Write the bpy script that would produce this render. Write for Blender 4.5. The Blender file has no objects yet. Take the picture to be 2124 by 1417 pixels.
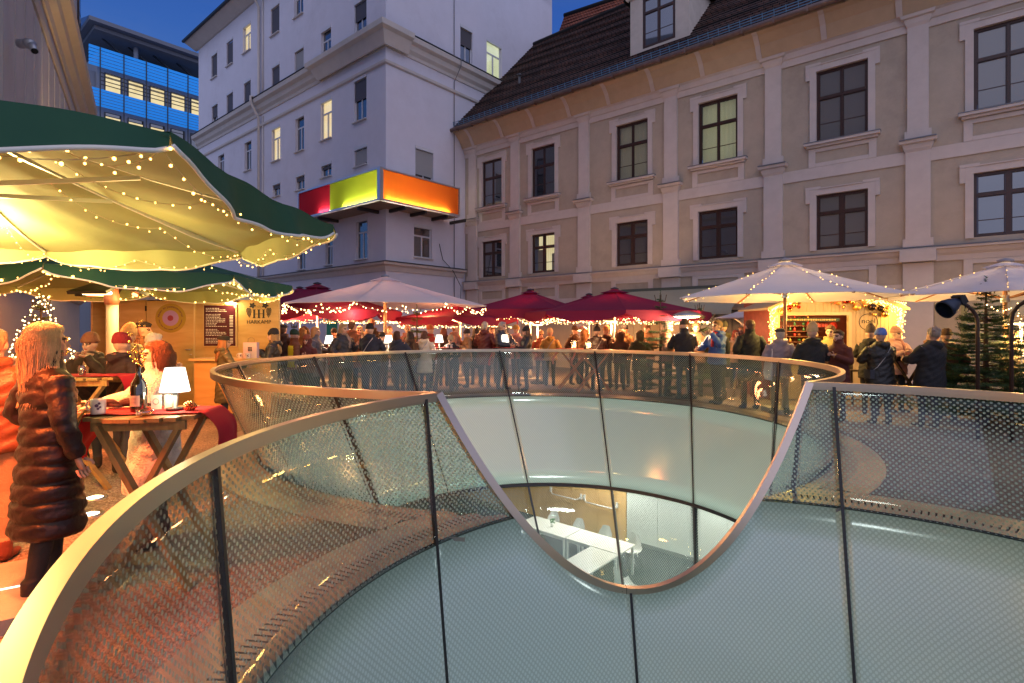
import bpy, bmesh, math, random
import numpy as np
from mathutils import Vector, Matrix, Euler
from mathutils.geometry import tessellate_polygon
random.seed(7)
rnd = random.Random(11)
PI = math.pi
S = bpy.context.scene
COL = S.collection

# ------------------------------------------------------------------ camera
CH = 1.65                      # camera height
CF, CU, CV = 1130.0, 1062.0, 678.0   # focal length, centre column and horizon row of the photograph (px)
cam = bpy.data.cameras.new('camera')
cam_o = bpy.data.objects.new('camera', cam); COL.objects.link(cam_o)
cam_o.location = (0, 0, CH); cam_o.rotation_euler = (PI/2, 0, 0)
cam.sensor_width = 36; cam.lens = 36*CF/2124; cam.shift_y = -30.5/2124
cam.clip_start = .05; cam.clip_end = 400
S.camera = cam_o

# ------------------------------------------------------------------ sky, dusk glow, exposure
W = bpy.data.worlds.new('World'); S.world = W; W.use_nodes = True
wt = W.node_tree; wt.nodes.clear()
def wn(t): return wt.nodes.new(t)
tc = wn('ShaderNodeTexCoord'); sx = wn('ShaderNodeSeparateXYZ'); wt.links.new(tc.outputs['Generated'], sx.inputs[0])
rz = wn('ShaderNodeValToRGB'); wt.links.new(sx.outputs['Z'], rz.inputs[0])
e = rz.color_ramp.elements
e[0].position = 0; e[0].color = (.22, .40, .80, 1)
e[1].position = .75; e[1].color = (.026, .085, .38, 1)
m = e.new(.28); m.color = (.085, .25, .74, 1)
m = e.new(.5); m.color = (.042, .145, .58, 1)
# afterglow low in the west, behind the camera
vm = wn('ShaderNodeVectorMath'); vm.operation = 'DOT_PRODUCT'
wt.links.new(tc.outputs['Generated'], vm.inputs[0]); vm.inputs[1].default_value = (.12, -.86, .50)
mr = wn('ShaderNodeMapRange'); mr.interpolation_type = 'SMOOTHSTEP'
mr.inputs['From Min'].default_value = -.12; mr.inputs['From Max'].default_value = 1
wt.links.new(vm.outputs['Value'], mr.inputs[0])
mx = wn('ShaderNodeMix'); mx.data_type = 'RGBA'
wt.links.new(mr.outputs[0], mx.inputs['Factor']); wt.links.new(rz.outputs[0], mx.inputs['A'])
mx.inputs['B'].default_value = (1.10, 1.12, 1.50, 1)
# thin high cloud, barely visible
cn_w = wn('ShaderNodeTexNoise'); cn_w.inputs['Scale'].default_value = 2.4; cn_w.inputs['Detail'].default_value = 7; cn_w.inputs['Roughness'].default_value = .62
mpw = wn('ShaderNodeMapping'); mpw.inputs['Scale'].default_value = (1, 1, 3.2); wt.links.new(tc.outputs['Generated'], mpw.inputs[0]); wt.links.new(mpw.outputs[0], cn_w.inputs['Vector'])
crw = wn('ShaderNodeMapRange'); wt.links.new(cn_w.outputs['Fac'], crw.inputs[0]); crw.inputs['From Min'].default_value = .42; crw.inputs['From Max'].default_value = .75; crw.inputs['To Max'].default_value = .22
mc = wn('ShaderNodeMix'); mc.data_type = 'RGBA'; wt.links.new(crw.outputs[0], mc.inputs['Factor']); wt.links.new(mx.outputs['Result'], mc.inputs['A']); mc.inputs['B'].default_value = (.22, .30, .55, 1)
bg = wn('ShaderNodeBackground'); wo = wn('ShaderNodeOutputWorld')
wt.links.new(mc.outputs['Result'], bg.inputs[0]); bg.inputs[1].default_value = .70
wt.links.new(bg.outputs[0], wo.inputs[0])
S.view_settings.view_transform = 'Standard'; S.view_settings.look = 'None'
S.view_settings.exposure = 0.0; S.view_settings.gamma = 1; S.view_settings.use_curve_mapping = False
S.cycles.use_denoising = True
S.cycles.max_bounces = 7; S.cycles.transparent_max_bounces = 32; S.cycles.diffuse_bounces = 3
S.cycles.glossy_bounces = 4; S.cycles.transmission_bounces = 5
S.cycles.sample_clamp_indirect = 6; S.cycles.caustics_reflective = False; S.cycles.caustics_refractive = False

def point_lamp(name, loc, energy, color, r=.12, parent=None):
    l = bpy.data.lights.new(name, 'POINT'); l.energy = energy; l.color = color; l.shadow_soft_size = r
    o = bpy.data.objects.new(name, l); COL.objects.link(o); o.location = loc
    if parent: o.parent = parent
    return o
def spot_lamp(name, loc, tgt, energy, color, ang=60, blend=.3, r=.08):
    l = bpy.data.lights.new(name, 'SPOT'); l.energy = energy; l.color = color; l.shadow_soft_size = r
    l.spot_size = math.radians(ang); l.spot_blend = blend
    o = bpy.data.objects.new(name, l); COL.objects.link(o); o.location = loc
    o.rotation_euler = (Vector(tgt)-Vector(loc)).to_track_quat('-Z', 'Y').to_euler()
    return o
def area_lamp(name, loc, tgt, energy, color, sx_, sy_):
    l = bpy.data.lights.new(name, 'AREA'); l.shape = 'RECTANGLE'; l.size = sx_; l.size_y = sy_; l.energy = energy; l.color = color
    o = bpy.data.objects.new(name, l); COL.objects.link(o); o.location = loc
    o.rotation_euler = (Vector(tgt)-Vector(loc)).to_track_quat('-Z', 'Y').to_euler()
    return o
WARM = (1.0, .62, .26); AMBER = (1.0, .50, .14); REDH = (1.0, .20, .05)

# ------------------------------------------------------------------ real positions from measured rows and columns
def at(u, v, d): return Vector(((u-CU)/CF*d, d, CH+(CV-v)/CF*d))
def gnd(u, v, z=0.0):
    d = (CH-z)*CF/(v-CV); return Vector(((u-CU)/CF*d, d, z))

# ------------------------------------------------------------------ materials
MATS = {}
def lk(nt, a, b): nt.links.new(a, b)
def mat(name, col, rough=.6, metal=0., var=0., vs=6., bump=0., bs=40., emis=None, es=0., transl=0., spec=.5, coord='Object', stretch=None, dirt=0., coat=0.):
    if name in MATS: return MATS[name]
    m = bpy.data.materials.new(name); m.use_nodes = True; MATS[name] = m
    nt = m.node_tree; N = nt.nodes; p = N['Principled BSDF']
    p.inputs['Base Color'].default_value = (*col, 1); p.inputs['Roughness'].default_value = rough
    p.inputs['Metallic'].default_value = metal; p.inputs['Specular IOR Level'].default_value = spec
    if coat: p.inputs['Coat Weight'].default_value = coat; p.inputs['Coat Roughness'].default_value = .1
    src = None
    if var or bump or dirt:
        t = N.new('ShaderNodeTexCoord'); mp = N.new('ShaderNodeMapping'); lk(nt, t.outputs[coord], mp.inputs[0])
        if stretch: mp.inputs['Scale'].default_value = stretch
        src = mp.outputs[0]
    if var or dirt:
        n = N.new('ShaderNodeTexNoise'); n.inputs['Scale'].default_value = vs; n.inputs['Detail'].default_value = 6
        n.inputs['Roughness'].default_value = .62
        lk(nt, src, n.inputs['Vector'])
        r = N.new('ShaderNodeMapRange'); lk(nt, n.outputs['Fac'], r.inputs[0])
        r.inputs['From Min'].default_value = .25; r.inputs['From Max'].default_value = .75
        r.inputs['To Min'].default_value = 1-var; r.inputs['To Max'].default_value = 1+var
        hv = N.new('ShaderNodeHueSaturation'); hv.inputs['Color'].default_value = (*col, 1)
        lk(nt, r.outputs[0], hv.inputs['Value'])
        out = hv.outputs[0]
        if dirt:
            n2 = N.new('ShaderNodeTexNoise'); n2.inputs['Scale'].default_value = vs*.18; n2.inputs['Detail'].default_value = 8
            n2.inputs['Roughness'].default_value = .75
            lk(nt, src, n2.inputs['Vector'])
            r2 = N.new('ShaderNodeMapRange'); lk(nt, n2.outputs['Fac'], r2.inputs[0])
            r2.inputs['From Min'].default_value = .52; r2.inputs['From Max'].default_value = .72
            r2.inputs['To Max'].default_value = dirt
            mm = N.new('ShaderNodeMix'); mm.data_type = 'RGBA'; lk(nt, r2.outputs[0], mm.inputs['Factor'])
            lk(nt, out, mm.inputs['A']); mm.inputs['B'].default_value = (col[0]*.45, col[1]*.42, col[2]*.4, 1)
            out = mm.outputs['Result']
        lk(nt, out, p.inputs['Base Color'])
    if bump:
        n = N.new('ShaderNodeTexNoise'); n.inputs['Scale'].default_value = bs; n.inputs['Detail'].default_value = 5
        lk(nt, src, n.inputs['Vector'])
        b = N.new('ShaderNodeBump'); b.inputs['Strength'].default_value = bump; b.inputs['Distance'].default_value = .02
        lk(nt, n.outputs['Fac'], b.inputs['Height']); lk(nt, b.outputs[0], p.inputs['Normal'])
    if emis:
        p.inputs['Emission Color'].default_value = (*emis, 1); p.inputs['Emission Strength'].default_value = es
    if transl:
        o = N['Material Output']; ms = N.new('ShaderNodeMixShader'); tr = N.new('ShaderNodeBsdfTranslucent')
        tr.inputs[0].default_value = (*col, 1); ms.inputs[0].default_value = transl
        lk(nt, p.outputs[0], ms.inputs[1]); lk(nt, tr.outputs[0], ms.inputs[2]); lk(nt, ms.outputs[0], o.inputs[0])
    return m
def emit(name, col, s, sample=False):
    if name in MATS: return MATS[name]
    m = bpy.data.materials.new(name); m.use_nodes = True; MATS[name] = m
    nt = m.node_tree; nt.nodes.clear(); em = nt.nodes.new('ShaderNodeEmission'); o = nt.nodes.new('ShaderNodeOutputMaterial')
    em.inputs[0].default_value = (*col, 1); em.inputs[1].default_value = s; lk(nt, em.outputs[0], o.inputs[0])
    m.cycles.emission_sampling = 'AUTO' if sample else 'NONE'
    return m
def wood(name, c1, c2, rough=.5, scale=3., axis=(1, 8, 8)):
    if name in MATS: return MATS[name]
    m = bpy.data.materials.new(name); m.use_nodes = True; MATS[name] = m
    nt = m.node_tree; N = nt.nodes; p = N['Principled BSDF']; p.inputs['Roughness'].default_value = rough
    t = N.new('ShaderNodeTexCoord'); mp = N.new('ShaderNodeMapping'); lk(nt, t.outputs['Object'], mp.inputs[0]); mp.inputs['Scale'].default_value = axis
    n = N.new('ShaderNodeTexNoise'); n.inputs['Scale'].default_value = scale; n.inputs['Detail'].default_value = 8; n.inputs['Distortion'].default_value = .8
    lk(nt, mp.outputs[0], n.inputs['Vector'])
    cr = N.new('ShaderNodeValToRGB'); lk(nt, n.outputs['Fac'], cr.inputs[0])
    cr.color_ramp.elements[0].position = .3; cr.color_ramp.elements[0].color = (*c1, 1)
    cr.color_ramp.elements[1].position = .7; cr.color_ramp.elements[1].color = (*c2, 1)
    lk(nt, cr.outputs[0], p.inputs['Base Color'])
    b = N.new('ShaderNodeBump'); b.inputs['Strength'].default_value = .15; b.inputs['Distance'].default_value = .01
    lk(nt, n.outputs['Fac'], b.inputs['Height']); lk(nt, b.outputs[0], p.inputs['Normal'])
    return m
def glassmat(name, tint=(.9, .95, .93), gloss=.12, rough=.02, dots=None, dotcol=(.42, .52, .47), opaque=None, pane=None):
    """thin sheet of glass: sees through, mirrors by Fresnel; dots = (cell size, radius) of the printed frit (UV in metres)"""
    if name in MATS: return MATS[name]
    m = bpy.data.materials.new(name); m.use_nodes = True; MATS[name] = m
    nt = m.node_tree; N = nt.nodes; N.clear(); o = N.new('ShaderNodeOutputMaterial')
    gl = N.new('ShaderNodeBsdfGlossy'); gl.inputs['Roughness'].default_value = rough
    ge = N.new('ShaderNodeNewGeometry'); vd = N.new('ShaderNodeVectorMath'); vd.operation = 'DOT_PRODUCT'
    lk(nt, ge.outputs['Incoming'], vd.inputs[0]); lk(nt, ge.outputs['Normal'], vd.inputs[1])
    ab = N.new('ShaderNodeMath'); ab.operation = 'ABSOLUTE'; lk(nt, vd.outputs['Value'], ab.inputs[0])
    om = N.new('ShaderNodeMath'); om.operation = 'SUBTRACT'; om.inputs[0].default_value = 1; lk(nt, ab.outputs[0], om.inputs[1])
    pw5 = N.new('ShaderNodeMath'); pw5.operation = 'POWER'; lk(nt, om.outputs[0], pw5.inputs[0]); pw5.inputs[1].default_value = 5
    mul = N.new('ShaderNodeMath'); mul.operation = 'MULTIPLY_ADD'; lk(nt, pw5.outputs[0], mul.inputs[0]); mul.inputs[1].default_value = 1-gloss; mul.inputs[2].default_value = gloss
    mul.use_clamp = True
    if opaque:
        tr = N.new('ShaderNodeBsdfDiffuse'); tr.inputs[0].default_value = (*opaque, 1)
    else:
        tr = N.new('ShaderNodeBsdfTransparent'); tr.inputs[0].default_value = (*tint, 1)
    base = tr.outputs[0]
    if dots:
        uv = N.new('ShaderNodeUVMap'); sp = N.new('ShaderNodeSeparateXYZ'); lk(nt, uv.outputs[0], sp.inputs[0])
        def M(op, a, b=None):
            q = N.new('ShaderNodeMath'); q.operation = op
            for i, v in enumerate((a, b)):
                if v is None: continue
                if isinstance(v, (int, float)): q.inputs[i].default_value = v
                else: lk(nt, v, q.inputs[i])
            return q.outputs[0]
        cell, rad = dots
        fac = None
        for off in (0, .5):
            a = M('SUBTRACT', M('FRACT', M('ADD', M('DIVIDE', sp.outputs[0], cell), off)), .5)
            b = M('SUBTRACT', M('FRACT', M('ADD', M('DIVIDE', sp.outputs[1], cell), off)), .5)
            d2 = M('ADD', M('MULTIPLY', a, a), M('MULTIPLY', b, b))
            f = M('LESS_THAN', d2, (rad/cell)**2)
            fac = f if fac is None else M('MAXIMUM', fac, f)
        df = N.new('ShaderNodeBsdfDiffuse'); df.inputs[0].default_value = (*dotcol, 1)
        tl = N.new('ShaderNodeBsdfTranslucent'); tl.inputs[0].default_value = (*dotcol, 1)
        dm = N.new('ShaderNodeMixShader'); dm.inputs[0].default_value = .0 if opaque else .35
        lk(nt, df.outputs[0], dm.inputs[1]); lk(nt, tl.outputs[0], dm.inputs[2])
        ms = N.new('ShaderNodeMixShader'); lk(nt, fac, ms.inputs[0]); lk(nt, base, ms.inputs[1]); lk(nt, dm.outputs[0], ms.inputs[2])
        base = ms.outputs[0]
    fin = N.new('ShaderNodeMixShader'); lk(nt, mul.outputs[0], fin.inputs[0]); lk(nt, base, fin.inputs[1]); lk(nt, gl.outputs[0], fin.inputs[2])
    lk(nt, fin.outputs[0], o.inputs[0])
    return m

# ------------------------------------------------------------------ mesh builder
class MB:
    def __init__(s): s.v = []; s.f = []; s.m = []; s.sm = []; s.uv = {}
    def add(s, vs, fs, m=0, smooth=False):
        b = len(s.v); s.v += [tuple(v) for v in vs]
        for f in fs: s.f.append([b+i for i in f]); s.m.append(m); s.sm.append(smooth)
        return s
    def box(s, c, d, m=0, R=None):
        x, y, z = d[0]/2, d[1]/2, d[2]/2
        vs = [Vector((i*x, j*y, k*z)) for i in (-1, 1) for j in (-1, 1) for k in (-1, 1)]
        if R is not None: vs = [R @ v for v in vs]
        c = Vector(c)
        return s.add([v+c for v in vs], [(0, 1, 3, 2), (4, 6, 7, 5), (0, 4, 5, 1), (2, 3, 7, 6), (0, 2, 6, 4), (1, 5, 7, 3)], m)
    def bb(s, x0, x1, y0, y1, z0, z1, m=0): return s.box(((x0+x1)/2, (y0+y1)/2, (z0+z1)/2), (abs(x1-x0), abs(y1-y0), abs(z1-z0)), m)
    def bar(s, a, b, w, h, m=0, up=(0, 0, 1)):
        a = Vector(a); b = Vector(b); z = (b-a); L = z.length
        if L < 1e-6: return s
        z.normalize(); x = Vector(up).cross(z)
        if x.length < 1e-4: x = Vector((1, 0, 0)).cross(z)
        x.normalize(); y = z.cross(x)
        R = Matrix((x, y, z)).transposed()
        return s.box((a+b)/2, (w, h, L), m, R)
    def tube(s, pts, r, n=8, m=0, cap=True, smooth=True, flat=None):
        pts = [Vector(p) for p in pts]; k = len(pts)
        rs = r if isinstance(r, (list, tuple)) else [r]*k
        ring = []; px = None
        for i, p in enumerate(pts):
            t = (pts[min(i+1, k-1)]-pts[max(i-1, 0)])
            if t.length < 1e-9: t = Vector((0, 0, 1))
            t.normalize()
            if px is None:
                px = Vector((1, 0, 0)) if abs(t.x) < .8 else Vector((0, 1, 0))
            x = (px-t*px.dot(t))
            if x.length < 1e-5: x = Vector((0, 1, 0)).cross(t)
            x.normalize(); y = t.cross(x); px = x
            rr = rs[i]; rx, ry = rr if isinstance(rr, (tuple, list)) else (rr, rr)
            ring.append([p+x*(math.cos(a)*rx)+y*(math.sin(a)*ry) for a in [2*PI*j/n for j in range(n)]])
        vs = [v for R in ring for v in R]; fs = []
        for i in range(k-1):
            for j in range(n):
                a, b = i*n+j, i*n+(j+1) % n; fs.append((a, b, b+n, a+n))
        if cap: fs.append(tuple(range(n-1, -1, -1))); fs.append(tuple(range((k-1)*n, k*n)))
        return s.add(vs, fs, m, smooth)
    def lathe(s, prof, c=(0, 0, 0), n=16, m=0, smooth=True):
        c = Vector(c)
        vs = []; k = len(prof)
        for r, z in prof:
            for j in range(n): a = 2*PI*j/n; vs.append(c+Vector((r*math.cos(a), r*math.sin(a), z)))
        fs = []
        for i in range(k-1):
            for j in range(n):
                a, b = i*n+j, i*n+(j+1) % n; fs.append((a, b, b+n, a+n))
        if prof[0][0] > 1e-5: fs.append(tuple(range(n-1, -1, -1)))
        if prof[-1][0] > 1e-5: fs.append(tuple(range((k-1)*n, k*n)))
        return s.add(vs, fs, m, smooth)
    def ell(s, c, r, n=12, k=8, m=0, R=None):
        c = Vector(c); vs = []
        if not isinstance(r, (tuple, list)): r = (r, r, r)
        for i in range(k+1):
            t = PI*i/k
            for j in range(n):
                a = 2*PI*j/n; v = Vector((r[0]*math.sin(t)*math.cos(a), r[1]*math.sin(t)*math.sin(a), -r[2]*math.cos(t)))
                if R is not None: v = R @ v
                vs.append(c+v)
        fs = []
        for i in range(k):
            for j in range(n):
                a, b = i*n+j, i*n+(j+1) % n; fs.append((a, b, b+n, a+n))
        return s.add(vs, fs, m, True)
    def quad(s, a, b, c, d, m=0, smooth=False): return s.add([a, b, c, d], [(0, 1, 2, 3)], m, smooth)
    def mesh(s, name, mats=()):
        me = bpy.data.meshes.new(name); me.from_pydata([tuple(v) for v in s.v], [], s.f)
        for mm in mats: me.materials.append(mm)
        me.polygons.foreach_set('material_index', s.m); me.polygons.foreach_set('use_smooth', s.sm)
        me.update(); return me
    def build(s, name, mats, parent=None, **kw):
        if not isinstance(mats, (list, tuple)): mats = [mats]
        return link(name, s.mesh(name, mats), parent, **kw)
KIDS = {}
def link(name, me, parent=None, loc=None, rot=None, **kw):
    o = bpy.data.objects.new(name, me); COL.objects.link(o)
    if parent is not None: o.parent = parent; KIDS.setdefault(parent, []).append(o)
    if loc is not None: o.location = loc
    if rot is not None: o.rotation_euler = rot
    for k, v in kw.items(): o[k] = v
    return o
def thing(name, label, cat, loc=(0, 0, 0), rz=0., group=None):
    o = bpy.data.objects.new(name, None); COL.objects.link(o); o.location = loc; o.rotation_euler = (0, 0, rz)
    o.empty_display_size = .2
    o['label'] = label; o['category'] = cat
    if group: o['group'] = group
    return o
def tag(o, label, cat, group=None):
    o['label'] = label; o['category'] = cat
    if group: o['group'] = group
    return o
def copy_tree(o, parent=None):
    c = o.copy(); COL.objects.link(c)
    if parent is not None: c.parent = parent; KIDS.setdefault(parent, []).append(c)
    for ch in list(KIDS.get(o, [])): copy_tree(ch, c)
    return c
def molding(mb, path, prof, m=0, closed=False, smooth=False):
    """sweep profile [(out, z)] along a level path of 2D points; 'out' is to the right of travel"""
    P = [Vector((p[0], p[1])) for p in path]; n = len(P); rings = []
    for i, p in enumerate(P):
        def nrm(a, b): d = (b-a).normalized(); return Vector((d.y, -d.x))
        if closed: n1 = nrm(P[i-1], p); n2 = nrm(p, P[(i+1) % n])
        else:
            n1 = nrm(P[i-1], p) if i else nrm(p, P[1]); n2 = nrm(p, P[i+1]) if i < n-1 else n1
        mm = (n1+n2)
        mm = mm/ max(mm.length, 1e-6); mm = mm / max(.3, mm.dot(n1))
        rings.append([(p.x+mm.x*o, p.y+mm.y*o, z) for o, z in prof])
    k = len(prof); vs = [v for r in rings for v in r]; fs = []
    for i in range(n if closed else n-1):
        a = i*k; b = ((i+1) % n)*k
        for j in range(k):
            j2 = (j+1) % k; fs.append((a+j, b+j, b+j2, a+j2))
    if not closed: fs.append(tuple(range(k))); fs.append(tuple(range((n-1)*k, n*k))[::-1])
    mb.add(vs, fs, m, smooth); return mb
def wall_grid(mb, xs, zs, holes, to3, depth, m=0, mr=None):
    """flat wall with rectangular openings (x0,x1,z0,z1) and their reveals; to3(x, z, inward)"""
    xs = sorted(set(round(q, 4) for q in list(xs)+[q for h in holes for q in h[:2]]))
    zs = sorted(set(round(q, 4) for q in list(zs)+[q for h in holes for q in h[2:4]]))
    for i in range(len(xs)-1):
        for j in range(len(zs)-1):
            cx, cz = (xs[i]+xs[i+1])/2, (zs[j]+zs[j+1])/2
            if any(h[0] < cx < h[1] and h[2] < cz < h[3] for h in holes): continue
            mb.quad(to3(xs[i], zs[j], 0), to3(xs[i+1], zs[j], 0), to3(xs[i+1], zs[j+1], 0), to3(xs[i], zs[j+1], 0), m)
    mr = m if mr is None else mr
    for x0, x1, z0, z1 in [h[:4] for h in holes]:
        for a, b in (((x0, z0), (x1, z0)), ((x1, z0), (x1, z1)), ((x1, z1), (x0, z1)), ((x0, z1), (x0, z0))):
            mb.quad(to3(*a, 0), to3(*b, 0), to3(*b, depth), to3(*a, depth), mr)
# ================================================================== THE PLAZA AND ITS GLASS FUNNELS
# oblique cones: centre = (cx+mx*z, cy+my*z), radius = r+k*z
CA = (1.70612, 2.40621, 2.84626, .05094, .18052, .22232)
CB = (.40212, 8.85183, 4.12154, -.18922, .17653, .36403)
RAILZ = 1.09; RINGZ = -1.82; FLOORZ = -4.6
def cen(c, z): return c[0]+c[3]*z, c[1]+c[4]*z
def rad(c, z): return c[2]+c[5]*z
def cpt(c, th, z, off=0.):
    x, y = cen(c, z); r = rad(c, z)+off
    return Vector((x+r*math.cos(th), y+r*math.sin(th), z))
def inside(c, p, off=0.):
    x, y = cen(c, p[2]); return math.hypot(p[0]-x, p[1]-y) < rad(c, p[2])+off
def ztop(c, o, th):
    """height at which the generator of cone c enters cone o (or the rail)"""
    if not inside(o, cpt(c, th, RAILZ)): return RAILZ
    lo, hi = -3., RAILZ
    for _ in range(40):
        mid = (lo+hi)/2
        if inside(o, cpt(c, th, mid)): hi = mid
        else: lo = mid
    return lo
R_ = math.radians
frit = glassmat('frit_glass', (.88, .94, .91), .05, .01, dots=(.046, .0092), dotcol=(.40, .54, .46))
clear = glassmat('clear_glass_face', (.97, .99, .98), .03, .01)
spandrel_m = glassmat('opal_spandrel_glass', gloss=.07, rough=.16, dots=(.046, .0118), dotcol=(.58, .70, .63), opaque=(.44, .55, .475))
edge_m = mat('glass_edge', (.10, .16, .13), .2)
seal_m = mat('black_silicone', (.012, .012, .014), .45)
steel = mat('brushed_bronze_steel', (.62, .50, .42), .33, 1.)
steel_d = mat('drain_steel', (.40, .36, .33), .42, .85, var=.12, vs=9, bump=.1, bs=60)
black_m = mat('dark_gap', (.01, .01, .01), .8)

def shell(c, t0, t1, lo, hi, off, th, mats, name, parent, dt=1.2, dz=.35):
    """curved pane between generators t0..t1 (degrees); lo, hi: functions of the angle; real thickness th"""
    n = max(2, int(round(abs(t1-t0)/dt))); A = [R_(t0+(t1-t0)*i/n) for i in range(n+1)]
    L = [(a, lo(a), max(lo(a), hi(a))) for a in A]
    zspan = max(h-l for _, l, h in L)
    if zspan < .03: return None
    k = max(1, int(math.ceil(zspan/dz)))
    vs = []; uv = []; fs = []; ms = []
    for side in (0, 1):
        o = off+th*side
        for a, l, h in L:
            for j in range(k+1):
                z = l+(h-l)*j/k; vs.append(cpt(c, a, z, o)); uv.append((a*c[2], z*1.03))
    N_ = (n+1)*(k+1)
    for side in (0, 1):
        for i in range(n):
            if L[i][2]-L[i][1] < 1e-3 and L[i+1][2]-L[i+1][1] < 1e-3: continue
            for j in range(k):
                a = side*N_+i*(k+1)+j; b = a+k+1
                q = (a, b, b+1, a+1) if side else (a, a+1, b+1, b); fs.append(q); ms.append(side)
    def e(a, b): fs.append((a, b, b+N_, a+N_)); ms.append(2)
    for i in range(n):
        if L[i][2]-L[i][1] < 1e-3 and L[i+1][2]-L[i+1][1] < 1e-3: continue
        e(i*(k+1), (i+1)*(k+1)); e(i*(k+1)+k, (i+1)*(k+1)+k)
    for j in range(k): e(j, j+1); e(n*(k+1)+j, n*(k+1)+j+1)
    used = sorted({i for f in fs for i in f}); mp_ = {q: i for i, q in enumerate(used)}
    vs = [vs[q] for q in used]; uv = [uv[q] for q in used]; fs = [tuple(mp_[i] for i in f) for f in fs]
    me = bpy.data.meshes.new(name); me.from_pydata(vs, [], fs)
    for q in mats: me.materials.append(q)
    me.polygons.foreach_set('material_index', ms); me.polygons.foreach_set('use_smooth', [x < 2 for x in ms])
    ul = me.uv_layers.new(name='UVMap'); li = np.zeros(len(me.loops), dtype=np.int32); me.loops.foreach_get('vertex_index', li)
    ul.data.foreach_set('uv', np.array(uv, dtype=np.float32)[li].ravel()); me.update()
    return link(name, me, parent)

def strip(c, t, z0, z1, w, off, th, name, m, parent):
    mb = MB(); k = 4; r = rad(c, 0); vs = []
    for j in range(k+1):
        z = z0+(z1-z0)*j/k
        for da, o in ((-w/2/r, off), (w/2/r, off), (w/2/r, off+th), (-w/2/r, off+th)): vs.append(cpt(c, t+da, z, o))
    fs = [(0, 1, 2, 3), (k*4+3, k*4+2, k*4+1, k*4)]
    for j in range(k):
        for q in range(4): a = j*4+q; b = j*4+(q+1) % 4; fs.append((a, a+4, b+4, b))
    mb.add(vs, fs); return mb.build(name, m, parent)

def funnel(c, o, joints, name, label, cat_, grp):
    root = thing(name, label, cat_, (0, 0, 0), 0, grp)
    n = len(joints); step = joints[1]-joints[0]
    for j in joints:
        t0, t1 = j+.25*4/c[2]*.5, j+step-.25*4/c[2]*.5
        ts_ = [t0+(t1-t0)*i/60 for i in range(61)]; ok_ = [ztop(c, o, R_(t))-.03 > .01 for t in ts_]; i0 = None
        for i in range(62):
            g_ = i < 61 and ok_[i]
            if g_ and i0 is None: i0 = i
            if not g_ and i0 is not None:
                if i-1 > i0: shell(c, ts_[i0], ts_[i-1], lambda a: .004, lambda a: ztop(c, o, a)-.03, 0, .018, (clear, frit, edge_m), 'glass_pane', root)
                i0 = None
        shell(c, t0, t1, lambda a: RINGZ+.03, lambda a: min(-.004, ztop(c, o, a)-.03), 0, .018, (spandrel_m, spandrel_m, edge_m), 'opal_pane', root)
        shell(c, t0, t1, lambda a: FLOORZ+.02, lambda a: RINGZ-.03, 0, .018, (clear, frit, edge_m), 'lower_glass_pane', root, dt=3, dz=1)
        a = R_(j); zt = ztop(c, o, a)-.03
        strip(c, a, RINGZ, zt, .026 if c is CA else .03, -.004, .026, 'joint_seal', seal_m, root)
        strip(c, a, FLOORZ, RINGZ, .05, -.006, .09, 'mullion', mat('mullion_steel', (.06, .065, .07), .4, .6), root)
    # band at the foot of the opal panes, thin track at ground level
    for zz, hgt, oo, nm, mm in ((RINGZ, .05, -.012, 'ring_band', seal_m),):
        mb = MB(); vs = []; fs = []; N_ = 180
        for i in range(N_):
            a = 2*PI*i/N_
            for z, of in ((zz-hgt/2, oo), (zz+hgt/2, oo), (zz+hgt/2, .05), (zz-hgt/2, .05)): vs.append(cpt(c, a, z, of))
        for i in range(N_):
            for q in range(4):
                A_ = i*4+q; B_ = i*4+(q+1) % 4; A2 = (A_+4) % (4*N_); B2 = (B_+4) % (4*N_); fs.append((A_, B_, B2, A2))
        mb.add(vs, fs, 0, False).build(nm, mm, root)
    return root
JA = [63+40*i for i in range(9)]; JB = [6.5+30*i for i in range(12)]
fA = funnel(CA, CB, JA, 'glass_funnel', 'round dotted glass light well nearest the camera with a deep dip in its rim', 'light well', 'glass light wells in the plaza')
fB = funnel(CB, CA, JB, 'glass_funnel', 'larger round dotted glass light well behind the near one, ringed by the crowd', 'light well', 'glass light wells in the plaza')

# handrails: a flat bar swept along each rim and along the shared dip
def rail(path, outs, ups, name, parent, w=.052, hgt=.075, closed=False):
    mb = MB(); vs = []; n = len(path)
    for p, o_, u_ in zip(path, outs, ups):
        for a, b in ((-w/2, -hgt), (w/2, -hgt), (w/2, 0), (-w/2, 0)): vs.append(p+o_*a+u_*b)
    fs = [(0, 1, 2, 3), ((n-1)*4+3, (n-1)*4+2, (n-1)*4+1, (n-1)*4)]
    for i in range(n-1):
        for q in range(4): a = i*4+q; b = i*4+(q+1) % 4; fs.append((a, a+4, b+4, b))
    mb.add(vs, fs); me = mb.mesh(name, [steel]); o = link(name, me, parent)
    return o
def arc(c, o):
    ts = [i*.5 for i in range(720)]; ok = [not inside(o, cpt(c, R_(t), RAILZ)) for t in ts]
    s = next(i for i in range(720) if ok[i] and not ok[i-1]); seq = []
    i = s
    while ok[i % 720]: seq.append(R_(ts[i % 720])); i += 1
    def edge(a, b):
        for _ in range(30):
            mid = (a+b)/2
            if inside(o, cpt(c, mid, RAILZ)): b = mid
            else: a = mid
        return a
    return [edge(seq[0], seq[0]-R_(.6))]+seq+[edge(seq[-1], seq[-1]+R_(.6))]
for c, o, root in ((CA, CB, fA), (CB, CA, fB)):
    seq = arc(c, o); Z = Vector((0, 0, 1))
    P = [cpt(c, t, RAILZ+.01, .01) for t in seq]; O = [Vector((math.cos(t), math.sin(t), 0)) for t in seq]
    rail(P, O, [Z]*len(P), 'handrail', root)
seqA = arc(CA, CB); tA0, tA1 = seqA[-1], seqA[0]
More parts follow.
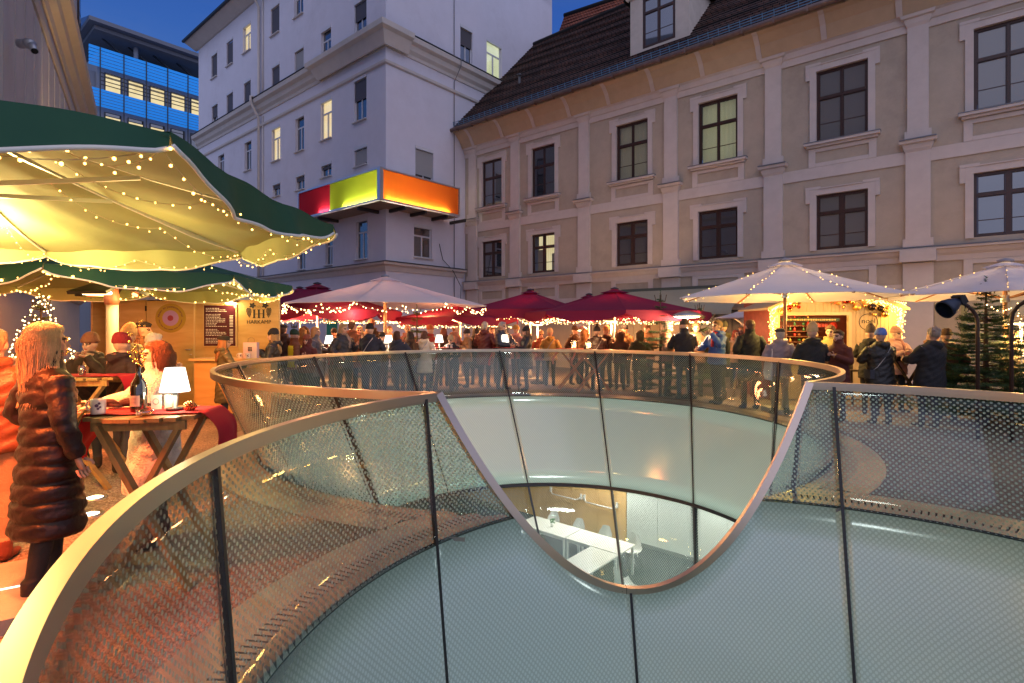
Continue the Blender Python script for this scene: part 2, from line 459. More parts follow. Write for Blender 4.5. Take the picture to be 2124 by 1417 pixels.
while tA0 > tA1: tA0 -= 2*PI
NP = []
for i in range(121):
    t = tA0+(tA1-tA0)*i/120; NP.append(cpt(CA, t, ztop(CA, CB, t)+.01, .01))
Oz = []; Uz = []
for i, p in enumerate(NP):
    tg = (NP[min(i+1, 120)]-NP[max(i-1, 0)]).normalized()
    out = Vector((p.x-cen(CA, p.z)[0], p.y-cen(CA, p.z)[1], 0)).normalized(); out = (out-tg*out.dot(tg)).normalized()
    up = out.cross(tg); up = up if up.z > 0 else -up
    Oz.append(out); Uz.append(up)
rail(NP, Oz, Uz, 'dip_handrail', fA, w=.06, hgt=.07)
mbs = MB(); k = 60; mbs.box(NP[k]-Uz[k]*.034, (.004, .064, .074), 0); mbs.build('weld_seam', black_m, fA)

# union outline at ground level, ring-shaped slotted drains, gravel sheet with the hole
def outline(off, z=0.):
    pts = []
    if math.dist(cen(CA, z), cen(CB, z)) > rad(CA, z)+rad(CB, z)+2*off:
        return [[cpt(c, R_(t), z, off) for t in range(0, 360, 2)] for c in (CA, CB)]
    for c, o in ((CA, CB), (CB, CA)):
        ok = [not (math.hypot(p.x-cen(o, z)[0], p.y-cen(o, z)[1]) < rad(o, z)+off) for p in (cpt(c, R_(t), z, off) for t in range(360))]
        s = next(i for i in range(360) if ok[i] and not ok[i-1]); i = s
        while ok[i % 360]: pts.append(cpt(c, R_(i % 360), z, off)); i += 1
    return [pts]
RW = .56
hole = outline(RW-.01)[0]
outer = [Vector((-70, -30, 0)), Vector((70, -30, 0)), Vector((70, 110, 0)), Vector((-70, 110, 0))]
tri = tessellate_polygon([outer, hole]); allp = outer+hole
gm = bpy.data.materials.new('gravel'); gm.use_nodes = True
nt = gm.node_tree; N = nt.nodes; p = N['Principled BSDF']; p.inputs['Roughness'].default_value = .82
t = N.new('ShaderNodeTexCoord')
v1 = N.new('ShaderNodeTexVoronoi'); v1.inputs['Scale'].default_value = 62; lk(nt, t.outputs['Object'], v1.inputs['Vector'])
n1 = N.new('ShaderNodeTexNoise'); n1.inputs['Scale'].default_value = .9; n1.inputs['Detail'].default_value = 7; n1.inputs['Roughness'].default_value = .7; lk(nt, t.outputs['Object'], n1.inputs['Vector'])
cr = N.new('ShaderNodeValToRGB'); lk(nt, v1.outputs['Color'], cr.inputs[0])
cr.color_ramp.elements[0].color = (.07, .052, .042, 1); cr.color_ramp.elements[1].color = (.38, .29, .22, 1)
r1 = N.new('ShaderNodeMapRange'); lk(nt, n1.outputs['Fac'], r1.inputs[0]); r1.inputs['From Min'].default_value = .3; r1.inputs['From Max'].default_value = .7
r1.inputs['To Min'].default_value = .6; r1.inputs['To Max'].default_value = 1.2
hs = N.new('ShaderNodeHueSaturation'); lk(nt, cr.outputs[0], hs.inputs['Color']); lk(nt, r1.outputs[0], hs.inputs['Value']); lk(nt, hs.outputs[0], p.inputs['Base Color'])
bp = N.new('ShaderNodeBump'); bp.inputs['Strength'].default_value = .9; bp.inputs['Distance'].default_value = .012; bp.invert = True
lk(nt, v1.outputs['Distance'], bp.inputs['Height']); lk(nt, bp.outputs[0], p.inputs['Normal'])
mb = MB(); mb.add(allp, [tuple(t_) for t_ in tri]); g = mb.build('ground', gm); g['kind'] = 'structure'

# drain rings: steel plates with radial slots cut through, a dark channel under them
def drain(c, o, other_first, name, label):
    root = thing(name, label, 'drain', (0, 0, 0), 0, 'slotted drain rings round the light wells')
    r0 = c[2]+.03; per = 2*PI*(r0+.2); nsl = int(per/.052); bands = [(r0, r0+.10, 0), (r0+.10, r0+.125, 0), (r0+.125, r0+.25, 1), (r0+.25, r0+.275, 0), (r0+.275, r0+RW-.03, 0)]
    plates = 24; mb = None
    for pl in range(plates):
        mb = MB()
        for k_ in range(nsl*pl//plates, nsl*(pl+1)//plates):
            a0 = 2*PI*k_/nsl; a1 = 2*PI*(k_+1)/nsl; am = a0+(a1-a0)*.30
            mid = cpt(c, (a0+a1)/2, 0, .3)
            xo, yo = cen(o, 0)
            for b0, b1, slot in bands:
                bm_ = (b0+b1)/2; q = Vector((c[0]+bm_*math.cos((a0+a1)/2), c[1]+bm_*math.sin((a0+a1)/2), 0))
                do = math.hypot(q.x-xo, q.y-yo)-o[2]
                if do < (.03 if other_first else RW): continue
                def P_(r, a, z=.012): return (c[0]+r*math.cos(a), c[1]+r*math.sin(a), z)
                s0 = am if slot else a0
                if k_ % 60 == 59 and False: continue
                mb.quad(P_(b0, s0), P_(b1, s0), P_(b1, a1), P_(b0, a1))
                if slot:
                    mb.quad(P_(b0, s0), P_(b0, s0, -.03), P_(b1, s0, -.03), P_(b1, s0))
                    mb.quad(P_(b0, a1), P_(b1, a1), P_(b1, a1, -.03), P_(b0, a1, -.03))
            if do > 0:
                r9 = r0+RW-.03
                mb.quad((c[0]+r9*math.cos(a0), c[1]+r9*math.sin(a0), .012), (c[0]+r9*math.cos(a0), c[1]+r9*math.sin(a0), -.02), (c[0]+r9*math.cos(a1), c[1]+r9*math.sin(a1), -.02), (c[0]+r9*math.cos(a1), c[1]+r9*math.sin(a1), .012))
        if mb.f: mb.build('drain_plate', steel_d, root)
    return root
drain(CB, CA, False, 'drain_ring', 'slotted steel drain ring in the gravel around the larger light well')
drain(CA, CB, True, 'drain_ring', 'slotted steel drain ring in the gravel around the near light well')
# dark channel and slab edge below the plates
mb = MB()
for c, o, zc_ in ((CB, CA, -.05), (CA, CB, -.056)):
    for k in range(180):
        t0, t1 = R_(2*k), R_(2*k+2); q0 = cpt(c, (t0+t1)/2, 0, RW*.5)
        if math.hypot(q0.x-o[0], q0.y-o[1]) < o[2]-.3: continue
        P = [cpt(c, t, 0, f) for t, f in ((t0, .022), (t1, .022), (t1, RW+.05), (t0, RW+.05))]
        if all(math.hypot(p_.x-o[0], p_.y-o[1]) > o[2]+.022 for p_ in P): mb.quad(*[(p_.x, p_.y, zc_) for p_ in P])
ch = mb.build('drain_channel', black_m); ch['kind'] = 'structure'

# lower storey: room around the wells
ROT = math.atan2(-.65, .76)
room_floor = mat('carpet_grey', (.045, .05, .06), .9, var=.25, vs=30)
mb = MB(); mb.bb(-12, 22, -8, 26, FLOORZ-.1, FLOORZ); o_ = mb.build('lower_floor', room_floor); o_['kind'] = 'structure'
# ceiling of the lower storey with the funnel holes (slab bottom), kept as ring sheet
mb = MB(); hz = outline(.06, RINGZ-.02); oz = [Vector((-12, -8, 0)), Vector((22, -8, 0)), Vector((22, 26, 0)), Vector((-12, 26, 0))]
t3 = tessellate_polygon([oz]+[[Vector((q.x, q.y, 0)) for q in h_] for h_ in hz]); hz = [q for h_ in hz for q in h_]
mb.add([Vector((q.x, q.y, RINGZ-.06)) for q in oz+hz], [tuple(x) for x in t3]); o_ = mb.build('lower_ceiling', mat('ceiling_white', (.75, .75, .73), .8)); o_['kind'] = 'structure'
# wall of beech panels and the grey wall beside it, along the facade direction
wl = thing('panelled_wall', 'beech panelled wall of the room under the plaza, with push bars on its doors', 'wall', (.4, 18.3, FLOORZ), ROT)
beech = wood('beech', (.62, .36, .13), (.75, .47, .20), .45, 2.5, (2, 2, .35))
pw = .96
for i in range(-3, 4): mb = MB(); mb.bb(i*pw+.006, (i+1)*pw-.006, 0, .04, .02, 2.66); mb.build('panel', beech, wl)
def pushbar(x0, x1):
    mb = MB()
    for x in (x0, x1): mb.box((x, -.03, 1.02), (.05, .06, .16)); mb.tube([(x, -.03, 1.0), (x+(.12 if x == x0 else -.12), -.12, .92)], .016)
    mb.tube([(x0+.12, -.12, .92), (x1-.12, -.12, .92)], .018); mb.build('push_bar', mat('white_enamel', (.8, .8, .8), .3), wl)
pushbar(1.15, 2.3); pushbar(2.42, 3.55)
wg = thing('plain_wall', 'pale grey wall in the room under the plaza right of the beech panels', 'wall', (.4, 18.3, FLOORZ), ROT)
gw = mat('pale_room_wall', (.66, .70, .67), .6)
for i in range(4, 10): mb = MB(); mb.bb(i*pw+.004, (i+1)*pw-.004, .02, .06, .1, 2.66); mb.build('panel', gw, wg)
mb = MB(); mb.bb(4*pw, 10*pw, -.01, .06, 0, .1); mb.build('skirting', mat('skirting_grey', (.2, .21, .22), .5), wg)
for nm, (x0, x1, y0, y1) in (('lower_wall', (-12, 22, 25.8, 26)), ('lower_wall', (-12, -11.8, -8, 26)), ('lower_wall', (21.8, 22, -8, 26))):
    mb = MB(); mb.bb(x0, x1, y0, y1, FLOORZ, RINGZ); q = mb.build(nm, gw); q['kind'] = 'structure'
# white tables and shell chairs
whitep = mat('white_laminate', (.82, .82, .80), .35); chrome = mat('chrome', (.7, .7, .7), .2, 1)
def room_table(loc, rz_, L, lab):
    t_ = thing('meeting_table', lab, 'table', loc, rz_, 'white tables in the room below')
    mb = MB(); mb.bb(0, L, 0, .8, .72, .75); mb.build('tabletop', whitep, t_)
    for x in (.05, L-.05):
        for y in (.06, .74): mb = MB(); mb.bb(x-.025, x+.025, y-.025, y+.025, 0, .718); mb.build('leg', whitep, t_)
    mb = MB(); mb.bb(.08, L-.08, .05, .07, .64, .717); mb.build('apron', whitep, t_)
    return t_
def room_chair(loc, rz_, lab):
    t_ = thing('shell_chair', lab, 'chair', loc, rz_, 'white shell chairs in the room below')
    mb = MB(); vs = []; n1, n2 = 9, 9; prof = [(-.22, .47), (-.18, .44), (-.08, .43), (.04, .43), (.13, .46), (.18, .54), (.21, .65), (.23, .75), (.24, .84)]
    for i, (y, z) in enumerate(prof):
        w = .24 if i < 5 else .24-.02*(i-4)**1.3
        for j in range(n2):
            s_ = j/(n2-1)*2-1; vs.append((w*s_, y-.07*s_*s_*(i > 4), z+.06*s_*s_*(i < 7)+(.0)))
    fs = [(i*n2+j, i*n2+j+1, (i+1)*n2+j+1, (i+1)*n2+j) for i in range(n1-1) for j in range(n2-1)]
    mb.add(vs, fs, 0, True); mb.add([Vector(v)+Vector((0, .004, -.012)) for v in vs], [f[::-1] for f in fs], 0, True)
    mb.build('seat_shell', whitep, t_)
    for sx_ in (-1, 1):
        for sy_ in (-1, 1): mb = MB(); mb.tube([(sx_*.08, sy_*.08, .43), (sx_*.22, sy_*.2, 0)], .012, 6); mb.build('leg', chrome, t_)
    return t_
E_ = Vector((.76, -.65, 0)); Nn = Vector((.65, .76, 0))
T0 = Vector((.15, 15.25, FLOORZ))
for i in range(2):
    room_table(T0+E_*(1.62*i), ROT, 1.6, ['white table at the far left end of the row below the plaza', 'white table in the middle of the row below the plaza', 'white table at the near end of the row below the plaza'][i])
room_table(T0+E_*2.42-Nn*.03, ROT-PI/2, 1.6, 'white table standing across the end of the row below the plaza')
for i in range(4):
    room_chair(T0+E_*(.40+.86*i)+Nn*1.05, ROT+.1*math.sin(i*5), ['first', 'second', 'third', 'fourth', 'fifth'][i]+' white chair from the left along the back of the white tables below the plaza')
room_chair(T0+E_*3.75-Nn*.75, ROT+PI*.8, 'white shell chair in front of the crosswise white table below the plaza')
pt = thing('potted_herb', 'small green plant in a glass on the far left white table below', 'plant', T0+E_*.9+Nn*.4+Vector((0, 0, .75)))
mb = MB(); mb.lathe([(.03, 0), (.04, .09)], n=10); mb.build('pot', whitep, pt)
mb = MB()
for i in range(30): a = rnd.random()*6.28; b_ = rnd.uniform(.02, .07); c_ = Vector((b_*math.cos(a), b_*math.sin(a), rnd.uniform(.1, .2))); mb.quad(c_, c_+Vector((.03, 0, .01)), c_+Vector((.03, .02, .03)), c_+Vector((0, .02, .02)))
mb.build('leaves', mat('herb_green', (.06, .2, .05), .6), pt)
# ceiling lights of the room (lit) and glazed screen on the right
cl_m = emit('room_light', (1, .95, .85), 38, True)
for i, (x, y) in enumerate(((2.5, 15.2), (5.2, 13.2), (-1.5, 14.5), (7.6, 9.5), (-5.5, 9.5), (6.5, 4.0), (-4, 3.0), (1, -1.9), (6.2, 0.0))):
    tl_ = thing('ceiling_light', 'white lit ceiling panel of the room under the plaza', 'ceiling light', (x, y, RINGZ-.10), ROT, 'ceiling lights of the room under the plaza')
    mb = MB(); mb.bb(-.75, .75, -.3, .3, -.02, .0); mb.build('diffuser', cl_m, tl_)
    mb = MB(); mb.bb(-.78, .78, -.33, .33, .001, .03); mb.build('housing', whitep, tl_)
# unseen lamps added on the well floors to brighten the opal glass
for x, y, e_ in ((CA[0]-.25, CA[1]-.8, 80), (0.9, 8.0, 330), (3.0, 9.3, 60)):
    wl_ = thing('well_lamp', ['round white lamp on the floor of the near light well', 'round white lamp on the middle of the farther light well floor', 'round white lamp at the right side of the farther light well floor'][0 if x < .9 or x == CA[0]-.25 else 1 if x < 2 else 2], 'lamp', (x, y, FLOORZ), 0, 'lamps on the light well floors')
    mb = MB(); mb.lathe([(.0, 0), (.16, 0), (.16, .08), (.1, .1)], n=20); mb.build('base', whitep, wl_)
    mb = MB(); mb.ell((0, 0, .22), .14, 16, 10); mb.build('globe', emit('lamp_globe', (1, .98, .95), 6), wl_)
    point_lamp('well_lamp_light', (x, y, FLOORZ+.55), e_, (.84, 1.0, .96), .3)
# ================================================================== BUILDINGS
# ---- the long museum wing on the right; local x along the facade, -y towards the square
FC = Vector((-2.22, 25.85, 0))
def s_at(u, c=28.0):
    y = c/((u-CU)/CF+1.169); return (25.85-y)*1.538
def z_at(u, v, c=28.0):
    y = c/((u-CU)/CF+1.169); return CH+(CV-v)*y/CF
plaster = mat('plaster_beige', (.46, .38, .30), .85, var=.10, vs=2.2, bump=.35, bs=28, dirt=.38)
trim_m = mat('plaster_trim', (.60, .52, .48), .8, var=.06, vs=3, bump=.15, bs=30, dirt=.18)
sillm = mat('sill_zinc', (.20, .21, .24), .5, .5)
brown = mat('window_brown', (.050, .022, .016), .35, var=.2, vs=12)
iron = mat('gutter_copper', (.25, .17, .14), .45, .7, var=.2, vs=5)
pane_dark = glassmat('window_glass', gloss=.30, rough=.03, opaque=(.018, .020, .026))
pane_curt = glassmat('window_glass_curtain', gloss=.16, rough=.05, opaque=(.15, .14, .13))
pane_clear = glassmat('window_glass_clear', (.93, .95, .95), .10, .02)
room_lit = bpy.data.materials.new('lit_room'); room_lit.use_nodes = True
def litmat(name, c1, c2, s):
    m = bpy.data.materials.new(name); m.use_nodes = True; nt = m.node_tree; nt.nodes.clear()
    em = nt.nodes.new('ShaderNodeEmission'); o = nt.nodes.new('ShaderNodeOutputMaterial'); t = nt.nodes.new('ShaderNodeTexCoord')
    n = nt.nodes.new('ShaderNodeTexNoise'); n.inputs['Scale'].default_value = 1.3; lk(nt, t.outputs['Object'], n.inputs[0])
    w = nt.nodes.new('ShaderNodeTexWave'); w.inputs['Scale'].default_value = 3.2; w.inputs['Distortion'].default_value = 1.5; lk(nt, t.outputs['Object'], w.inputs[0])
    mm = nt.nodes.new('ShaderNodeMath'); mm.operation = 'MULTIPLY_ADD'; lk(nt, w.outputs['Fac'], mm.inputs[0]); mm.inputs[1].default_value = .3; lk(nt, n.outputs['Fac'], mm.inputs[2])
    cr = nt.nodes.new('ShaderNodeValToRGB'); lk(nt, mm.outputs[0], cr.inputs[0]); cr.color_ramp.elements[0].position = .35; cr.color_ramp.elements[0].color = (*c1, 1)
    cr.color_ramp.elements[1].position = .85; cr.color_ramp.elements[1].color = (*c2, 1); lk(nt, cr.outputs[0], em.inputs[0]); em.inputs[1].default_value = s
    lk(nt, em.outputs[0], o.inputs[0]); m.cycles.emission_sampling = 'NONE'; return m
lit_warm = litmat('lit_curtain_warm', (1, .62, .24), (1, .80, .45), 1.25)
lit_yell = litmat('lit_room_yellow', (.78, .60, .28), (.95, .80, .48), 1.0)
lit_dim = litmat('lit_room_dim', (.16, .13, .085), (.34, .29, .20), 1.0)
lit_cool = litmat('lit_room_pale', (.62, .66, .40), (.85, .86, .58), 1.05)
museum = thing('museum_building', 'long beige baroque wing with pilasters, brown windows and dark tiled roof on the right', 'building', FC, ROT)
XE = 36.0          # length of the wing
ZS, ZM, ZT = 3.72, 6.22, 10.02     # string course, middle band, underside of the top moulding
# pilaster axes and window axes from their measured columns
PIL = [s_at(982), s_at(1070), s_at(1213), s_at(1393), s_at(1605), s_at(1905)]
bay = PIL[5]-PIL[4]; PIL += [PIL[5]+bay*k for k in (1, 2, 3, 4, 5)]
WIN = [s_at(1021), s_at(1127), s_at(1311), s_at(1489), s_at(1746), s_at(2092)]
WIN += [WIN[5]+bay*k for k in (1, 2, 3, 4, 5)]
WW = 1.30; LZ = (3.93, 5.55); UZ = (7.12, 9.22)
holes = []
for w in WIN:
    ww = WW if w != WIN[0] and w != WIN[1] else 1.22
    holes += [(w-ww/2, w+ww/2, *LZ), (w-ww/2, w+ww/2, *UZ)]
mb = MB(); wall_grid(mb, [0, XE], [0, 10.6], holes, lambda x, z, d: (x, d, z), .22, 0, 1)
mb.quad((XE, 0, 0), (XE, 12, 0), (XE, 12, 10.6), (XE, 0, 10.6)); mb.build('wall', [plaster, trim_m], museum)
def inner(mb, x0, x1, z0, z1, y0, y1, m=0): mb.bb(x0, x1, y0, y1, z0, z1, m)
# mouldings
for nm, prof, mm in (('string_course', [(0, ZS-.34), (.05, ZS-.34), (.07, ZS-.2), (.12, ZS-.14), (.16, ZS-.05), (.22, ZS-.03), (.22, ZS+.02), (.0, ZS+.06)], trim_m),
                     ('middle_band', [(0, ZM-.17), (.035, ZM-.17), (.035, ZM+.17), (0, ZM+.17)], trim_m),
                     ('upper_moulding', [(0, ZT-.42), (.05, ZT-.42), (.05, ZT-.22), (.09, ZT-.2), (.13, ZT-.05), (.2, ZT), (0, ZT)], trim_m),
                     ('base_band', [(0, ZS-1.12), (.03, ZS-1.12), (.03, ZS-.92), (0, ZS-.92)], trim_m)):
    mb = MB(); molding(mb, [(0, 0), (XE, 0)], [(o, z) for o, z in prof], 0); mb.build(nm, mm, museum)
mb = MB(); molding(mb, [(0, 0), (XE, 0)], [(.0, ZS+.062), (.235, ZS+.022), (.235, ZS+.035), (0, ZS+.085)]); mb.build('string_course_flashing', sillm, museum)
# cove under the eaves with its ribs
cove = [(0.004, ZT+.002), (.20, ZT+.002), (.26, ZT+.10), (.40, ZT+.34), (.62, ZT+.55), (.78, ZT+.60), (.78, ZT+.68), (0.004, ZT+.68)]
mb = MB(); molding(mb, [(0, 0), (XE, 0)], cove, 0, smooth=False); mb.build('cove', mat('cove_plaster', (.52, .38, .25), .8, var=.08, vs=3, bump=.2, bs=30), museum)
rib_pts = cove[1:6]
me_rib = None
for i in range(22):
    x = .75+i*bay/2.02
    if x > XE-.5: break
    if me_rib is None:
        mb = MB(); vs = []
        for o, z in rib_pts:
            for dx in (-.07, .07):
                vs.append((dx, -o-.004, z)); vs.append((dx, -o-.035, z-.012))
        fs = []
        for k in range(len(rib_pts)-1): a = k*4; b = a+4; fs += [(a+1, b+1, b+3, a+3), (a, b, b+1, a+1), (a+2, a+3, b+3, b+2)]
        mb.add(vs, fs); me_rib = mb.mesh('cove_rib', [trim_m])
    link('cove_rib', me_rib, museum, (x, 0, 0))
# pilasters: lower order to the middle, upper order above
def pil_mesh(z0, z1, w, ped):
    mb = MB(); o = .10
    mb.bb(-w/2-.06, w/2+.06, -o-.03, .0, z0, z0+.22); mb.bb(-w/2, w/2, -o, 0, z0+.22, z1-.3)
    mb.add(*[[( sx_*(w/2+k), -o-k, z) if True else 0 for z, k in ((z1-.3, 0), (z1-.22, .04), (z1-.1, .07), (z1-.08, .13), (z1, .15)) for sx_ in (-1, 1)] + [(sx_*(w/2+k), 0, z) for z, k in ((z1-.3, 0), (z1-.22, .04), (z1-.1, .07), (z1-.08, .13), (z1, .15)) for sx_ in (-1, 1)],
             [f for i in range(4) for f in ((i*2, i*2+1, i*2+3, i*2+2), (10+i*2, i*2, i*2+2, 10+i*2+2), (i*2+1, 10+i*2+1, 10+i*2+3, i*2+3))] + [(8, 9, 19, 18), (0, 10, 11, 1)]])
    return mb
PW = .46
lo = pil_mesh(ZS+.07, ZM+.42, PW+.08, 0).mesh('pilaster', [trim_m]); up = pil_mesh(ZM+.46, ZT-.02, PW, 0).mesh('pilaster', [trim_m])
mb = MB(); mb.bb(-PW/2-.1, PW/2+.1, -.10, 0, 0, ZS-.36); mb.bb(-PW/2-.16, PW/2+.16, -.26, 0, ZS-.335, ZS-.01); ped = mb.mesh('pedestal', [trim_m])
mb = MB(); mb.bb(-PW/2-.17, PW/2+.17, -.28, 0, ZM+.424, ZM+.452); capf = mb.mesh('capital_flashing', [sillm])
for x in PIL:
    if x > XE-.6: continue
    if x < PIL[1]-.1: x = max(x, .45)
    link('pilaster', lo, museum, (x, 0, 0)); link('pilaster', up, museum, (x, 0, 0)); link('pedestal', ped, museum, (x, 0, 0)); link('capital_flashing', capf, museum, (x, 0, 0))
# windows
def surround(ww, z0, z1, upper):
    mb = MB(); w = ww/2; o = .05
    mb.bb(-w-.17, -w-.002, -o, 0, z0-.02, z1+.17); mb.bb(w+.002, w+.17, -o, 0, z0-.02, z1+.17); mb.bb(-w-.17, w+.17, -o-.002, 0, z1+.002, z1+.17)
    mb.bb(-w-.28, -w-.172, -o-.004, 0, z1-.22, z1+.24); mb.bb(w+.172, w+.28, -o-.004, 0, z1-.22, z1+.24)
    mb.bb(-w-.28, -w+.12, -o-.012, 0, z1+.172, z1+.25); mb.bb(w-.12, w+.28, -o-.012, 0, z1+.172, z1+.25); mb.bb(-w+.12, w-.12, -o-.03, 0, z1+.172, z1+.20)
    return mb
def sill_mb(ww, z0):
    mb = MB(); w = ww/2; mb.bb(-w-.3, w+.3, -.20, 0, z0-.10, z0-.03, 0); mb.bb(-w-.24, w+.24, -.12, 0, z0-.17, z0-.102, 0)
    mb.bb(-w-.31, w+.31, -.215, .2, z0-.028, z0-.008, 1)
    return mb
def apron(ww, z1, z0):
    mb = MB(); w = ww/2; o = .045
    mb.bb(-w-.2, -w-.02, -o, 0, z0, z1); mb.bb(w+.02, w+.2, -o, 0, z0, z1); mb.bb(-w-.018, w+.018, -o+.003, 0, z1-.11, z1-.002); mb.bb(-w-.018, w+.018, -o+.003, 0, z0+.0, z0+.11)
    return mb
def frame_mb(ww, hh, wide_mull, tz):
    mb = MB(); w = ww/2; f = .065
    for x0, x1, z0, z1 in ((-w, -w+f, 0, hh), (w-f, w, 0, hh), (-w+f, w-f, 0, f), (-w+f, w-f, hh-f, hh)): mb.bb(x0, x1, .055, .14, z0, z1)
    mb.bb(-wide_mull/2, wide_mull/2, .05, .13, f, hh-f); mb.bb(-w+f, w-f, .046, .128, tz-.04, tz+.04)
    return mb
def sash_mb(x0, x1, z0, z1, c=None):
    mb = MB(); s = .022
    for a, b, c_, d in ((x0, x0+s, z0, z1), (x1-s, x1, z0, z1), (x0+s, x1-s, z0, z0+s), (x0+s, x1-s, z1-s, z1)): mb.bb(a, b, .075, .105, c_, d)
    if z1-z0 > .9: zc = (z0+z1)/2-.12; mb.bb(x0+s, x1-s, .08, .10, zc-.011, zc+.011)
    return mb
def pane_mb(x0, x1, z0, z1): mb = MB(); mb.bb(x0, x1, .088, .096, z0, z1); return mb
wood_white = mat('inner_sash_white', (.55, .52, .5), .4)
spec_l = ['dark', 'lit', 'dark', 'dark', 'curt', 'dark'] + ['dark', 'curt', 'dark', 'dark', 'dark']
spec_u = ['dark', 'dark', 'dim', 'litu', 'curtd', 'curtd'] + ['dark', 'lit', 'dark', 'dark', 'curt']
for i, x in enumerate(WIN):
    if x > XE-1: continue
    for (z0, z1), sp, upper in ((LZ, spec_l[i], 0), (UZ, spec_u[i], 1)):
        ww = WW if i > 1 else 1.22; hh = z1-z0
        sr = surround(ww, z0, z1, upper).build('window_surround', trim_m, museum); sr.location = (x, 0, 0)
        if upper:
            s_ = sill_mb(ww, z0).build('window_sill', [trim_m, sillm], museum); s_.location = (x, 0, 0)
            s_ = apron(ww, z0-.18, ZM+.172).build('window_apron', trim_m, museum); s_.location = (x, 0, 0)
        else:
            s_ = apron(ww, ZS-.342, ZS-.918).build('window_apron', trim_m, museum); s_.location = (x, 0, 0)
        tz = hh*(.62 if upper else .66); wm = .05 if upper else .11
        fr = frame_mb(ww, hh, wm, tz).build('window', brown, museum); fr.location = (x, 0, z0)
        w = ww/2-.065
        for (a, b) in ((-w, -wm/2), (wm/2, w)):
            for (c_, d_) in ((.065, tz-.04), (tz+.04, hh-.065)):
                mm = {'dark': pane_dark, 'curt': pane_curt, 'curtd': pane_curt}.get(sp, pane_clear)
                sash_mb(a+.002, b-.002, c_+.002, d_-.002).build('sash', brown if upper or sp != 'lit' else brown, fr)
                pane_mb(a+.024, b-.024, c_+.024, d_-.024).build('pane', mm, fr)
        if sp in ('dim', 'lit', 'litu'):
            mb = MB(); mb.bb(-ww/2, ww/2, .5, .52, 0, hh)
            mb.build('lit_room', {'dim': lit_dim, 'lit': lit_yell, 'litu': lit_cool}[sp], fr)
            if sp != 'lit':
                mb = MB(); n = 26
                vs = []
                for k in range(n+1): xx = -ww/2+.07+(ww-.14)*k/n; yy = .2+.02*math.sin(k*2.1); vs += [(xx, yy, .05), (xx, yy, hh-.07)]
                mb.add(vs, [(2*k, 2*k+2, 2*k+3, 2*k+1) for k in range(n)], 0, True)
                mb.build('curtain', mat('net_curtain', (.62, .58, .46), .9, transl=.55), fr)
            else:
                mb = MB(); mb.bb(-ww/2+.1, -.08, .3, .33, .1, hh*.62); mb.bb(.2, .45, .34, .37, .0, hh*.5); mb.build('cupboard', mat('room_white', (.6, .55, .4), .6), fr)
# panels between pilasters under the string course
mb = MB()
for i in range(len(PIL)-1):
    x0, x1 = PIL[i]+PW/2+.12, PIL[i+1]-PW/2-.12
    if x1 > XE-.5: break
    mb = MB(); mb.bb(x0, x1, -.035, 0, 0, 2.3); mb.build('ground_floor_render', mat('render_yellow', (.44, .36, .26), .85, var=.12, vs=2, bump=.3, bs=20), museum)
# ground-floor doors and windows peeping between the parasols
gdoor = mat('door_olive', (.30, .27, .12), .5, var=.1)
for x, w, zz, m_, nm in ((PIL[4]+1.75, 1.3, 2.25, mat('door_dark', (.03, .035, .04), .3), 'door'), (PIL[2]+1.7, 1.5, 2.2, mat('door_light', (.5, .48, .4), .5), 'door'), (PIL[3]+1.7, 1.3, 2.2, mat('door_dark', (.03, .035, .04), .3), 'door'), (PIL[5]+.95, .12, 2.6, gdoor, 'door_jamb'), (PIL[5]+2.0, 1.6, 2.4, mat('door_pale', (.42, .38, .28), .5, var=.1), 'door')):
    mb = MB(); mb.bb(x-w/2, x+w/2, -.06, -.036, 0, zz)
    for k in range(1, 5): mb.bb(x-w/2+w*k/5-.012, x-w/2+w*k/5+.012, -.085, -.062, .1, zz-.1)
    if w < .5: mb = MB(); mb.bb(x-w/2, x+w/2, -.08, -.036, 0, zz)
    mb.build(nm, m_, museum)
# roof
RX0 = -.25; EZ, RY, RZ = 10.78, 5.3, 15.9
tile = bpy.data.materials.new('roof_tiles'); tile.use_nodes = True
def tilemat(name, c1, c2, c3, sc=(1, 1, 1)):
    m = bpy.data.materials.new(name); m.use_nodes = True; nt = m.node_tree; N = nt.nodes; p = N['Principled BSDF']; p.inputs['Roughness'].default_value = .85
    t = N.new('ShaderNodeUVMap'); b = N.new('ShaderNodeTexBrick'); lk(nt, t.outputs[0], b.inputs['Vector'])
    b.inputs['Scale'].default_value = 1; b.inputs['Brick Width'].default_value = .2; b.inputs['Row Height'].default_value = .17; b.inputs['Mortar Size'].default_value = .018; b.inputs['Bias'].default_value = -.1
    b.inputs['Color1'].default_value = (*c1, 1); b.inputs['Color2'].default_value = (*c2, 1); b.inputs['Mortar'].default_value = (.01, .008, .007, 1)
    n = N.new('ShaderNodeTexNoise'); n.inputs['Scale'].default_value = 1.1; n.inputs['Detail'].default_value = 9; n.inputs['Roughness'].default_value = .8; lk(nt, t.outputs[0], n.inputs[0])
    r = N.new('ShaderNodeMapRange'); lk(nt, n.outputs[0], r.inputs[0]); r.inputs['From Min'].default_value = .4; r.inputs['From Max'].default_value = .62
    mm = N.new('ShaderNodeMix'); mm.data_type = 'RGBA'; lk(nt, r.outputs[0], mm.inputs['Factor']); lk(nt, b.outputs['Color'], mm.inputs['A']); mm.inputs['B'].default_value = (*c3, 1); mm.blend_type = 'MULTIPLY'
    lk(nt, mm.outputs['Result'], p.inputs['Base Color'])
    bm_ = N.new('ShaderNodeBump'); bm_.inputs['Distance'].default_value = .05; bm_.inputs['Strength'].default_value = .8; lk(nt, b.outputs['Color'], bm_.inputs['Height']); lk(nt, bm_.outputs[0], p.inputs['Normal'])
    return m
tile_dark = tilemat('roof_tiles_dark', (.16, .075, .055), (.07, .045, .042), (.35, .32, .34))
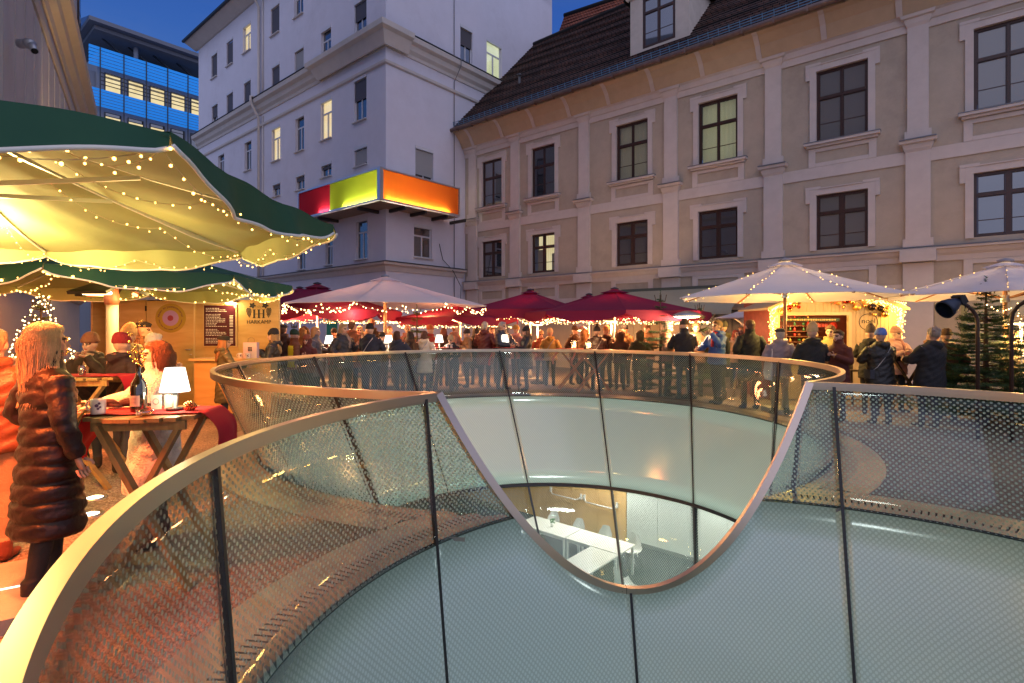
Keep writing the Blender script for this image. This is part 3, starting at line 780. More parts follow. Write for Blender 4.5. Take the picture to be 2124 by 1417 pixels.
tile_red = tilemat('roof_tiles_red', (.42, .12, .06), (.26, .08, .045), (.65, .55, .5))
def roof_sheet(name, m, parent, P, nx, ny, rows):
    """tiled roof slope: overlapping courses as real steps; P = eaves-left, eaves-right, ridge-right, ridge-left"""
    a, b, c, d = [Vector(q) for q in P]; mb = MB(); uv = []
    nrm_ = (b-a).cross(d-a).normalized()
    L = (b-a).length; Hh = (d-a).length; vs = []; fs = []
    for r in range(rows):
        t0, t1 = r/rows, (r+1)/rows
        for k in range(nx+1):
            s = k/nx; j = .010*math.sin(k*12.9+r*7.7)
            p0 = a.lerp(b, s).lerp(d.lerp(c, s), t0)+nrm_*(.045+j); p1 = a.lerp(b, s).lerp(d.lerp(c, s), t1)+nrm_*(.004)
            vs += [p0, p1]; uv += [(s*L, t0*Hh), (s*L, t1*Hh)]
        o = r*(nx+1)*2
        for k in range(nx):
            i = o+2*k; fs.append((i, i+2, i+3, i+1))
            if r: q = o-(nx+1)*2+2*k; fs.append((q+1, q+3, i+2, i))
    me = bpy.data.meshes.new(name); me.from_pydata(vs, [], fs); me.materials.append(m)
    ul = me.uv_layers.new(name='UVMap'); li = np.zeros(len(me.loops), dtype=np.int32); me.loops.foreach_get('vertex_index', li)
    ul.data.foreach_set('uv', np.array(uv, dtype=np.float32)[li].ravel()); me.update(); return link(name, me, parent)
slope = roof_sheet('roof', tile_dark, museum, ((RX0, -.86, EZ), (XE, -.86, EZ), (XE, RY, RZ+1.2), (RX0, RY, RZ+1.2)), 150, 1, 40)
slope['kind'] = 'stuff'
RZ += 1.2
mb = MB(); mb.tube([(RX0, RY, RZ+.03), (XE, RY, RZ+.03)], .13, 8); mb.build('ridge_tiles', tile_dark, museum)
mb = MB(); mb.quad((XE, RY, RZ), (XE, RY+6, EZ), (RX0, RY+6, EZ), (RX0, RY, RZ)); mb.build('roof_rear', tile_dark, museum)
mb = MB(); mb.tube([(RX0, -.90, EZ-.06), (XE, -.90, EZ-.06)], .09, 10)
for i in range(40): mb.bb(.4+i*.9-.02, .4+i*.9+.02, -1.0, -.8, EZ-.165, EZ+.03)
mb.build('gutter', iron, museum)
mb = MB()
for i in range(110):
    x = i*.33; mb.bar((x, -.72, EZ+.12), (x, -.78, EZ+.36), .02, .02)
for k in range(3): mb.bar((RX0, -.75-.01*k, EZ+.17+k*.08), (XE, -.75-.01*k, EZ+.17+k*.08), .018, .018)
mb.build('snow_guard', mat('snow_guard_blue', (.16, .30, .45), .4, .5), museum)
for x0 in (1.9, 6.5, 11.5): 
    pass
mb = MB(); mb.tube([(2.35, 1.2, EZ+1.8), (2.35, 1.2, EZ+2.5)], .06); mb.tube([(2.35, 1.2, EZ+2.5), (2.35, 1.2, EZ+2.56)], .11); mb.build('vent_pipe', mat('vent_grey', (.12, .12, .13), .5, .5), museum)
# dormer with its window
sd = 9.3
ds = s_at(1368)
DZ = 11.6; DY = (DZ-EZ)/(RZ-EZ)*(RY+.86)-.86
dm = thing('dormer_parts', 'x', 'x'); bpy.data.objects.remove(dm)
mb = MB(); w = 1.12; dz1 = DZ+2.1
for x0, x1, z0, z1 in ((-w, -.62, 0, 2.1), (.62, w, 0, 2.1), (-.62, .62, 1.95, 2.1), (-.62, .62, 0, .14)): mb.bb(ds+x0, ds+x1, DY, DY+.12, DZ+z0, DZ+z1)
mb.add([(ds-w, DY, dz1), (ds+w, DY, dz1), (ds, DY, dz1+1.25), (ds-w, DY+.12, dz1), (ds+w, DY+.12, dz1), (ds, DY+.12, dz1+1.25)], [(0, 1, 2), (3, 5, 4), (0, 3, 4, 1)])
yb = lambda z: (z-EZ)/(RZ-EZ)*(RY+.86)-.86
for s_ in (-1, 1): mb.add([(ds+s_*w, DY+.12, DZ), (ds+s_*w, yb(dz1)+.1, dz1), (ds+s_*w, DY+.12, dz1)], [(0, 1, 2)])
d_o = mb.build('dormer', mat('dormer_plaster', (.56, .49, .43), .85, var=.1, vs=3, dirt=.3), museum)
mb = MB()
molding(mb, [(ds-w-.04, DY), (ds+w+.04, DY)], [(0, dz1-.02), (.05, dz1-.02), (.1, dz1+.06), (0, dz1+.1)])
for s_ in (-1, 1):
    mb.bar((ds+s_*(w+.12), DY-.07, dz1-.02), (ds, DY-.07, dz1+1.33), .14, .12, 0, (0, 1, 0))
mb.build('dormer_pediment', trim_m, d_o)
mb = MB(); yr = yb(dz1+1.3)
for s_ in (-1, 1): mb.add([(ds+s_*(w+.2), DY-.2, dz1-.06), (ds, DY-.2, dz1+1.4), (ds, yr+.4, dz1+1.4), (ds+s_*(w+.2), yb(dz1)+.1, dz1-.06)], [(0, 1, 2, 3)])
mb.build('dormer_roof', tile_dark, d_o)
fr = frame_mb(1.22, 1.78, .07, 1.25).build('dormer_window', brown, museum); fr.location = (ds, DY-.06, DZ+.15)
for a, b in ((-.545, -.035), (.035, .545)):
    for c_, d_ in ((.065, 1.21), (1.29, 1.715)): sash_mb(a, b, c_, d_).build('sash', brown, fr); pane_mb(a+.022, b-.022, c_+.022, d_-.022).build('pane', pane_dark, fr)
# red-roofed building behind, between the white house and the wing
back = thing('red_roofed_house', 'red tiled roof rising behind the dark roof, against the white house', 'building', FC, ROT)
roof_sheet('roof', tile_red, back, ((-1, 6.6, 14.8), (5.5, 6.6, 14.8), (5.2, 9.6, 20.3), (-1.0, 9.6, 20.9)), 50, 1, 24)['kind'] = 'stuff'
mb = MB(); mb.bb(-1, 5.4, 6.8, 12, 6, 14.8); mb.build('wall', plaster, back)
mb = MB(); mb.tube([(-1, 9.6, 20.95), (5.2, 9.6, 20.35)], .14, 8); mb.build('ridge_tiles', tile_red, back)
mb = MB(); mb.bb(2.2, 2.75, 7.0, 8.2, 16.7, 17.5); mb.add([(2.1, 6.9, 17.5), (2.85, 6.9, 17.5), (2.475, 6.9, 17.85), (2.1, 8.6, 17.5), (2.85, 8.6, 17.5), (2.475, 8.6, 17.85)], [(0, 1, 2), (0, 2, 5, 3), (1, 4, 5, 2)])
mb.build('roof_hatch', iron, back)
mb = MB(); mb.ell((2.475, 6.985, 17.1), (.15, .03, .28)); mb.build('hatch_opening', black_m, back)

# ---- tall white house on the left of the corner, local x along its left face (negative = away), y along its right face
HC = Vector((-5.19, 22.4, 0)); 
white = mat('white_render', (.67, .65, .73), .85, var=.045, vs=1.4, bump=.25, bs=34, dirt=.22)
wtrim = mat('white_house_trim', (.60, .56, .53), .8, var=.06, vs=3, dirt=.2)
house = thing('white_house', 'tall pale house of five storeys with cornices and roller shutters behind the coloured light box', 'building', HC, ROT)
def hx(u):   # left face: u -> local x (<=0)
    m = (u-CU)/CF   # -5.19+.76 x = m (22.4 -.65 x)
    return (m*22.4+5.19)/(.76+.65*m)
def hy(u):   # right face: local y
    m = (u-CU)/CF   # -5.19+.65 y = m (22.4+.76 y)
    return (m*22.4+5.19)/(.65-.76*m)
def hzl(u, v): return CH+(CV-v)/CF*(22.4-.65*hx(u))
def hzr(u, v): return CH+(CV-v)/CF*(22.4+.76*hy(u))
def Zl(x, y): return 400+x/2.285, y/2.285
LW = [(88, 115, 250, 368, 'shut'), (160, 190, 185, 308, 'shut'), (238, 274, 112, 245, 'lit'), (370, 410, 20, 162, 'shut'), (480, 523, -60, 75, 'dark'),
      (90, 117, 490, 612, 'half'), (160, 190, 435, 570, 'shut'), (242, 274, 378, 520, 'shut'), (374, 411, 303, 450, 'shut'), (482, 525, 225, 380, 'shutl'), (608, 655, 130, 300, 'dark'), (765, 823, -6, 178, 'half'),
      (120, 148, 725, 830, 'dark'), (245, 277, 662, 808, 'dark'), (374, 414, 597, 762, 'lit'), (486, 527, 545, 716, 'dark'), (606, 658, 468, 660, 'lit'), (763, 823, 362, 572, 'half'),
      (378, 414, 862, 930, 'small'), (488, 529, 822, 900, 'small'), (608, 657, 768, 838, 'small'), (765, 825, 690, 785, 'shutl'),
      (772, 827, 1035, 1228, 'dark'), (628, 662, 1120, 1256, 'dark'), (497, 533, 1150, 1278, 'dark')]
RW_ = [(1268, 1325, 128, 305, 'half', 0), (1055, 1140, 700, 848, 'shutl', 0), (1048, 1133, 1068, 1222, 'dark', 0)]
L_l = hx(412); HT = None
hl = []
for x0, x1, y0, y1, k in LW:
    u0, v0 = Zl(x0, y0); u1, v1 = Zl(x1, y1); uc = (u0+u1)/2; hl.append([hx(u0), hx(u1), hzl(uc, v1), hzl(uc, v0), k])
hr_ = []
for x0, x1, y0, y1, k, _ in RW_:
    u0, v0 = Zl(x0, y0); u1, v1 = Zl(x1, y1); uc = (u0+u1)/2; hr_.append([hy(u0), hy(u1), hzr(uc, v1), hzr(uc, v0), k])
u0, u1 = 900+250/2.285, 900+321/2.285; hr_.append([hy(u0), hy(u1), hzr(1025, 378/2.285), hzr(1025, 200/2.285), 'litp'])
HTOP = hzl(415, 92); YEND = hy(1145)
mb = MB(); wall_grid(mb, [L_l, 0], [0, HTOP], [h[:4] for h in hl], lambda x, z, d: (x, d, z), .16)
wall_grid(mb, [0, YEND], [0, 27.5], [h[:4] for h in hr_], lambda y, z, d: (-d, y, z), .16)
mb.quad((L_l, 0, 0), (L_l, 14, 0), (L_l, 14, HTOP), (L_l, 0, HTOP)); mb.quad((0, 0, HTOP), (0, YEND, HTOP), (0, YEND, 27.5), (0, 0, 27.5))
mb.quad((0, YEND, 0), (0, YEND, 27.5), (-9, YEND, 27.5), (-9, YEND, 0))
mb.build('wall', white, house)
# cornices: path goes along the left face, round the corner, along the right face (outside to the right of travel)
zc = hzl(796, 62)
z_lo = hzl(796, 545)
cpath = [(L_l, 0), (hx(540), 0), (hx(540)+.001, -.3), (hx(672), -.3), (0, -.0), (0, 4.5)]
cpath = [(L_l, 0), (0, 0), (0, YEND)]
for nm, zz, prof in (('main_cornice', zc, [(0, -.75), (.05, -.75), (.08, -.62), (.2, -.5), (.25, -.3), (.42, -.22), (.46, -.02), (0, .06)]), ('lower_string', zc-1.35, [(0, -.09), (.09, -.05), (.11, .05), (0, .09)]),
                     ('ground_cornice', z_lo, [(0, -.34), (.05, -.34), (.12, -.15), (.28, -.08), (.3, 0), (0, .05)])):
    mb = MB(); molding(mb, cpath if nm != 'ground_cornice' else [(L_l, 0), (0, 0), (0, 4.4)], [(o, zz+z) for o, z in prof]); mb.build(nm, wtrim, house)
    if nm != 'lower_string':
        t_ = .46 if nm == 'main_cornice' else .3
        mb = MB(); molding(mb, cpath if nm != 'ground_cornice' else [(L_l, 0), (0, 0), (0, 4.4)], [(0, zz+.062), (t_+.03, zz+.006), (t_+.03, zz+.03), (0, zz+.1)]); mb.build('cornice_flashing', mat('flashing_dark', (.05, .05, .06), .5, .4), house)
# corner projection (slightly proud bay near the corner)
mb = MB(); molding(mb, [(hx(668), 0), (hx(668)+.01, -.16), (-.0, -.16), (.16, -.16), (.16, 1.0)], [(0, zc-.8), (.0, zc-.8)][:0] or [(.0, zc-.76), (.06, zc-.76), (.3, zc-.3), (.47, zc-.22), (.5, zc-.02), (0, zc+.05)]); mb.build('corner_cornice', wtrim, house)
# eaves and roof
eav = [(L_l-.3, 0), (0, 0)]
mb = MB(); molding(mb, eav, [(0, HTOP-.3), (.1, HTOP-.3), (.75, HTOP-.02), (.75, HTOP+.06), (0, HTOP+.1)]); mb.build('eaves', wtrim, house)
mb = MB(); mb.tube([(L_l-.3, -.82, HTOP+.03), (0, -.82, HTOP+.03)], .09, 8); mb.build('gutter', mat('gutter_dark', (.03, .03, .035), .5, .4), house)
mb = MB(); mb.quad((L_l-.3, -.85, HTOP+.1), (0, -.85, HTOP+.1), (0, 5, HTOP+3.2), (L_l-.3, 5, HTOP+3.2)); mb.build('roof', mat('roof_slate', (.05, .05, .06), .6), house)
# downpipes and lightning wires
zj = hx(541)
mb = MB(); mb.tube([(zj, -.62, HTOP-.1), (zj, -.3, HTOP-.6), (zj, -.12, HTOP-.9), (zj, -.12, zc+.2), (zj, -.55, zc+.1), (zj, -.55, zc-.2), (zj, -.12, zc-.95), (zj, -.12, .3)], .075, 8); mb.build('downpipe', wtrim, house)
yw = hy(941)
for x in (zj+.35, ):
    mb = MB(); mb.tube([(x, -.05, HTOP-.3), (x, -.05, zc+.1)], .03, 6); mb.tube([(x, -.05, zc-.9), (x, -.05, .3)], .03, 6); mb.build('wire_conduit', wtrim, house)
mb = MB(); mb.tube([(.04, yw, 26), (.04, yw, zc+.1), (.5, yw, zc), (.5, yw, zc-.3), (.04, yw, zc-.9), (.04, yw, .3)], .018, 6); mb.build('lightning_wire', mat('wire_grey', (.2, .2, .22), .5, .5), house)
mb = MB(); mb.tube([(.03, 2.9, 5.4), (.05, 3.1, 4.7), (.3, 3.5, 4.2), (.4, 3.9, 3.5), (.06, 4.2, 2.8)], .014, 6); mb.build('loose_cable', black_m, house)
shut = mat('roller_shutter', (.10, .09, .10), .6, .2); shutl = mat('roller_shutter_pale', (.34, .33, .33), .6); wfr = mat('window_frame_white', (.62, .62, .66), .4)
def hwin(x0, x1, z0, z1, kind, face):
    w, h_ = x1-x0, z1-z0
    def B(mb, a, b, c, d, z_0, z_1, m=0):
        if face == 'l': mb.bb(x0+a, x0+b, c, d, z0+z_0, z0+z_1, m)
        else: mb.bb(-d, -c, x0+a, x0+b, z0+z_0, z0+z_1, m)
    f = .055; mb = MB()
    for a, b, c, d in ((0, f, 0, h_), (w-f, w, 0, h_), (f, w-f, 0, f), (f, w-f, h_-f, h_)): B(mb, a, b, .1, .15, c, d)
    tz = h_*.66 if h_ > 1.1 else None
    if kind not in ('shut', ):
        if tz: B(mb, f, w-f, .095, .15, tz-.035, tz+.035)
        B(mb, w/2-.035, w/2+.035, .097, .15, f, (tz-.035) if tz else h_-f)
    wd = mb.build('window', wfr, house)
    mb = MB(); pm = {'lit': lit_warm, 'litp': lit_cool}.get(kind, pane_dark)
    cells = [(f, w/2-.035, f, (tz-.035) if tz else h_-f), (w/2+.035, w-f, f, (tz-.035) if tz else h_-f)]
    if tz: cells.append((f, w-f, tz+.035, h_-f))
    if kind != 'shut':
        for a, b, c, d in cells:
            mb = MB(); B(mb, a, b, .118, .126, c, d); mb.build('pane', pane_clear if kind in ('lit', 'litp') else pane_dark, wd)
        if kind in ('lit', 'litp'):
            mb = MB(); B(mb, 0, w, .17, .19, 0, h_); mb.build('lit_curtain', pm, wd)
        elif h_ > 1.2:
            mb = MB(); B(mb, .02, w-.02, .17, .19, 0, h_); mb.build('dark_room', black_m, wd)
    mb = MB(); B(mb, -.04, w+.04, -.10, .1, -.05, -.01); mb.build('sill', wtrim, wd)
    mb = MB(); B(mb, -.0, w+.0, -.02, .09, h_-.14, h_-.005); mb.build('shutter_box', wfr, wd)
    if kind in ('shut', 'half', 'shutl', 'small'):
        lo = {'shut': .02, 'shutl': .10*h_, 'half': .48*h_, 'small': .55*h_}[kind]; n = int((h_-.14-lo)/.06)
        mb = MB()
        for i in range(n):
            B(mb, .01, w-.01, .06, .072, lo+i*.06, lo+i*.06+.05); B(mb, .012, w-.012, .064, .07, lo+i*.06+.05, lo+i*.06+.06)
        mb.build('roller_shutter', shutl if kind in ('shutl', ) or kind == 'half' and face == 'l' and x0 > -1.6 else shut, wd)
for h_ in hl: hwin(*h_, 'l')
for h_ in hr_: hwin(*h_, 'r')
mb = MB(); y0 = hy(912); y1 = hy(940)
mb.bb(-.0, .03, y0, y1, 2.05, 2.55)
for k in range(8): mb.box((.045, (y0+y1)/2, 2.09+k*.06), (.03, y1-y0-.04, .012), 0, Matrix.Rotation(.6, 3, 'Y'))
mb.build('vent_grille', mat('vent_grille_dark', (.05, .05, .05), .6), house)

# ---- coloured light box wrapped round the corner of the white house
sg = thing('light_box_sign', 'red, lime and orange glowing light box wrapped round the corner of the white house', 'sign', HC, ROT)
zb = hzl(764, 409); zt = hzl(764, 345); OUT = 1.05
# corner of the box stands proud; solve size from its measured ends
def box_x(u, off):   # plane y=-off
    m = (u-CU)/CF; bx, by = -5.19-.65*off, 22.4-.76*off
    return (m*by-bx)/(.76+.65*m)
def box_y(u, off):
    m = (u-CU)/CF; bx, by = -5.19+.76*off, 22.4-.65*off
    return (m*by-bx)/(.65-.76*m)
bx0 = box_x(619, OUT); by1 = box_y(953, OUT)
dc = 22.4-.76*OUT-.65*OUT
zb = CH+(CV-413)*dc/CF; zt = CH+(CV-346)*dc/CF
alum = mat('sign_aluminium', (.62, .64, .68), .3, .9)
def ribbed(name, c):
    m = bpy.data.materials.new(name); m.use_nodes = True; nt = m.node_tree; N = nt.nodes; p = N['Principled BSDF']; p.inputs['Base Color'].default_value = (*c, 1); p.inputs['Roughness'].default_value = .3
    tr = N.new('ShaderNodeBsdfTranslucent'); tr.inputs[0].default_value = (*c, 1); ms = N.new('ShaderNodeMixShader'); ms.inputs[0].default_value = .8
    o = N['Material Output']; lk(nt, p.outputs[0], ms.inputs[1]); lk(nt, tr.outputs[0], ms.inputs[2]); lk(nt, ms.outputs[0], o.inputs[0]); return m
cR, cG, cO = ribbed('sign_red', (.75, .03, .07)), ribbed('sign_lime', (.55, .75, .05)), ribbed('sign_orange', (1, .20, .015))
def sheet(x0, x1, face, m, nm):
    """corrugated translucent panel"""
    mb = MB(); n = int(abs(x1-x0)/.06)*2; vs = []
    for i in range(n+1):
        t = x0+(x1-x0)*i/n; o = OUT-.03+(.012 if i % 2 else 0)
        for z in (zb+.05, zt-.05): vs.append((t, -o, z) if face == 'l' else (o, t, z))
    mb.add(vs, [(2*i, 2*i+2, 2*i+3, 2*i+1) for i in range(n)]); mb.build(nm, m, sg)
xm = box_x(683, OUT)
sheet(bx0+.05, xm-.01, 'l', cR, 'red_panel'); sheet(xm+.01, OUT-.16, 'l', cG, 'lime_panel'); sheet(-OUT+.16, by1-.05, 'r', cO, 'orange_panel')
for f in range(8):
    pass
mb = MB()
mb.bb(bx0, OUT, -OUT-.02, -OUT+.05, zt-.06, zt); mb.bb(bx0, OUT, -OUT-.02, -OUT+.05, zb-.02, zb+.05); mb.bb(OUT-.05, OUT+.02, -OUT+.05, by1, zt-.058, zt-.002); mb.bb(OUT-.05, OUT+.02, -OUT+.05, by1, zb-.018, zb+.048)
mb.bb(bx0-.02, bx0+.05, -OUT-.025, -OUT+.04, zb-.02, zt+.001); mb.bb(OUT-.14, OUT+.03, -OUT-.03, -OUT+.14, zb-.03, zt+.01); mb.bb(OUT-.04, OUT+.025, by1-.06, by1+.01, zb-.02, zt+.001)
mb.build('frame', alum, sg)
mb = MB(); mb.add([(bx0, -OUT+.05, zb-.05), (OUT-.05, -OUT+.05, zb-.05), (OUT-.05, by1, zb-.05), (0, by1, zb-.05), (0, 0, zb-.05), (bx0, 0, zb-.05)], [(0, 1, 2, 3, 4, 5)]); mb.build('soffit', mat('sign_soffit', (.30, .24, .18), .7), sg)
mb = MB(); mb.add([(bx0, -OUT+.05, zt-.03), (OUT-.05, -OUT+.05, zt-.03), (OUT-.05, by1, zt-.03), (0, by1, zt-.03), (0, 0, zt-.03), (bx0, 0, zt-.03)], [(0, 1, 2, 3, 4, 5)]); mb.build('lid', mat('sign_lid', (.5, .5, .5), .5), sg)
for t in (bx0+.5, bx0+1.6, -.5): mb = MB(); mb.bb(t-.05, t+.05, -OUT+.06, .0, zb-.19, zb-.06); mb.build('bracket', mat('bracket_dark', (.03, .025, .025), .6), sg)
for t in (.2, 1.3, 2.5, 3.6): mb = MB(); mb.bb(0, OUT-.06, t-.05, t+.05, zb-.19, zb-.06); mb.build('bracket', mat('bracket_dark', (.03, .025, .025), .6), sg)
# tube lamps inside the box, low behind the panels
tube_m = emit('tube_lamp', (1, .9, .72), 55, True)
def tubel(a, b): mb = MB(); mb.tube([a, b], .02, 6); mb.build('tube_lamp', tube_m, sg)
tubel((xm+1.0, -OUT+.11, zb+.09), (OUT-.3, -OUT+.11, zb+.09)); tubel((xm-.9, -OUT+.11, zb+.09), (xm-.05, -OUT+.11, zb+.09))
tubel((OUT-.11, -OUT+.3, zb+.09), (OUT-.11, 1.0, zb+.09)); tubel((OUT-.11, 1.05, zb+.09), (OUT-.11, 2.6, zb+.09))

# ---- modern office block with blue sunscreens behind
off_d = 48.0
mo = at(205, 100, off_d); mo.z = 0
office = thing('office_block', 'modern office block with blue lit louvre bands and a flat canopy roof', 'building', mo, -ROT*0+math.radians(49.5)*0+math.atan2(.76, .65))
# local x: along the face that recedes to the right; -y... outside
def ox(u): m = (u-CU)/CF; return (m*mo.y-mo.x)/(.65-.76*m)
def oz(u, v): return CH+(CV-v)/CF*(mo.y+.76*ox(u))
XR = ox(470); zz = lambda v: oz(205, v)
conc = mat('office_concrete', (.25, .27, .32), .7); dkg = mat('office_dark', (.02, .025, .035), .3); blue = mat('louvre_blue', (.05, .30, .75), .35, .2, emis=(.01, .22, .75), es=.55)
mb = MB(); mb.bb(0, XR, .5, 12, 0, zz(100)); mb.build('wall', conc, office)
mb = MB(); mb.bb(-2.9, -.02, 1.2, 12, 0, zz(140)); mb.bb(-2.9, -.02, 1.1, 1.19, zz(300), zz(235), 0); mb.build('side_wing', conc, office)
mb = MB(); mb.bb(-.9, XR, -1.1, 10, zz(58), zz(50)); mb.bb(-.4, XR, -.4, 9, zz(66), zz(58.5)); mb.build('canopy_roof', mat('canopy_grey', (.17, .18, .22), .6), office)
for x in (3.0, 9.5, 15.5): mb = MB(); mb.tube([(x, .8, zz(100)), (x, .8, zz(64))], .2, 8); mb.build('column', conc, office)
for k in range(9): mb = MB(); mb.bar((.5+k*2, 1.2, zz(66)), (2.3+k*2, 1.2, zz(90)), .12, .12); mb.build('roof_brace', dkg, office)
bands = [(zz(98), zz(140), 6), (zz(184), zz(222), 6), (zz(268), zz(300), 5)]
for t_, b_, n in bands:
    for i in range(n):
        z_ = t_+(b_-t_)*(i+.5)/n
        mb = MB(); mb.box(((XR-.6)/2+.0, -.15, z_), (XR+.9, .05, abs(b_-t_)/n*.78), 0, Matrix.Rotation(.35, 3, 'X')); mb.build('louvre', blue, office)
mb = MB()
wn_ = 1.0; x = .6; k = 0
for z1_, z0_ in ((zz(143), zz(182)), (zz(226), zz(262))):
    x = .5; k = 0
    while x < XR-1.5:
        fr = MB(); fr.bb(x, x+1.25, .38, .495, z0_, z1_); f_ = fr.build('window', dkg, office)
        q = MB(); q.bb(x+.08, x+1.17, .36, .378, z0_+.08, z1_-(z1_-z0_)*.25); q.build('pane', lit_yell if k < 6 and z1_ > zz(200) or k in (0, 1, 2) else pane_dark, f_)
        q = MB(); q.bb(x+.08, x+1.17, .36, .378, z1_-(z1_-z0_)*.2, z1_-.08); q.build('pane', lit_yell if k < 6 and z1_ > zz(200) else pane_dark, f_)
        x += 1.75; k += 1
for i in range(12):
    mb = MB(); x = .05+i*1.75
    if x > XR: break
    mb.bb(x-.04, x+.04, -.28, -.18, zz(300), zz(100)); mb.build('louvre_post', dkg, office)
for k, zv in enumerate((150, 158, 166, 174)): mb = MB(); mb.bb(.1, XR, -.12, -.04, zz(zv)-.03, zz(zv)+.03); mb.build('louvre_rail', dkg, office)
mb = MB(); mb.quad((-3.6, 1, zz(95)), (-.9, -1.1, zz(50)), (-.9, 4, zz(50)), (-3.6, 5, zz(95))); mb.build('wind_screen', glassmat('pale_glass', (.5, .6, .7), .25, .05), office)

# ---- beige building on the far left
ln = at(165, 230, 20.); ln.z = 0
left = thing('left_building', 'beige building with moulded cornice and security camera at the far left edge', 'building', ln, math.atan2(1, -.676)-PI)
# local +x runs from the far corner towards the viewer; outside is +y side
lwm = mat('left_plaster', (.50, .46, .44), .85, var=.06, vs=2, bump=.2, bs=30, dirt=.15)
LC = mat('left_cornice', (.52, .44, .36), .75, var=.06, vs=3)
ZC = CH+(CV-233)*20./CF-.1
mb = MB(); mb.bb(0, 24, -9, 0, 0, 21); mb.build('wall', lwm, left)
mb = MB(); molding(mb, [(24, 0), (0, 0), (0, -9)], [(0, ZC-.3), (.06, ZC-.3), (.1, ZC-.15), (.24, ZC-.05), (.28, ZC+.1), (.46, ZC+.2), (.5, ZC+.34), (0, ZC+.4)]); mb.build('cornice', LC, left)
mb = MB(); molding(mb, [(24, 0), (0, 0), (0, -9)], [(0, ZC-.95), (.05, ZC-.95), (.08, ZC-.8), (0, ZC-.75)]); mb.build('string_course', LC, left)
mb = MB(); molding(mb, [(24, 0), (0, 0), (0, -9)], [(0, 2.45), (.05, 2.45), (.16, 2.6), (.2, 2.7), (0, 2.75)]); mb.build('lower_cornice', LC, left)
for k in range(12):
    mb = MB(); x = 1.0+k*1.05
    mb.bb(x, x+.9, 0, .05, 3.0, ZC-1.1); mb.build('wall_panel', lwm, left)
mb = MB(); mb.bb(.35, .95, 0, .06, ZC+1.0, ZC+4.6); mb.bb(.3, 1.0, .0, .12, ZC+.85, ZC+.98); w_ = mb.build('window', brown, left)
for k in range(3): mb = MB(); mb.bb(.42, .88, .061, .07, ZC+1.1+k*1.15, ZC+2.15+k*1.15); mb.build('pane', pane_dark, w_)
mb = MB(); mb.bb(2.4, 3.0, 0, .12, ZC+.41, 21); mb.build('pilaster', lwm, left)
# security camera
cc = thing('security_camera', 'small grey security camera on the cornice of the far left building', 'camera', at(62, 92, 9.2))
cc.scale = (1.7, 1.7, 1.7)
met = mat('camera_grey', (.5, .5, .52), .35, .6)
mb = MB(); mb.tube([(-.14, .05, .03), (-.02, 0, .01)], .045, 12); mb.build('mount', met, cc)
mb = MB(); mb.tube([(-.02, 0, .01), (.04, -.02, -.02)], .05, 12); mb.build('joint', met, cc)
mb = MB(); mb.tube([(.02, -.01, .0), (.09, -.05, -.09)], .035, 12); mb.build('housing', met, cc)
mb = MB(); mb.tube([(.09, -.05, -.09), (.095, -.053, -.096)], .028, 12); mb.build('lens', black_m, cc)
# ================================================================== THE MARKET
bulb_m = emit('bulb_glow', (1, .52, .12), 9); bulb_w = emit('bulb_glow_pale', (1, .62, .26), 10)
def beyond(u, d):
    """distance at which a thing seen in column u really stands: clear of the far rim of the light wells"""
    m = (u-CU)/CF; ex = 0
    for c in (CA, CB):
        cx, cy = cen(c, RAILZ); r = rad(c, RAILZ)+.42; A_ = 1+m*m; B_ = -2*(m*cx+cy); C__ = cx*cx+cy*cy-r*r; D_ = B_*B_-4*A_*C__
        if D_ > 0: ex = max(ex, (-B_+math.sqrt(D_))/(2*A_))
    if ex < 9.0 or d < 9: return d
    return max(d, ex+.05+max(0, d-10)/9.*(19.2-ex)) if d < 19 else d
wire_m = mat('pale_wire', (.55, .48, .32), .6); wire_d = mat('dark_wire', (.03, .03, .03), .6)
def curve_pts(pts, sag, n):
    """polyline through pts, each span drooping by sag"""
    out = []
    for a, b in zip(pts[:-1], pts[1:]):
        a = Vector(a); b = Vector(b)
        for i in range(n): t = i/n; p = a.lerp(b, t); p.z -= sag*4*t*(1-t); out.append(p)
    out.append(Vector(pts[-1])); return out
def lights(name, parent, paths, sag=.08, step=.07, r=.013, drop=.03, m=None, jit=.02, wire=None, wr=.003, tear=False, top=None):
    """fairy lights: one wire and its many tiny bulbs"""
    w = MB(); b = MB(); q = random.Random(len(name)+len(paths)*7)
    for pts in paths:
        P = curve_pts(pts, sag, 10); w.tube(P, wr, 4, 0, False)
        L = 0; nxt = 0
        for a, c in zip(P[:-1], P[1:]):
            d = (c-a).length
            while nxt <= L+d:
                p = a.lerp(c, (nxt-L)/max(d, 1e-6)); dv = Vector((q.uniform(-jit, jit), q.uniform(-jit, jit), -drop*q.uniform(-.3, 1)))
                b.ell(p+dv, r*q.uniform(.75, 1.15), 5, 3, 0)
                if tear: w.tube([p, p+dv], wr*.8, 3, 0, False)
                nxt += step*q.uniform(.7, 1.3)
            L += d
    if top is None:
        root = parent
    wo_ = w.build(name+'_wire', wire or wire_m, parent); bo = b.build(name+'_bulbs', m or bulb_m, parent); bo['kind'] = 'stuff'
    return bo

def canopy_mat(name, c, tr=.4, rough=.75, bump=.25):
    return mat(name, c, rough, transl=tr, var=.05, vs=4, bump=bump, bs=3.5)
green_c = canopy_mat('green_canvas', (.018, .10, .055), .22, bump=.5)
under_c = canopy_mat('green_canvas_underside', (.31, .33, .15), .20, bump=.6)  # underside lightened to olive cream: its yellow lamplight is put into the colour
white_c = canopy_mat('white_canvas', (.80, .76, .80), .42)
red_c = canopy_mat('burgundy_canvas', (.26, .010, .065), .38)
piping = mat('white_piping', (.8, .78, .72), .6)
alu = mat('parasol_aluminium', (.75, .74, .72), .35, .6)
polew = wood('pole_wood', (.35, .13, .05), (.5, .22, .09), .45, 4, (8, 8, 1))

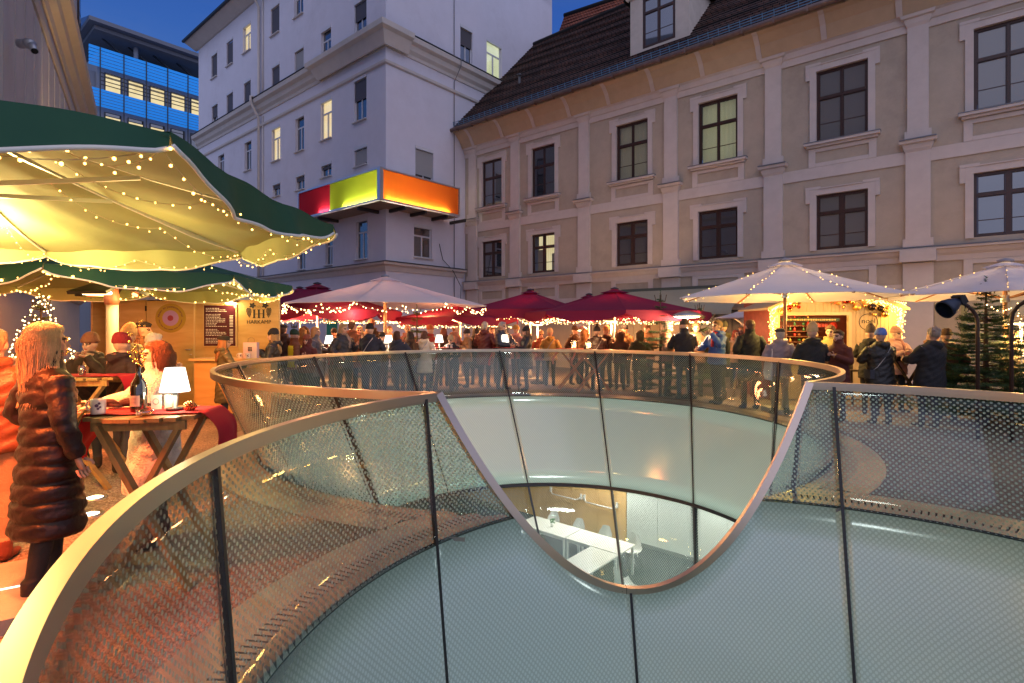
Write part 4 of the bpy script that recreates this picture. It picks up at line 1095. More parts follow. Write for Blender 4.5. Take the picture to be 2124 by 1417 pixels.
def parasol(name, label, group, c, R, n, rot, ze, zp, cm, um=None, val=.0, polem=alu, pr=.035, sagc=.05, wave=0., ribs=True, strings=(), finial=None, valm=None, pip=False, base=True, vent=.16, segs=10, edge_in=.035):
    root = thing(name, label, 'parasol', (c[0], c[1], 0), 0, group)
    C_ = [Vector((R*math.cos(rot+2*PI*i/n), R*math.sin(rot+2*PI*i/n), ze)) for i in range(n)]
    top = Vector((0, 0, zp)); um = um or cm
    q = random.Random(int(abs(c[0])*100))
    def surf(i, s, t, off=0):   # s along the edge, t from peak to edge
        a, b = C_[i], C_[(i+1) % n]; e_ = a.lerp(b, s); e_ = e_-Vector((e_.x, e_.y, 0)).normalized()*edge_in*R*4*s*(1-s)
        p = top.lerp(e_, t); p.z -= sagc*R*t*(1-t)*2.0; p.z += off-.05*R*4*s*(1-s)*t*(1-t)
        p.z += wave*.02*math.sin(s*19+t*11+i*2)*t
        return p
    mb = MB(); K = segs
    for off, m_ in ((0, 0), (-.014, 1)):
        for i in range(n):
            vs = []
            for a in range(K+1):
                for b in range(K+1): vs.append(surf(i, a/K, max(.06, b/K), off))
            fs = []
            for a in range(K):
                for b in range(K): k = a*(K+1)+b; f = (k, k+1, k+K+2, k+K+1); fs.append(f if m_ == 0 else f[::-1])
            mb.add(vs, fs, m_, True)
    mb.build('canopy', [cm, um], root)
    # small vent cap over the top
    mb = MB(); vs = []; fs = []
    for i in range(n): a = rot+2*PI*i/n; vs += [top+Vector((0, 0, .05)), top+Vector((vent*R*math.cos(a), vent*R*math.sin(a), .035-(zp-ze)*vent))]
    for i in range(n): j = (i+1) % n; fs.append((2*i, 2*i+1, 2*j+1))
    mb.add(vs, fs); mb.build('vent_cap', cm, root)
    mb = MB(); mb.lathe([(.0, .05), (.05, .05), (.07, .08), (.03, .11), (.0, .115)] if finial is None else [(0, .02), (.11, .03), (.12, .06), (.04, .09), (0, .1)], top, 12); mb.build('finial', finial or alu, root)
    if val:
        for i in range(n):
            mb = MB(); M_ = segs*3; vs = []; bot = []
            for k in range(M_+1):
                s = k/M_; p = surf(i, s, 1.0); o = Vector((p.x, p.y, 0)).normalized()
                dd = val*(.30+.70*min(1, 3.2*min(s, 1-s))**.7)
                wv = wave*(.055*math.sin(s*13+i*1.7)+.03*math.sin(s*29+i))+.02
                m_ = p+o*(wv*.5)+Vector((0, 0, -dd*.5)); b = p+o*wv+Vector((0, 0, -dd*(1-.10*wave*math.sin(s*9+i*2))))
                vs += [p, m_, b]; bot.append(b)
            fs = [f for k in range(M_) for f in ((3*k, 3*k+1, 3*k+4, 3*k+3), (3*k+1, 3*k+2, 3*k+5, 3*k+4))]
            mb.add(vs, fs, 0, True)
            mb.add([Vector(v)-Vector((Vector(v).x, Vector(v).y, 0)).normalized()*.005 for v in vs], [f[::-1] for f in fs], 1, True)
            vo = mb.build('valance', [valm or cm, um], root)
            if pip: mb = MB(); mb.tube(bot, .009, 6); mb.build('piping', piping, vo)
    if ribs:
        for i in range(n):
            e_ = surf(i, 0, .99, -.03); t0 = surf(i, 0, .08, -.05); mb = MB()
            P = [surf(i, 0, t, -.022-.0*t) for t in (.07, .3, .55, .8, .985)]
            for a, b in zip(P[:-1], P[1:]): mb.bar(a, b, .018 if R < 2.2 else .022, .03)
            rb = mb.build('rib', polem if polem is polew else alu, root)
            mb = MB(); s0 = Vector((0, 0, zp-.62)); s1 = surf(i, 0, .52, -.04)
            mb.bar(s0+(s1-s0).normalized()*.08, s1, .016, .026); mb.build('strut', polem if polem is polew else alu, rb)
    mb = MB(); mb.tube([(0, 0, .02), (0, 0, zp-.03)], pr, 14); mb.build('pole', polem, root)
    mb = MB(); mb.lathe([(pr+.03, zp-.68), (pr+.035, zp-.56), (pr+.01, zp-.55)], n=12); mb.build('hub', alu, root)
    if base: mb = MB(); mb.bb(-.32, .32, -.32, .32, .0, .09); mb.lathe([(.06, .09), (.05, .3)], n=12); mb.build('base', mat('base_concrete', (.3, .28, .26), .9, var=.1), root)
    root_surf = surf
    return root, surf, C_
PGRP = 'parasols over the market tables'
# --- two green canvas parasols on the left
GZ = 2.36
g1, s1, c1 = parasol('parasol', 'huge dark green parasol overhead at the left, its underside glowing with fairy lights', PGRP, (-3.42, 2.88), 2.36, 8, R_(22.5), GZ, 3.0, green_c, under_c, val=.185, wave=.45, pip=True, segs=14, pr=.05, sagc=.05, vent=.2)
def on(surf, i, s, t, off=-.05): return surf(i, s, t, off)
paths = []
for i in range(8):
    paths.append([on(s1, i, 0, .35, -.10), on(s1, i, 0, .68, -.07), on(s1, i, 0, 1., -.05)])
    paths.append([on(s1, i, 0, .98, -.06), on(s1, i, .5, .99, -.10), on(s1, i, 1, .98, -.06)])
lights('fairy_light', g1, paths, sag=.10, step=.09, r=.0065, drop=.035, tear=True, jit=.012, wr=.0022)
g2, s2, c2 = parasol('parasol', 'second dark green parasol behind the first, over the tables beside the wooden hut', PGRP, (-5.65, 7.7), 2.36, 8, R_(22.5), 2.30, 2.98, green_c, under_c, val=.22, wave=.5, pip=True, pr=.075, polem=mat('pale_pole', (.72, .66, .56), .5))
paths = []
for i in range(8):
    paths.append([on(s2, i, 0, .5, -.07), on(s2, i, 0, 1., -.05)]); paths.append([on(s2, i, 0, .98, -.08), on(s2, i, 1, .98, -.08)])
lights('fairy_light', g2, paths, sag=.13, step=.10, r=.014, drop=.03, tear=True, wr=.003)
# --- white ones
def spec(u, v, d): p = at(u, v, beyond(u, d)); return (p.x, p.y), p.z
cc_, zp_ = spec(799, 577, 12.6); kf = cc_[1]/13.5
w1, sw1, cw1 = parasol('parasol', 'wide white parasol left of the middle, edged with drooping bulb strings', PGRP, cc_, 2.52*kf, 8, R_(0), CH+.52*kf, zp_, white_c, val=.0, finial=mat('finial_blue', (.25, .3, .4), .4), polem=mat('pole_orange_wood', (.55, .33, .17), .5), pr=.045, edge_in=.01, sagc=.0)
paths = [[sw1(i, 0, .99, -.04), sw1(i, .5, .99, -.06), sw1(i, 1, .99, -.04)] for i in range(8)]+[[sw1(i, 0, .99, -.05), sw1(i, 1, .99, -.05)] for i in (3, 4, 5)]
lights('fairy_light', w1, paths, sag=.15, step=.10, r=.017, drop=.06, m=bulb_w, jit=.06)
cc_, zp_ = spec(1628, 545, 10.4); kf = cc_[1]/10.2
w2, sw2, cw2 = parasol('parasol', 'white parasol lit yellow underneath on a wooden pole in front of the decorated hut', PGRP, cc_, 2.0*kf, 8, R_(2), CH+.54*kf, zp_, white_c, val=.0, polem=polew, pr=.032, finial=mat('finial_grey', (.3, .28, .3), .5), edge_in=.02, sagc=.02)
paths = [[sw2(i, 0, .3, .015), sw2(i, 0, .95, .02)] for i in range(8)]+[[sw2(i, 0, .35, -.04), sw2(i, 0, .98, -.04)] for i in range(8)]
lights('fairy_light', w2, paths, sag=.03, step=.15, r=.009, drop=.02, jit=.02)
cc_, zp_ = spec(2085, 547, 9.6)
w3, sw3, cw3 = parasol('parasol', 'white parasol cut off by the right edge of the picture, behind the tall fir', PGRP, cc_, 1.98, 8, R_(4), 2.20, zp_, white_c, val=.0, polem=polew, pr=.032, finial=mat('finial_grey', (.3, .28, .3), .5), edge_in=.02, sagc=.02)
paths = [[sw3(i, 0, .3, .015), sw3(i, 0, .95, .02)] for i in range(8)]
lights('fairy_light', w3, paths, sag=.02, step=.2, r=.008, drop=.02, jit=.02)
cc_, zp_ = spec(1555, 637, 14.6)
parasol('parasol', 'small plain white parasol low between the fir and the decorated hut', PGRP, cc_, 1.08, 6, R_(12), 1.90, zp_, white_c, val=.0, pr=.02, edge_in=.02)
# --- burgundy ones
lab = {0: 'burgundy parasol at the centre with a lit red valance, left of the two front ones', 1: 'large burgundy parasol right of the centre, in front of the others', 2: 'burgundy parasol peeping over the large one at the centre', 3: 'low burgundy parasol under the right edge of the wide white parasol',
       4: 'burgundy parasol rising behind the left edge of the wide white parasol', 5: 'faded burgundy parasol farthest left, beside the wooden hut'}
for k, (u, v, d, R, ze, val, rt) in enumerate(((1100, 605, 16.0, 2.0, 2.14, .26, 20), (1275, 603, 14.2, 2.45, 2.02, .24, 40), (1222, 614, 18.5, 2.0, 2.12, .2, 10), (955, 628, 16.6, 2.0, 1.92, .24, 30), (658, 592, 16.4, 2.5, 2.12, .3, 15), (622, 600, 18.8, 2.4, 2.2, .3, 25))):
    d0 = d; d = beyond(u, d-1.5); kf = d/d0; p_ = at(u, v, d); cc_, zp_ = (p_.x, p_.y), p_.z; R *= kf; ze = CH+(ze-CH)*kf; val *= kf
    b_, sb, cb = parasol('parasol', lab[k], PGRP, cc_, R, 8 if k in (1, 4) else 4 if k == 0 else 6, R_(rt), ze, zp_, red_c, val=val, finial=mat('finial_dark', (.05, .04, .06), .5), pr=.03, edge_in=.012, sagc=.02)
    n = 8 if k in (1, 4) else 4 if k == 0 else 6
    paths = [[sb(i, 0, .98, -val), sb(i, .5, .98, -val+.03), sb(i, 1, .98, -val)] for i in range(n)]
    if k != 5: lights('fairy_light', b_, paths, sag=.05, step=.07, r=.013, drop=.05, m=bulb_w, jit=.05)
    point_lamp('parasol_light', (cc_[0], cc_[1]-.5, 1.95), 230, (1, .42, .15), .25)
# real light of the strings and lamps under the canopies
point_lamp('parasol_light', (-4.15, 4.2, 2.36), 230, (1, .74, .27), .25)
point_lamp('parasol_light', (-2.3, 1.0, 2.1), 34, (1, .60, .20), .25)
point_lamp('parasol_light', (-2.6, 4.0, 2.2), 14, (1, .68, .22), .3)
point_lamp('parasol_light', (-5.0, 7.6, 2.1), 120, (1, .68, .20), .25)
point_lamp('parasol_light', (-4.3, 9.0, 2.05), 22, (1, .62, .18), .25)
for o_, dz in ((w1, 0), (w2, 0), (w3, 0)): pass
point_lamp('parasol_light', (w1.location.x-.7, w1.location.y-.6, 2.0), 220, (1, .48, .20), .3)
point_lamp('parasol_light', (w1.location.x+1.0, w1.location.y+.9, 1.95), 220, (1, .40, .14), .3)
point_lamp('parasol_light', (w2.location.x+.3, w2.location.y+.3, 1.98), 150, (1, .66, .16), .25)
point_lamp('parasol_light', (w3.location.x-.2, w3.location.y+.5, 2.0), 90, (1, .66, .22), .25)

# ---- radiant heaters
glow_r = emit('heater_element', (1, .18, .05), 14, False); glow_w = emit('heater_glow', (1, .72, .35), 14, False)
blk = mat('black_metal', (.02, .02, .022), .45, .4); ss = mat('stainless', (.6, .58, .55), .3, .9)
ht = thing('radiant_heater', 'three-winged electric heater glowing red at the top of the pale parasol pole', 'heater', (-5.60, 7.62, 2.14))
mb = MB()
for k in range(3):
    a = R_(-90+k*120); o = Vector((math.cos(a), math.sin(a), 0)); t = Vector((-math.sin(a), math.cos(a), 0))
    b = o*.14; mb.add([b+t*.2+Vector((0, 0, .06)), b-t*.2+Vector((0, 0, .06)), b+o*.30-t*.26+Vector((0, 0, -.06)), b+o*.30+t*.26+Vector((0, 0, -.06)), b+t*.2+Vector((0, 0, .10)), b-t*.2+Vector((0, 0, .10)), b+o*.32-t*.26+Vector((0, 0, -.02)), b+o*.32+t*.26+Vector((0, 0, -.02))],
            [(0, 1, 2, 3), (4, 7, 6, 5), (0, 3, 7, 4), (1, 5, 6, 2), (2, 6, 7, 3), (0, 4, 5, 1)])
mb.build('reflector', blk, ht)
for k in range(3):
    a = R_(-90+k*120); o = Vector((math.cos(a), math.sin(a), 0)); t = Vector((-math.sin(a), math.cos(a), 0)); mb = MB(); mb.tube([o*.27+t*.19+Vector((0, 0, -.035)), o*.27-t*.19+Vector((0, 0, -.035))], .022, 8); mb.build('element', glow_w if k == 0 else glow_r, ht)
mb = MB(); mb.lathe([(.085, -.18), (.095, -.10), (.085, .0), (.06, .08)], n=14); mb.build('collar', mat('collar_brown', (.3, .1, .06), .5), ht)
for a in (-90, 30, 150): spot_lamp('heater_light', (-5.6+.34*math.cos(R_(a)), 7.62+.34*math.sin(R_(a)), 2.05), (-5.6+1.6*math.cos(R_(a)), 7.62+1.6*math.sin(R_(a)), .4), 240, REDH, 140, .6, .1)
# heater on the near parasol's own pole
h2 = thing('radiant_heater', 'electric heater glowing red under the near green parasol, beyond the left edge', 'heater', (-3.42, 2.88, 2.05))
mb = MB()
for k in range(3):
    a = R_(-60+k*120); o = Vector((math.cos(a), math.sin(a), 0)); t = Vector((-math.sin(a), math.cos(a), 0)); mb.box(o*.25+Vector((0, 0, .03)), (.5, .2, .03), 0, Matrix.Rotation(a+PI/2, 3, 'Z'))
mb.build('reflector', blk, h2)
for k in range(3): a = R_(-60+k*120); o = Vector((math.cos(a), math.sin(a), 0)); t = Vector((-math.sin(a), math.cos(a), 0)); mb = MB(); mb.tube([o*.26+t*.2-Vector((0, 0, .01)), o*.26-t*.2-Vector((0, 0, .01))], .02, 8); mb.build('element', glow_r, h2)
spot_lamp('heater_light', (-3.05, 2.75, 1.98), (-2.9, 2.6, 0), 300, (1, .15, .03), 112, .5, .1)
spot_lamp('heater_light', (-3.1, 3.3, 1.98), (-3.0, 4.2, 0), 400, (1, .17, .04), 118, .5, .1)
spot_lamp('heater_light', (-3.5, 3.1, 1.98), (-5.2, 4.6, .6), 200, (1, .17, .04), 140, .6, .1)
def mush(u, v, d, lab, r=.34, e_=30, col=WARM, gl=None):
    p = at(u, v, beyond(u, d)); t_ = thing('patio_heater', lab, 'heater', (p.x, p.y, 0), 0, 'mushroom heaters among the tables')
    mb = MB(); mb.lathe([(r, p.z-.02), (r*.97, p.z+.01), (r*.6, p.z+.07), (r*.15, p.z+.11), (0, p.z+.115)], n=24); mb.build('hood', ss, t_)
    mb = MB(); mb.lathe([(0, p.z-.05), (r*.55, p.z-.045), (r*.8, p.z-.022), (0, p.z-.02)], n=20); mb.build('burner', gl or glow_w, t_)
    mb = MB(); mb.tube([(0, 0, .05), (0, 0, p.z-.05)], .022, 8); mb.build('pole', ss, t_)
    mb = MB(); mb.lathe([(.22, 0), (.22, .06), (.05, .1)], n=18); mb.build('base', blk, t_)
    if e_: point_lamp('heater_light', (p.x, p.y-.02, p.z-.14), e_*7, col, .14)
mush(1425, 655, 10.4, 'glaring mushroom heater above the group right of the centre firs', .36, 42, (1, .5, .2), emit('heater_hot', (1, .8, .5), 40))
mush(1115, 672, 13.2, 'slim steel mushroom heater right of the woman in the black beanie', .20, 22, (1, .5, .2))
mush(1268, 665, 14.6, 'mushroom heater glowing under the large burgundy parasol', .24, 24, (1, .55, .25))
mush(1208, 684, 15.4, 'small mushroom heater behind the jars on the orange-legged tables', .18, 0)
mush(727, 668, 14.6, 'mushroom heater with a broad yellow hood behind the woman in the scarf', .27, 20, (1, .6, .2))
mush(2118, 668, 9.2, 'mushroom heater at the right edge behind the tall fir', .28, 26, (1, .6, .2))

# ---- fir trees
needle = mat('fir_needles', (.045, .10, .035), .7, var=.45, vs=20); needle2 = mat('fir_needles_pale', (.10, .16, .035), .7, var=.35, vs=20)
bark = mat('fir_bark', (.10, .06, .04), .9, var=.3, vs=10)
def fir_mesh(seed, Hh, R, whorls, dens, m, spire=True):
    q = random.Random(seed); cr_ = MB(); tk = MB()
    tk.tube([(0, 0, 0), (0, 0, Hh*.5), (0, 0, Hh*.97)], [.045*Hh/2.4, .028*Hh/2.4, .006], 7)
    def twig(a, b, nl):
        d = b-a; L = d.length; n = max(8, int(L/.0042*dens)); d.normalize(); s = d.cross(Vector((0, 0, 1)))
        if s.length < .01: s = Vector((1, 0, 0))
        s.normalize(); u_ = s.cross(d)
        for k in range(n):
            p = a.lerp(b, (k+.3)/n); an = q.uniform(0, 2*PI); o = (s*math.cos(an)+u_*math.sin(an)*.55)*1.0+d*.55; o.normalize(); l = nl*q.uniform(.7, 1.15); w = d*.0036
            cr_.add([p-w, p+w, p+o*l+w*.5, p+o*l-w*.5], [(0, 1, 2, 3)])
    for i in range(whorls):
        f = i/(whorls-1); z = Hh*(.10+.80*f); rr = R*(1-f)**.85+.05*R
        nb = q.randint(7, 9) if f < .8 else 5; a0 = q.random()*6.28
        for k in range(nb):
            a = a0+2*PI*k/nb+q.uniform(-.25, .25); L = rr*q.uniform(.72, 1.12); dr = Vector((math.cos(a), math.sin(a), 0)); base = Vector((0, 0, z+q.uniform(-.04, .04)))
            tip = base+dr*L+Vector((0, 0, L*q.uniform(-.05, .28))); mid = base.lerp(tip, .5)-Vector((0, 0, L*.08))
            cr_.tube([base, mid, tip], [.010, .006, .003], 3, 1, False); sd = dr.cross(Vector((0, 0, 1)))
            nt_ = max(2, int(L/.07)); twig(mid, tip, .035); twig(base.lerp(mid, .4), mid, .032)
            for j in range(nt_):
                t = .22+.75*j/nt_; p = base.lerp(mid, t*2) if t < .5 else mid.lerp(tip, t*2-1); tl = L*.42*(1.05-t)+.05
                for s_ in (-1, 1):
                    e_ = p+(dr*.75+sd*s_*.8+Vector((0, 0, q.uniform(-.15, .2)))).normalized()*tl*q.uniform(.7, 1.2); twig(p, e_, .030)
    if spire:
        twig(Vector((0, 0, Hh*.86)), Vector((0, 0, Hh)), .03)
        for k in range(4): a = k*1.57+.4; b = Vector((0, 0, Hh*.885)); e_ = b+Vector((.09*math.cos(a), .09*math.sin(a), .0)); twig(b, e_, .02); twig(e_, e_+Vector((.03*math.cos(a), .03*math.sin(a), .15*Hh/2.4)), .014); cr_.tube([b, e_, e_+Vector((.03*math.cos(a), .03*math.sin(a), .15*Hh/2.4))], .008, 4, 1)
    return cr_.mesh('crown', [m, bark]), tk.mesh('trunk', [bark])
firA = fir_mesh(3, 2.45, .86, 24, 1.3, needle); firB = fir_mesh(8, 2.3, .66, 12, .9, needle)
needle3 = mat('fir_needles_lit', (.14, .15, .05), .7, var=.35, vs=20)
def fir(u, vt, d, lab, mesh, h0, m=None, sc=1., rzz=0.):
    d = beyond(u, d); p = at(u, vt, d); s = p.z/h0; t_ = thing('fir_tree', lab, 'tree', (p.x, p.y, 0), rzz, 'cut firs among the market tables')
    for me, nm in zip(mesh, ('crown', 'trunk')):
        o = link(nm, me, t_); o.scale = (s*sc, s*sc, s)
        if m and nm == 'crown': o.material_slots[0].link = 'OBJECT'; o.material_slots[0].material = m
    return t_, s
fir(2045, 573, 9.0, 'tall dark fir with a crown-shaped tip behind the two black floodlights', firA, 2.45, sc=1.25)
fir(1370, 600, 10.3, 'fir with a bare pointed tip left of the glaring mushroom heater', firB, 2.3, sc=1.05, rzz=1)
fir(1451, 622, 11.6, 'fir directly behind the glaring mushroom heater', firB, 2.3, sc=1., rzz=2)
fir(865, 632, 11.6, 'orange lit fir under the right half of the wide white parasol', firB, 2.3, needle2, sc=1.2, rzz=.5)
fir(610, 662, 12.8, 'small dark fir behind the person in the yellow safety vest', firB, 2.3, sc=1.1, rzz=2.4)
fir(760, 668, 15.2, 'small fir behind the pole of the wide white parasol', firB, 2.3, sc=1., rzz=4)
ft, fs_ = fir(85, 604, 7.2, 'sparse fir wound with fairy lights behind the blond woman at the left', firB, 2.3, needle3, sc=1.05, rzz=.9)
pth = []
for k in range(5):
    a0 = k*1.3; pts = []
    for j in range(9): z = 2.05-j*.14; r = .06+.055*j; a = a0+j*.9; pts.append((r*math.cos(a), r*math.sin(a), z))
    pth.append(pts)
lights('fairy_light', ft, pth, sag=.03, step=.055, r=.011, drop=.02, m=bulb_w, wire=wire_d)
tt, _ = [o for o in KIDS if o.name.startswith('fir_tree')][0], 0
pth = [[(-.28, -.35, 2.0), (-.1, -.4, 1.9), (.05, -.42, 1.97)], [(.12, -.42, 2.02), (.16, -.45, 1.8), (.1, -.48, 1.6), (.2, -.5, 1.4)], [(.12, -.5, 1.3), (.22, -.52, 1.15)]]
lights('fairy_light', tt, pth, sag=.02, step=.05, r=.010, drop=.01, m=bulb_w, wire=wire_d)

# ---- floodlights on bent poles
def flood(u, v, d, lab, mir, rz_=0.):
    p = at(u, v, d); K_ = .84; t_ = thing('floodlight', lab, 'lamp', (p.x, p.y, 0), rz_, 'black floodlights on bent poles'); z = p.z
    pm = mat('pole_brown_black', (.05, .028, .022), .45, .3); hm = mat('lamp_black_blue', (.015, .025, .05), .4, .2)
    mb = MB(); mb.tube([(0, 0, 0), (0, 0, z-.24), (-.015*mir, 0, z-.12), (-.08*mir, 0, z-.02), (-.17*mir, 0, z+.05), (-.24*mir, 0, z+.09)], .026, 10); mb.build('pole', pm, t_)
    c = Vector((-.30*mir, 0, z+.10)); ax = Vector((-.86*mir, -.1, -.5)).normalized(); R = ax.to_track_quat('Z', 'Y').to_matrix()
    mb = MB(); prof = [(r_*K_, z_*K_) for r_, z_ in ((.03, -.02), (.075, .0), (.10, .06), (.135, .14), (.155, .22), (.165, .30), (.15, .295))]
    m2 = MB(); m2.lathe(prof, n=20); mb.add([R @ Vector(v_)+c for v_ in m2.v], [f for f in m2.f[:-1]], 0, True); mb.build('shade', hm, t_)
    mb = MB(); mb.box(c-ax*.05, (.14, .12, .10), 0, R); mb.box(c-ax*.0+Vector((0, 0, .07)), (.16, .04, .05), 0, R); mb.build('gear_box', blk, t_)
    mb = MB(); mb.tube([c+Vector((.1*mir, -.03, -.04)), c+Vector((.08*mir, -.03, -.14)), c+Vector((.13*mir, -.03, -.15)), c+Vector((.16*mir, -.02, -.05))], .007, 5); mb.build('cable', blk, t_)
flood(2028, 640, 8.0, 'black floodlight pointing left on a bent pole in front of the tall fir', 1)
flood(2098, 632, 7.8, 'black floodlight seen from behind on a bent pole at the right edge', 1, R_(115))

# ---- text and small emblem helpers
def text_mesh(s, size, ext=.002, align='CENTER'):
    cu = bpy.data.curves.new('lettering', 'FONT'); cu.body = s; cu.size = size; cu.extrude = ext; cu.align_x = align; cu.align_y = 'CENTER'; cu.resolution_u = 3
    o = bpy.data.objects.new('lettering', cu); COL.objects.link(o); dg = bpy.context.evaluated_depsgraph_get(); me = bpy.data.meshes.new_from_object(o.evaluated_get(dg)); bpy.data.objects.remove(o); return me
def lettering(s, size, parent, loc, rot=(PI/2, 0, 0), m=None, name='lettering', sx_=1.):
    me = text_mesh(s, size); me.materials.clear(); me.materials.append(m or black_m); o = link(name, me, parent, loc, rot); o.scale = (sx_, 1, 1); return o
# ---- wooden hut of the sparkling-wine stand
HD = 10.7
def hp(u, v, y=0): return Vector(((u-CU)/CF*HD-hut0.x, y, CH+(CV-v)/CF*HD))
hut0 = at(237, 852, HD); hut0.z = 0
hut = thing('wooden_hut', 'plywood drinks hut with a door, a menu board and a black grape emblem', 'hut', hut0)
ply = wood('plywood', (.52, .31, .09), (.64, .41, .15), .55, 1.6, (1, 1, 5)); plye = mat('plywood_edge', (.66, .46, .2), .6)
def hx_(u): return (u-CU)/CF*HD-hut0.x
def hz_(v): return CH+(CV-v)/CF*HD
def panel(u0, u1, v0, v1, y0, y1, nm, m, par=hut): mb = MB(); mb.bb(hx_(u0), hx_(u1), y0, y1, hz_(v0), hz_(v1)); return mb.build(nm, m, par)
panel(240, 302, 622, 852, 0, .05, 'wall_panel', ply); dr = panel(305, 402, 624, 850, -.012, .03, 'door', ply); panel(405, 424, 622, 852, 0, .05, 'wall_panel', ply); panel(424.6, 494, 622, 852, -.004, .05, 'wall_panel', ply); panel(494.6, 579, 622, 852, -.008, .05, 'wall_panel', ply)
panel(402.2, 404.6, 622, 852, -.02, .04, 'corner_post', plye); panel(239, 579, 853, 862, 0, 2.2, 'floor_frame', plye)
mb = MB(); mb.tube([(hx_(388), -.02, hz_(725)), (hx_(388), -.06, hz_(725)), (hx_(399), -.06, hz_(725))], .009, 8); mb.lathe([(.02, 0), (.02, .01)], (hx_(397), -.03, hz_(736)), 10); mb.build('handle', ss, dr)
for vv in (640, 700): mb = MB(); mb.bb(hx_(304)-.012, hx_(304)+.012, -.03, 0, hz_(vv)-.05, hz_(vv)+.05); mb.build('hinge', blk, dr)
xb = hx_(579)-1.05; mb = MB(); zt9 = hz_(622); mb.bar((hx_(579)-.03, .05, zt9/2), (xb, 2.2, zt9/2), zt9, .04, 0, (1, .5, 0)); mb.bb(-.5, -.46, .05, 2.2, 0, zt9); mb.bb(-.46, xb, 2.16, 2.2, 0, zt9); mb.build('side_wall', ply, hut)
tarp = mat('tarpaulin_blue_grey', (.30, .34, .42), .4, bump=.4, bs=5)
mb = MB(); zz0, zz1 = hz_(619), hz_(609); mb.add([(x_, y_, z_) for z_ in (zz0, zz1) for x_, y_ in ((-.5, -.14), (hx_(581), -.14), (hx_(581)-1.05, 2.3), (-.5, 2.3))], [(0, 3, 2, 1), (4, 5, 6, 7), (0, 1, 5, 4), (1, 2, 6, 5), (2, 3, 7, 6), (3, 0, 4, 7)]); mb.bb(-.1, hx_(582), -.15, -.141, hz_(623), hz_(612)); mb.build('roof', tarp, hut)
# printed emblem of the door: ring text, lilac disc and dark core
dc_ = Vector((hx_(355), -.014, hz_(660)))
for r, c_, nm, y in ((.30, (.42, .27, .03), 'poster_disc', .0), (.158, (.42, .25, .48), 'lilac_disc', -.004), (.058, (.30, .04, .06), 'core_disc', -.008)):
    mb = MB(); vs = [(dc_.x+r*math.cos(2*PI*k/40), dc_.y+y-.002, dc_.z+r*.95*math.sin(2*PI*k/40)) for k in range(40)]; mb.add(vs, [tuple(range(40))]); mb.build(nm, mat(nm+'_print', c_, .7), dr)
ink = mat('print_ink', (.12, .03, .06), .7)
tx = 'Advent im Joanneumsviertel'; nt_ = len(tx); root_t = link('ring_lettering', None, dr)
mb = MB()
for k, ch_ in enumerate(tx):
    if ch_ == ' ': continue
    a = PI*(1-(k+.5)/nt_)*.94+.09; me = text_mesh(ch_, .062, .001); p = dc_+Vector((.235*math.cos(a), -.008, .225*math.sin(a)))
    vs = []
    for v in me.vertices: r_ = Matrix.Rotation(a-PI/2, 2) @ Vector((v.co.x, v.co.y)); vs.append((p.x+r_.x, p.y-v.co.z, p.z+r_.y))
    mb.add(vs, [tuple(f.vertices) for f in me.polygons]); bpy.data.meshes.remove(me)
for k in range(46):   # the lower line is too small to read: a row of fine strokes
    a = PI+.16+(PI-.32)*k/45
    if k in (6, 12, 19, 27, 34): continue
    c0 = Vector((math.cos(a), 0, math.sin(a))); p = dc_+c0*.225+Vector((0, -.008, 0)); t = Vector((-math.sin(a), 0, math.cos(a)))*.0045
    mb.quad(p-t-c0*.009, p+t-c0*.009, p+t+c0*.009, p-t+c0*.009)
mb.build('ring_letters', ink, dr); bpy.data.objects.remove(root_t); KIDS[dr] = [o for o in KIDS[dr] if o.name in bpy.data.objects] if False else KIDS[dr][:-2]+KIDS[dr][-1:]
# menu board
mbrd = panel(424, 493, 632, 719, -.045, -.008, 'menu_board', plye)
mb = MB(); mb.bb(hx_(426), hx_(491), -.05, -.046, hz_(717.5), hz_(633.5)); mb.build('board_face', mat('menu_maroon', (.065, .014, .024), .12, spec=.6), mbrd)
wt_ink = mat('menu_chalk', (.75, .68, .62), .7); rows = 24; q = random.Random(5)
mb = MB()
for k in range(rows):
    v = 640+k*3.1; 
    if k in (3, 13, 19): continue
    x = hx_(430); x1 = hx_(430+q.choice((22, 30, 36, 40, 26)))
    while x < x1: w = q.uniform(.012, .05); mb.quad((x, -.0515, hz_(v+.55)), (x+w, -.0515, hz_(v+.55)), (x+w, -.0515, hz_(v-.55)), (x, -.0515, hz_(v-.55))); x += w+.012
    if k > 4: mb.quad((hx_(479), -.0515, hz_(v+.7)), (hx_(486), -.0515, hz_(v+.7)), (hx_(486), -.0515, hz_(v-.7)), (hx_(479), -.0515, hz_(v-.7)))
mb.build('menu_lines', wt_ink, mbrd)['kind'] = 'stuff'
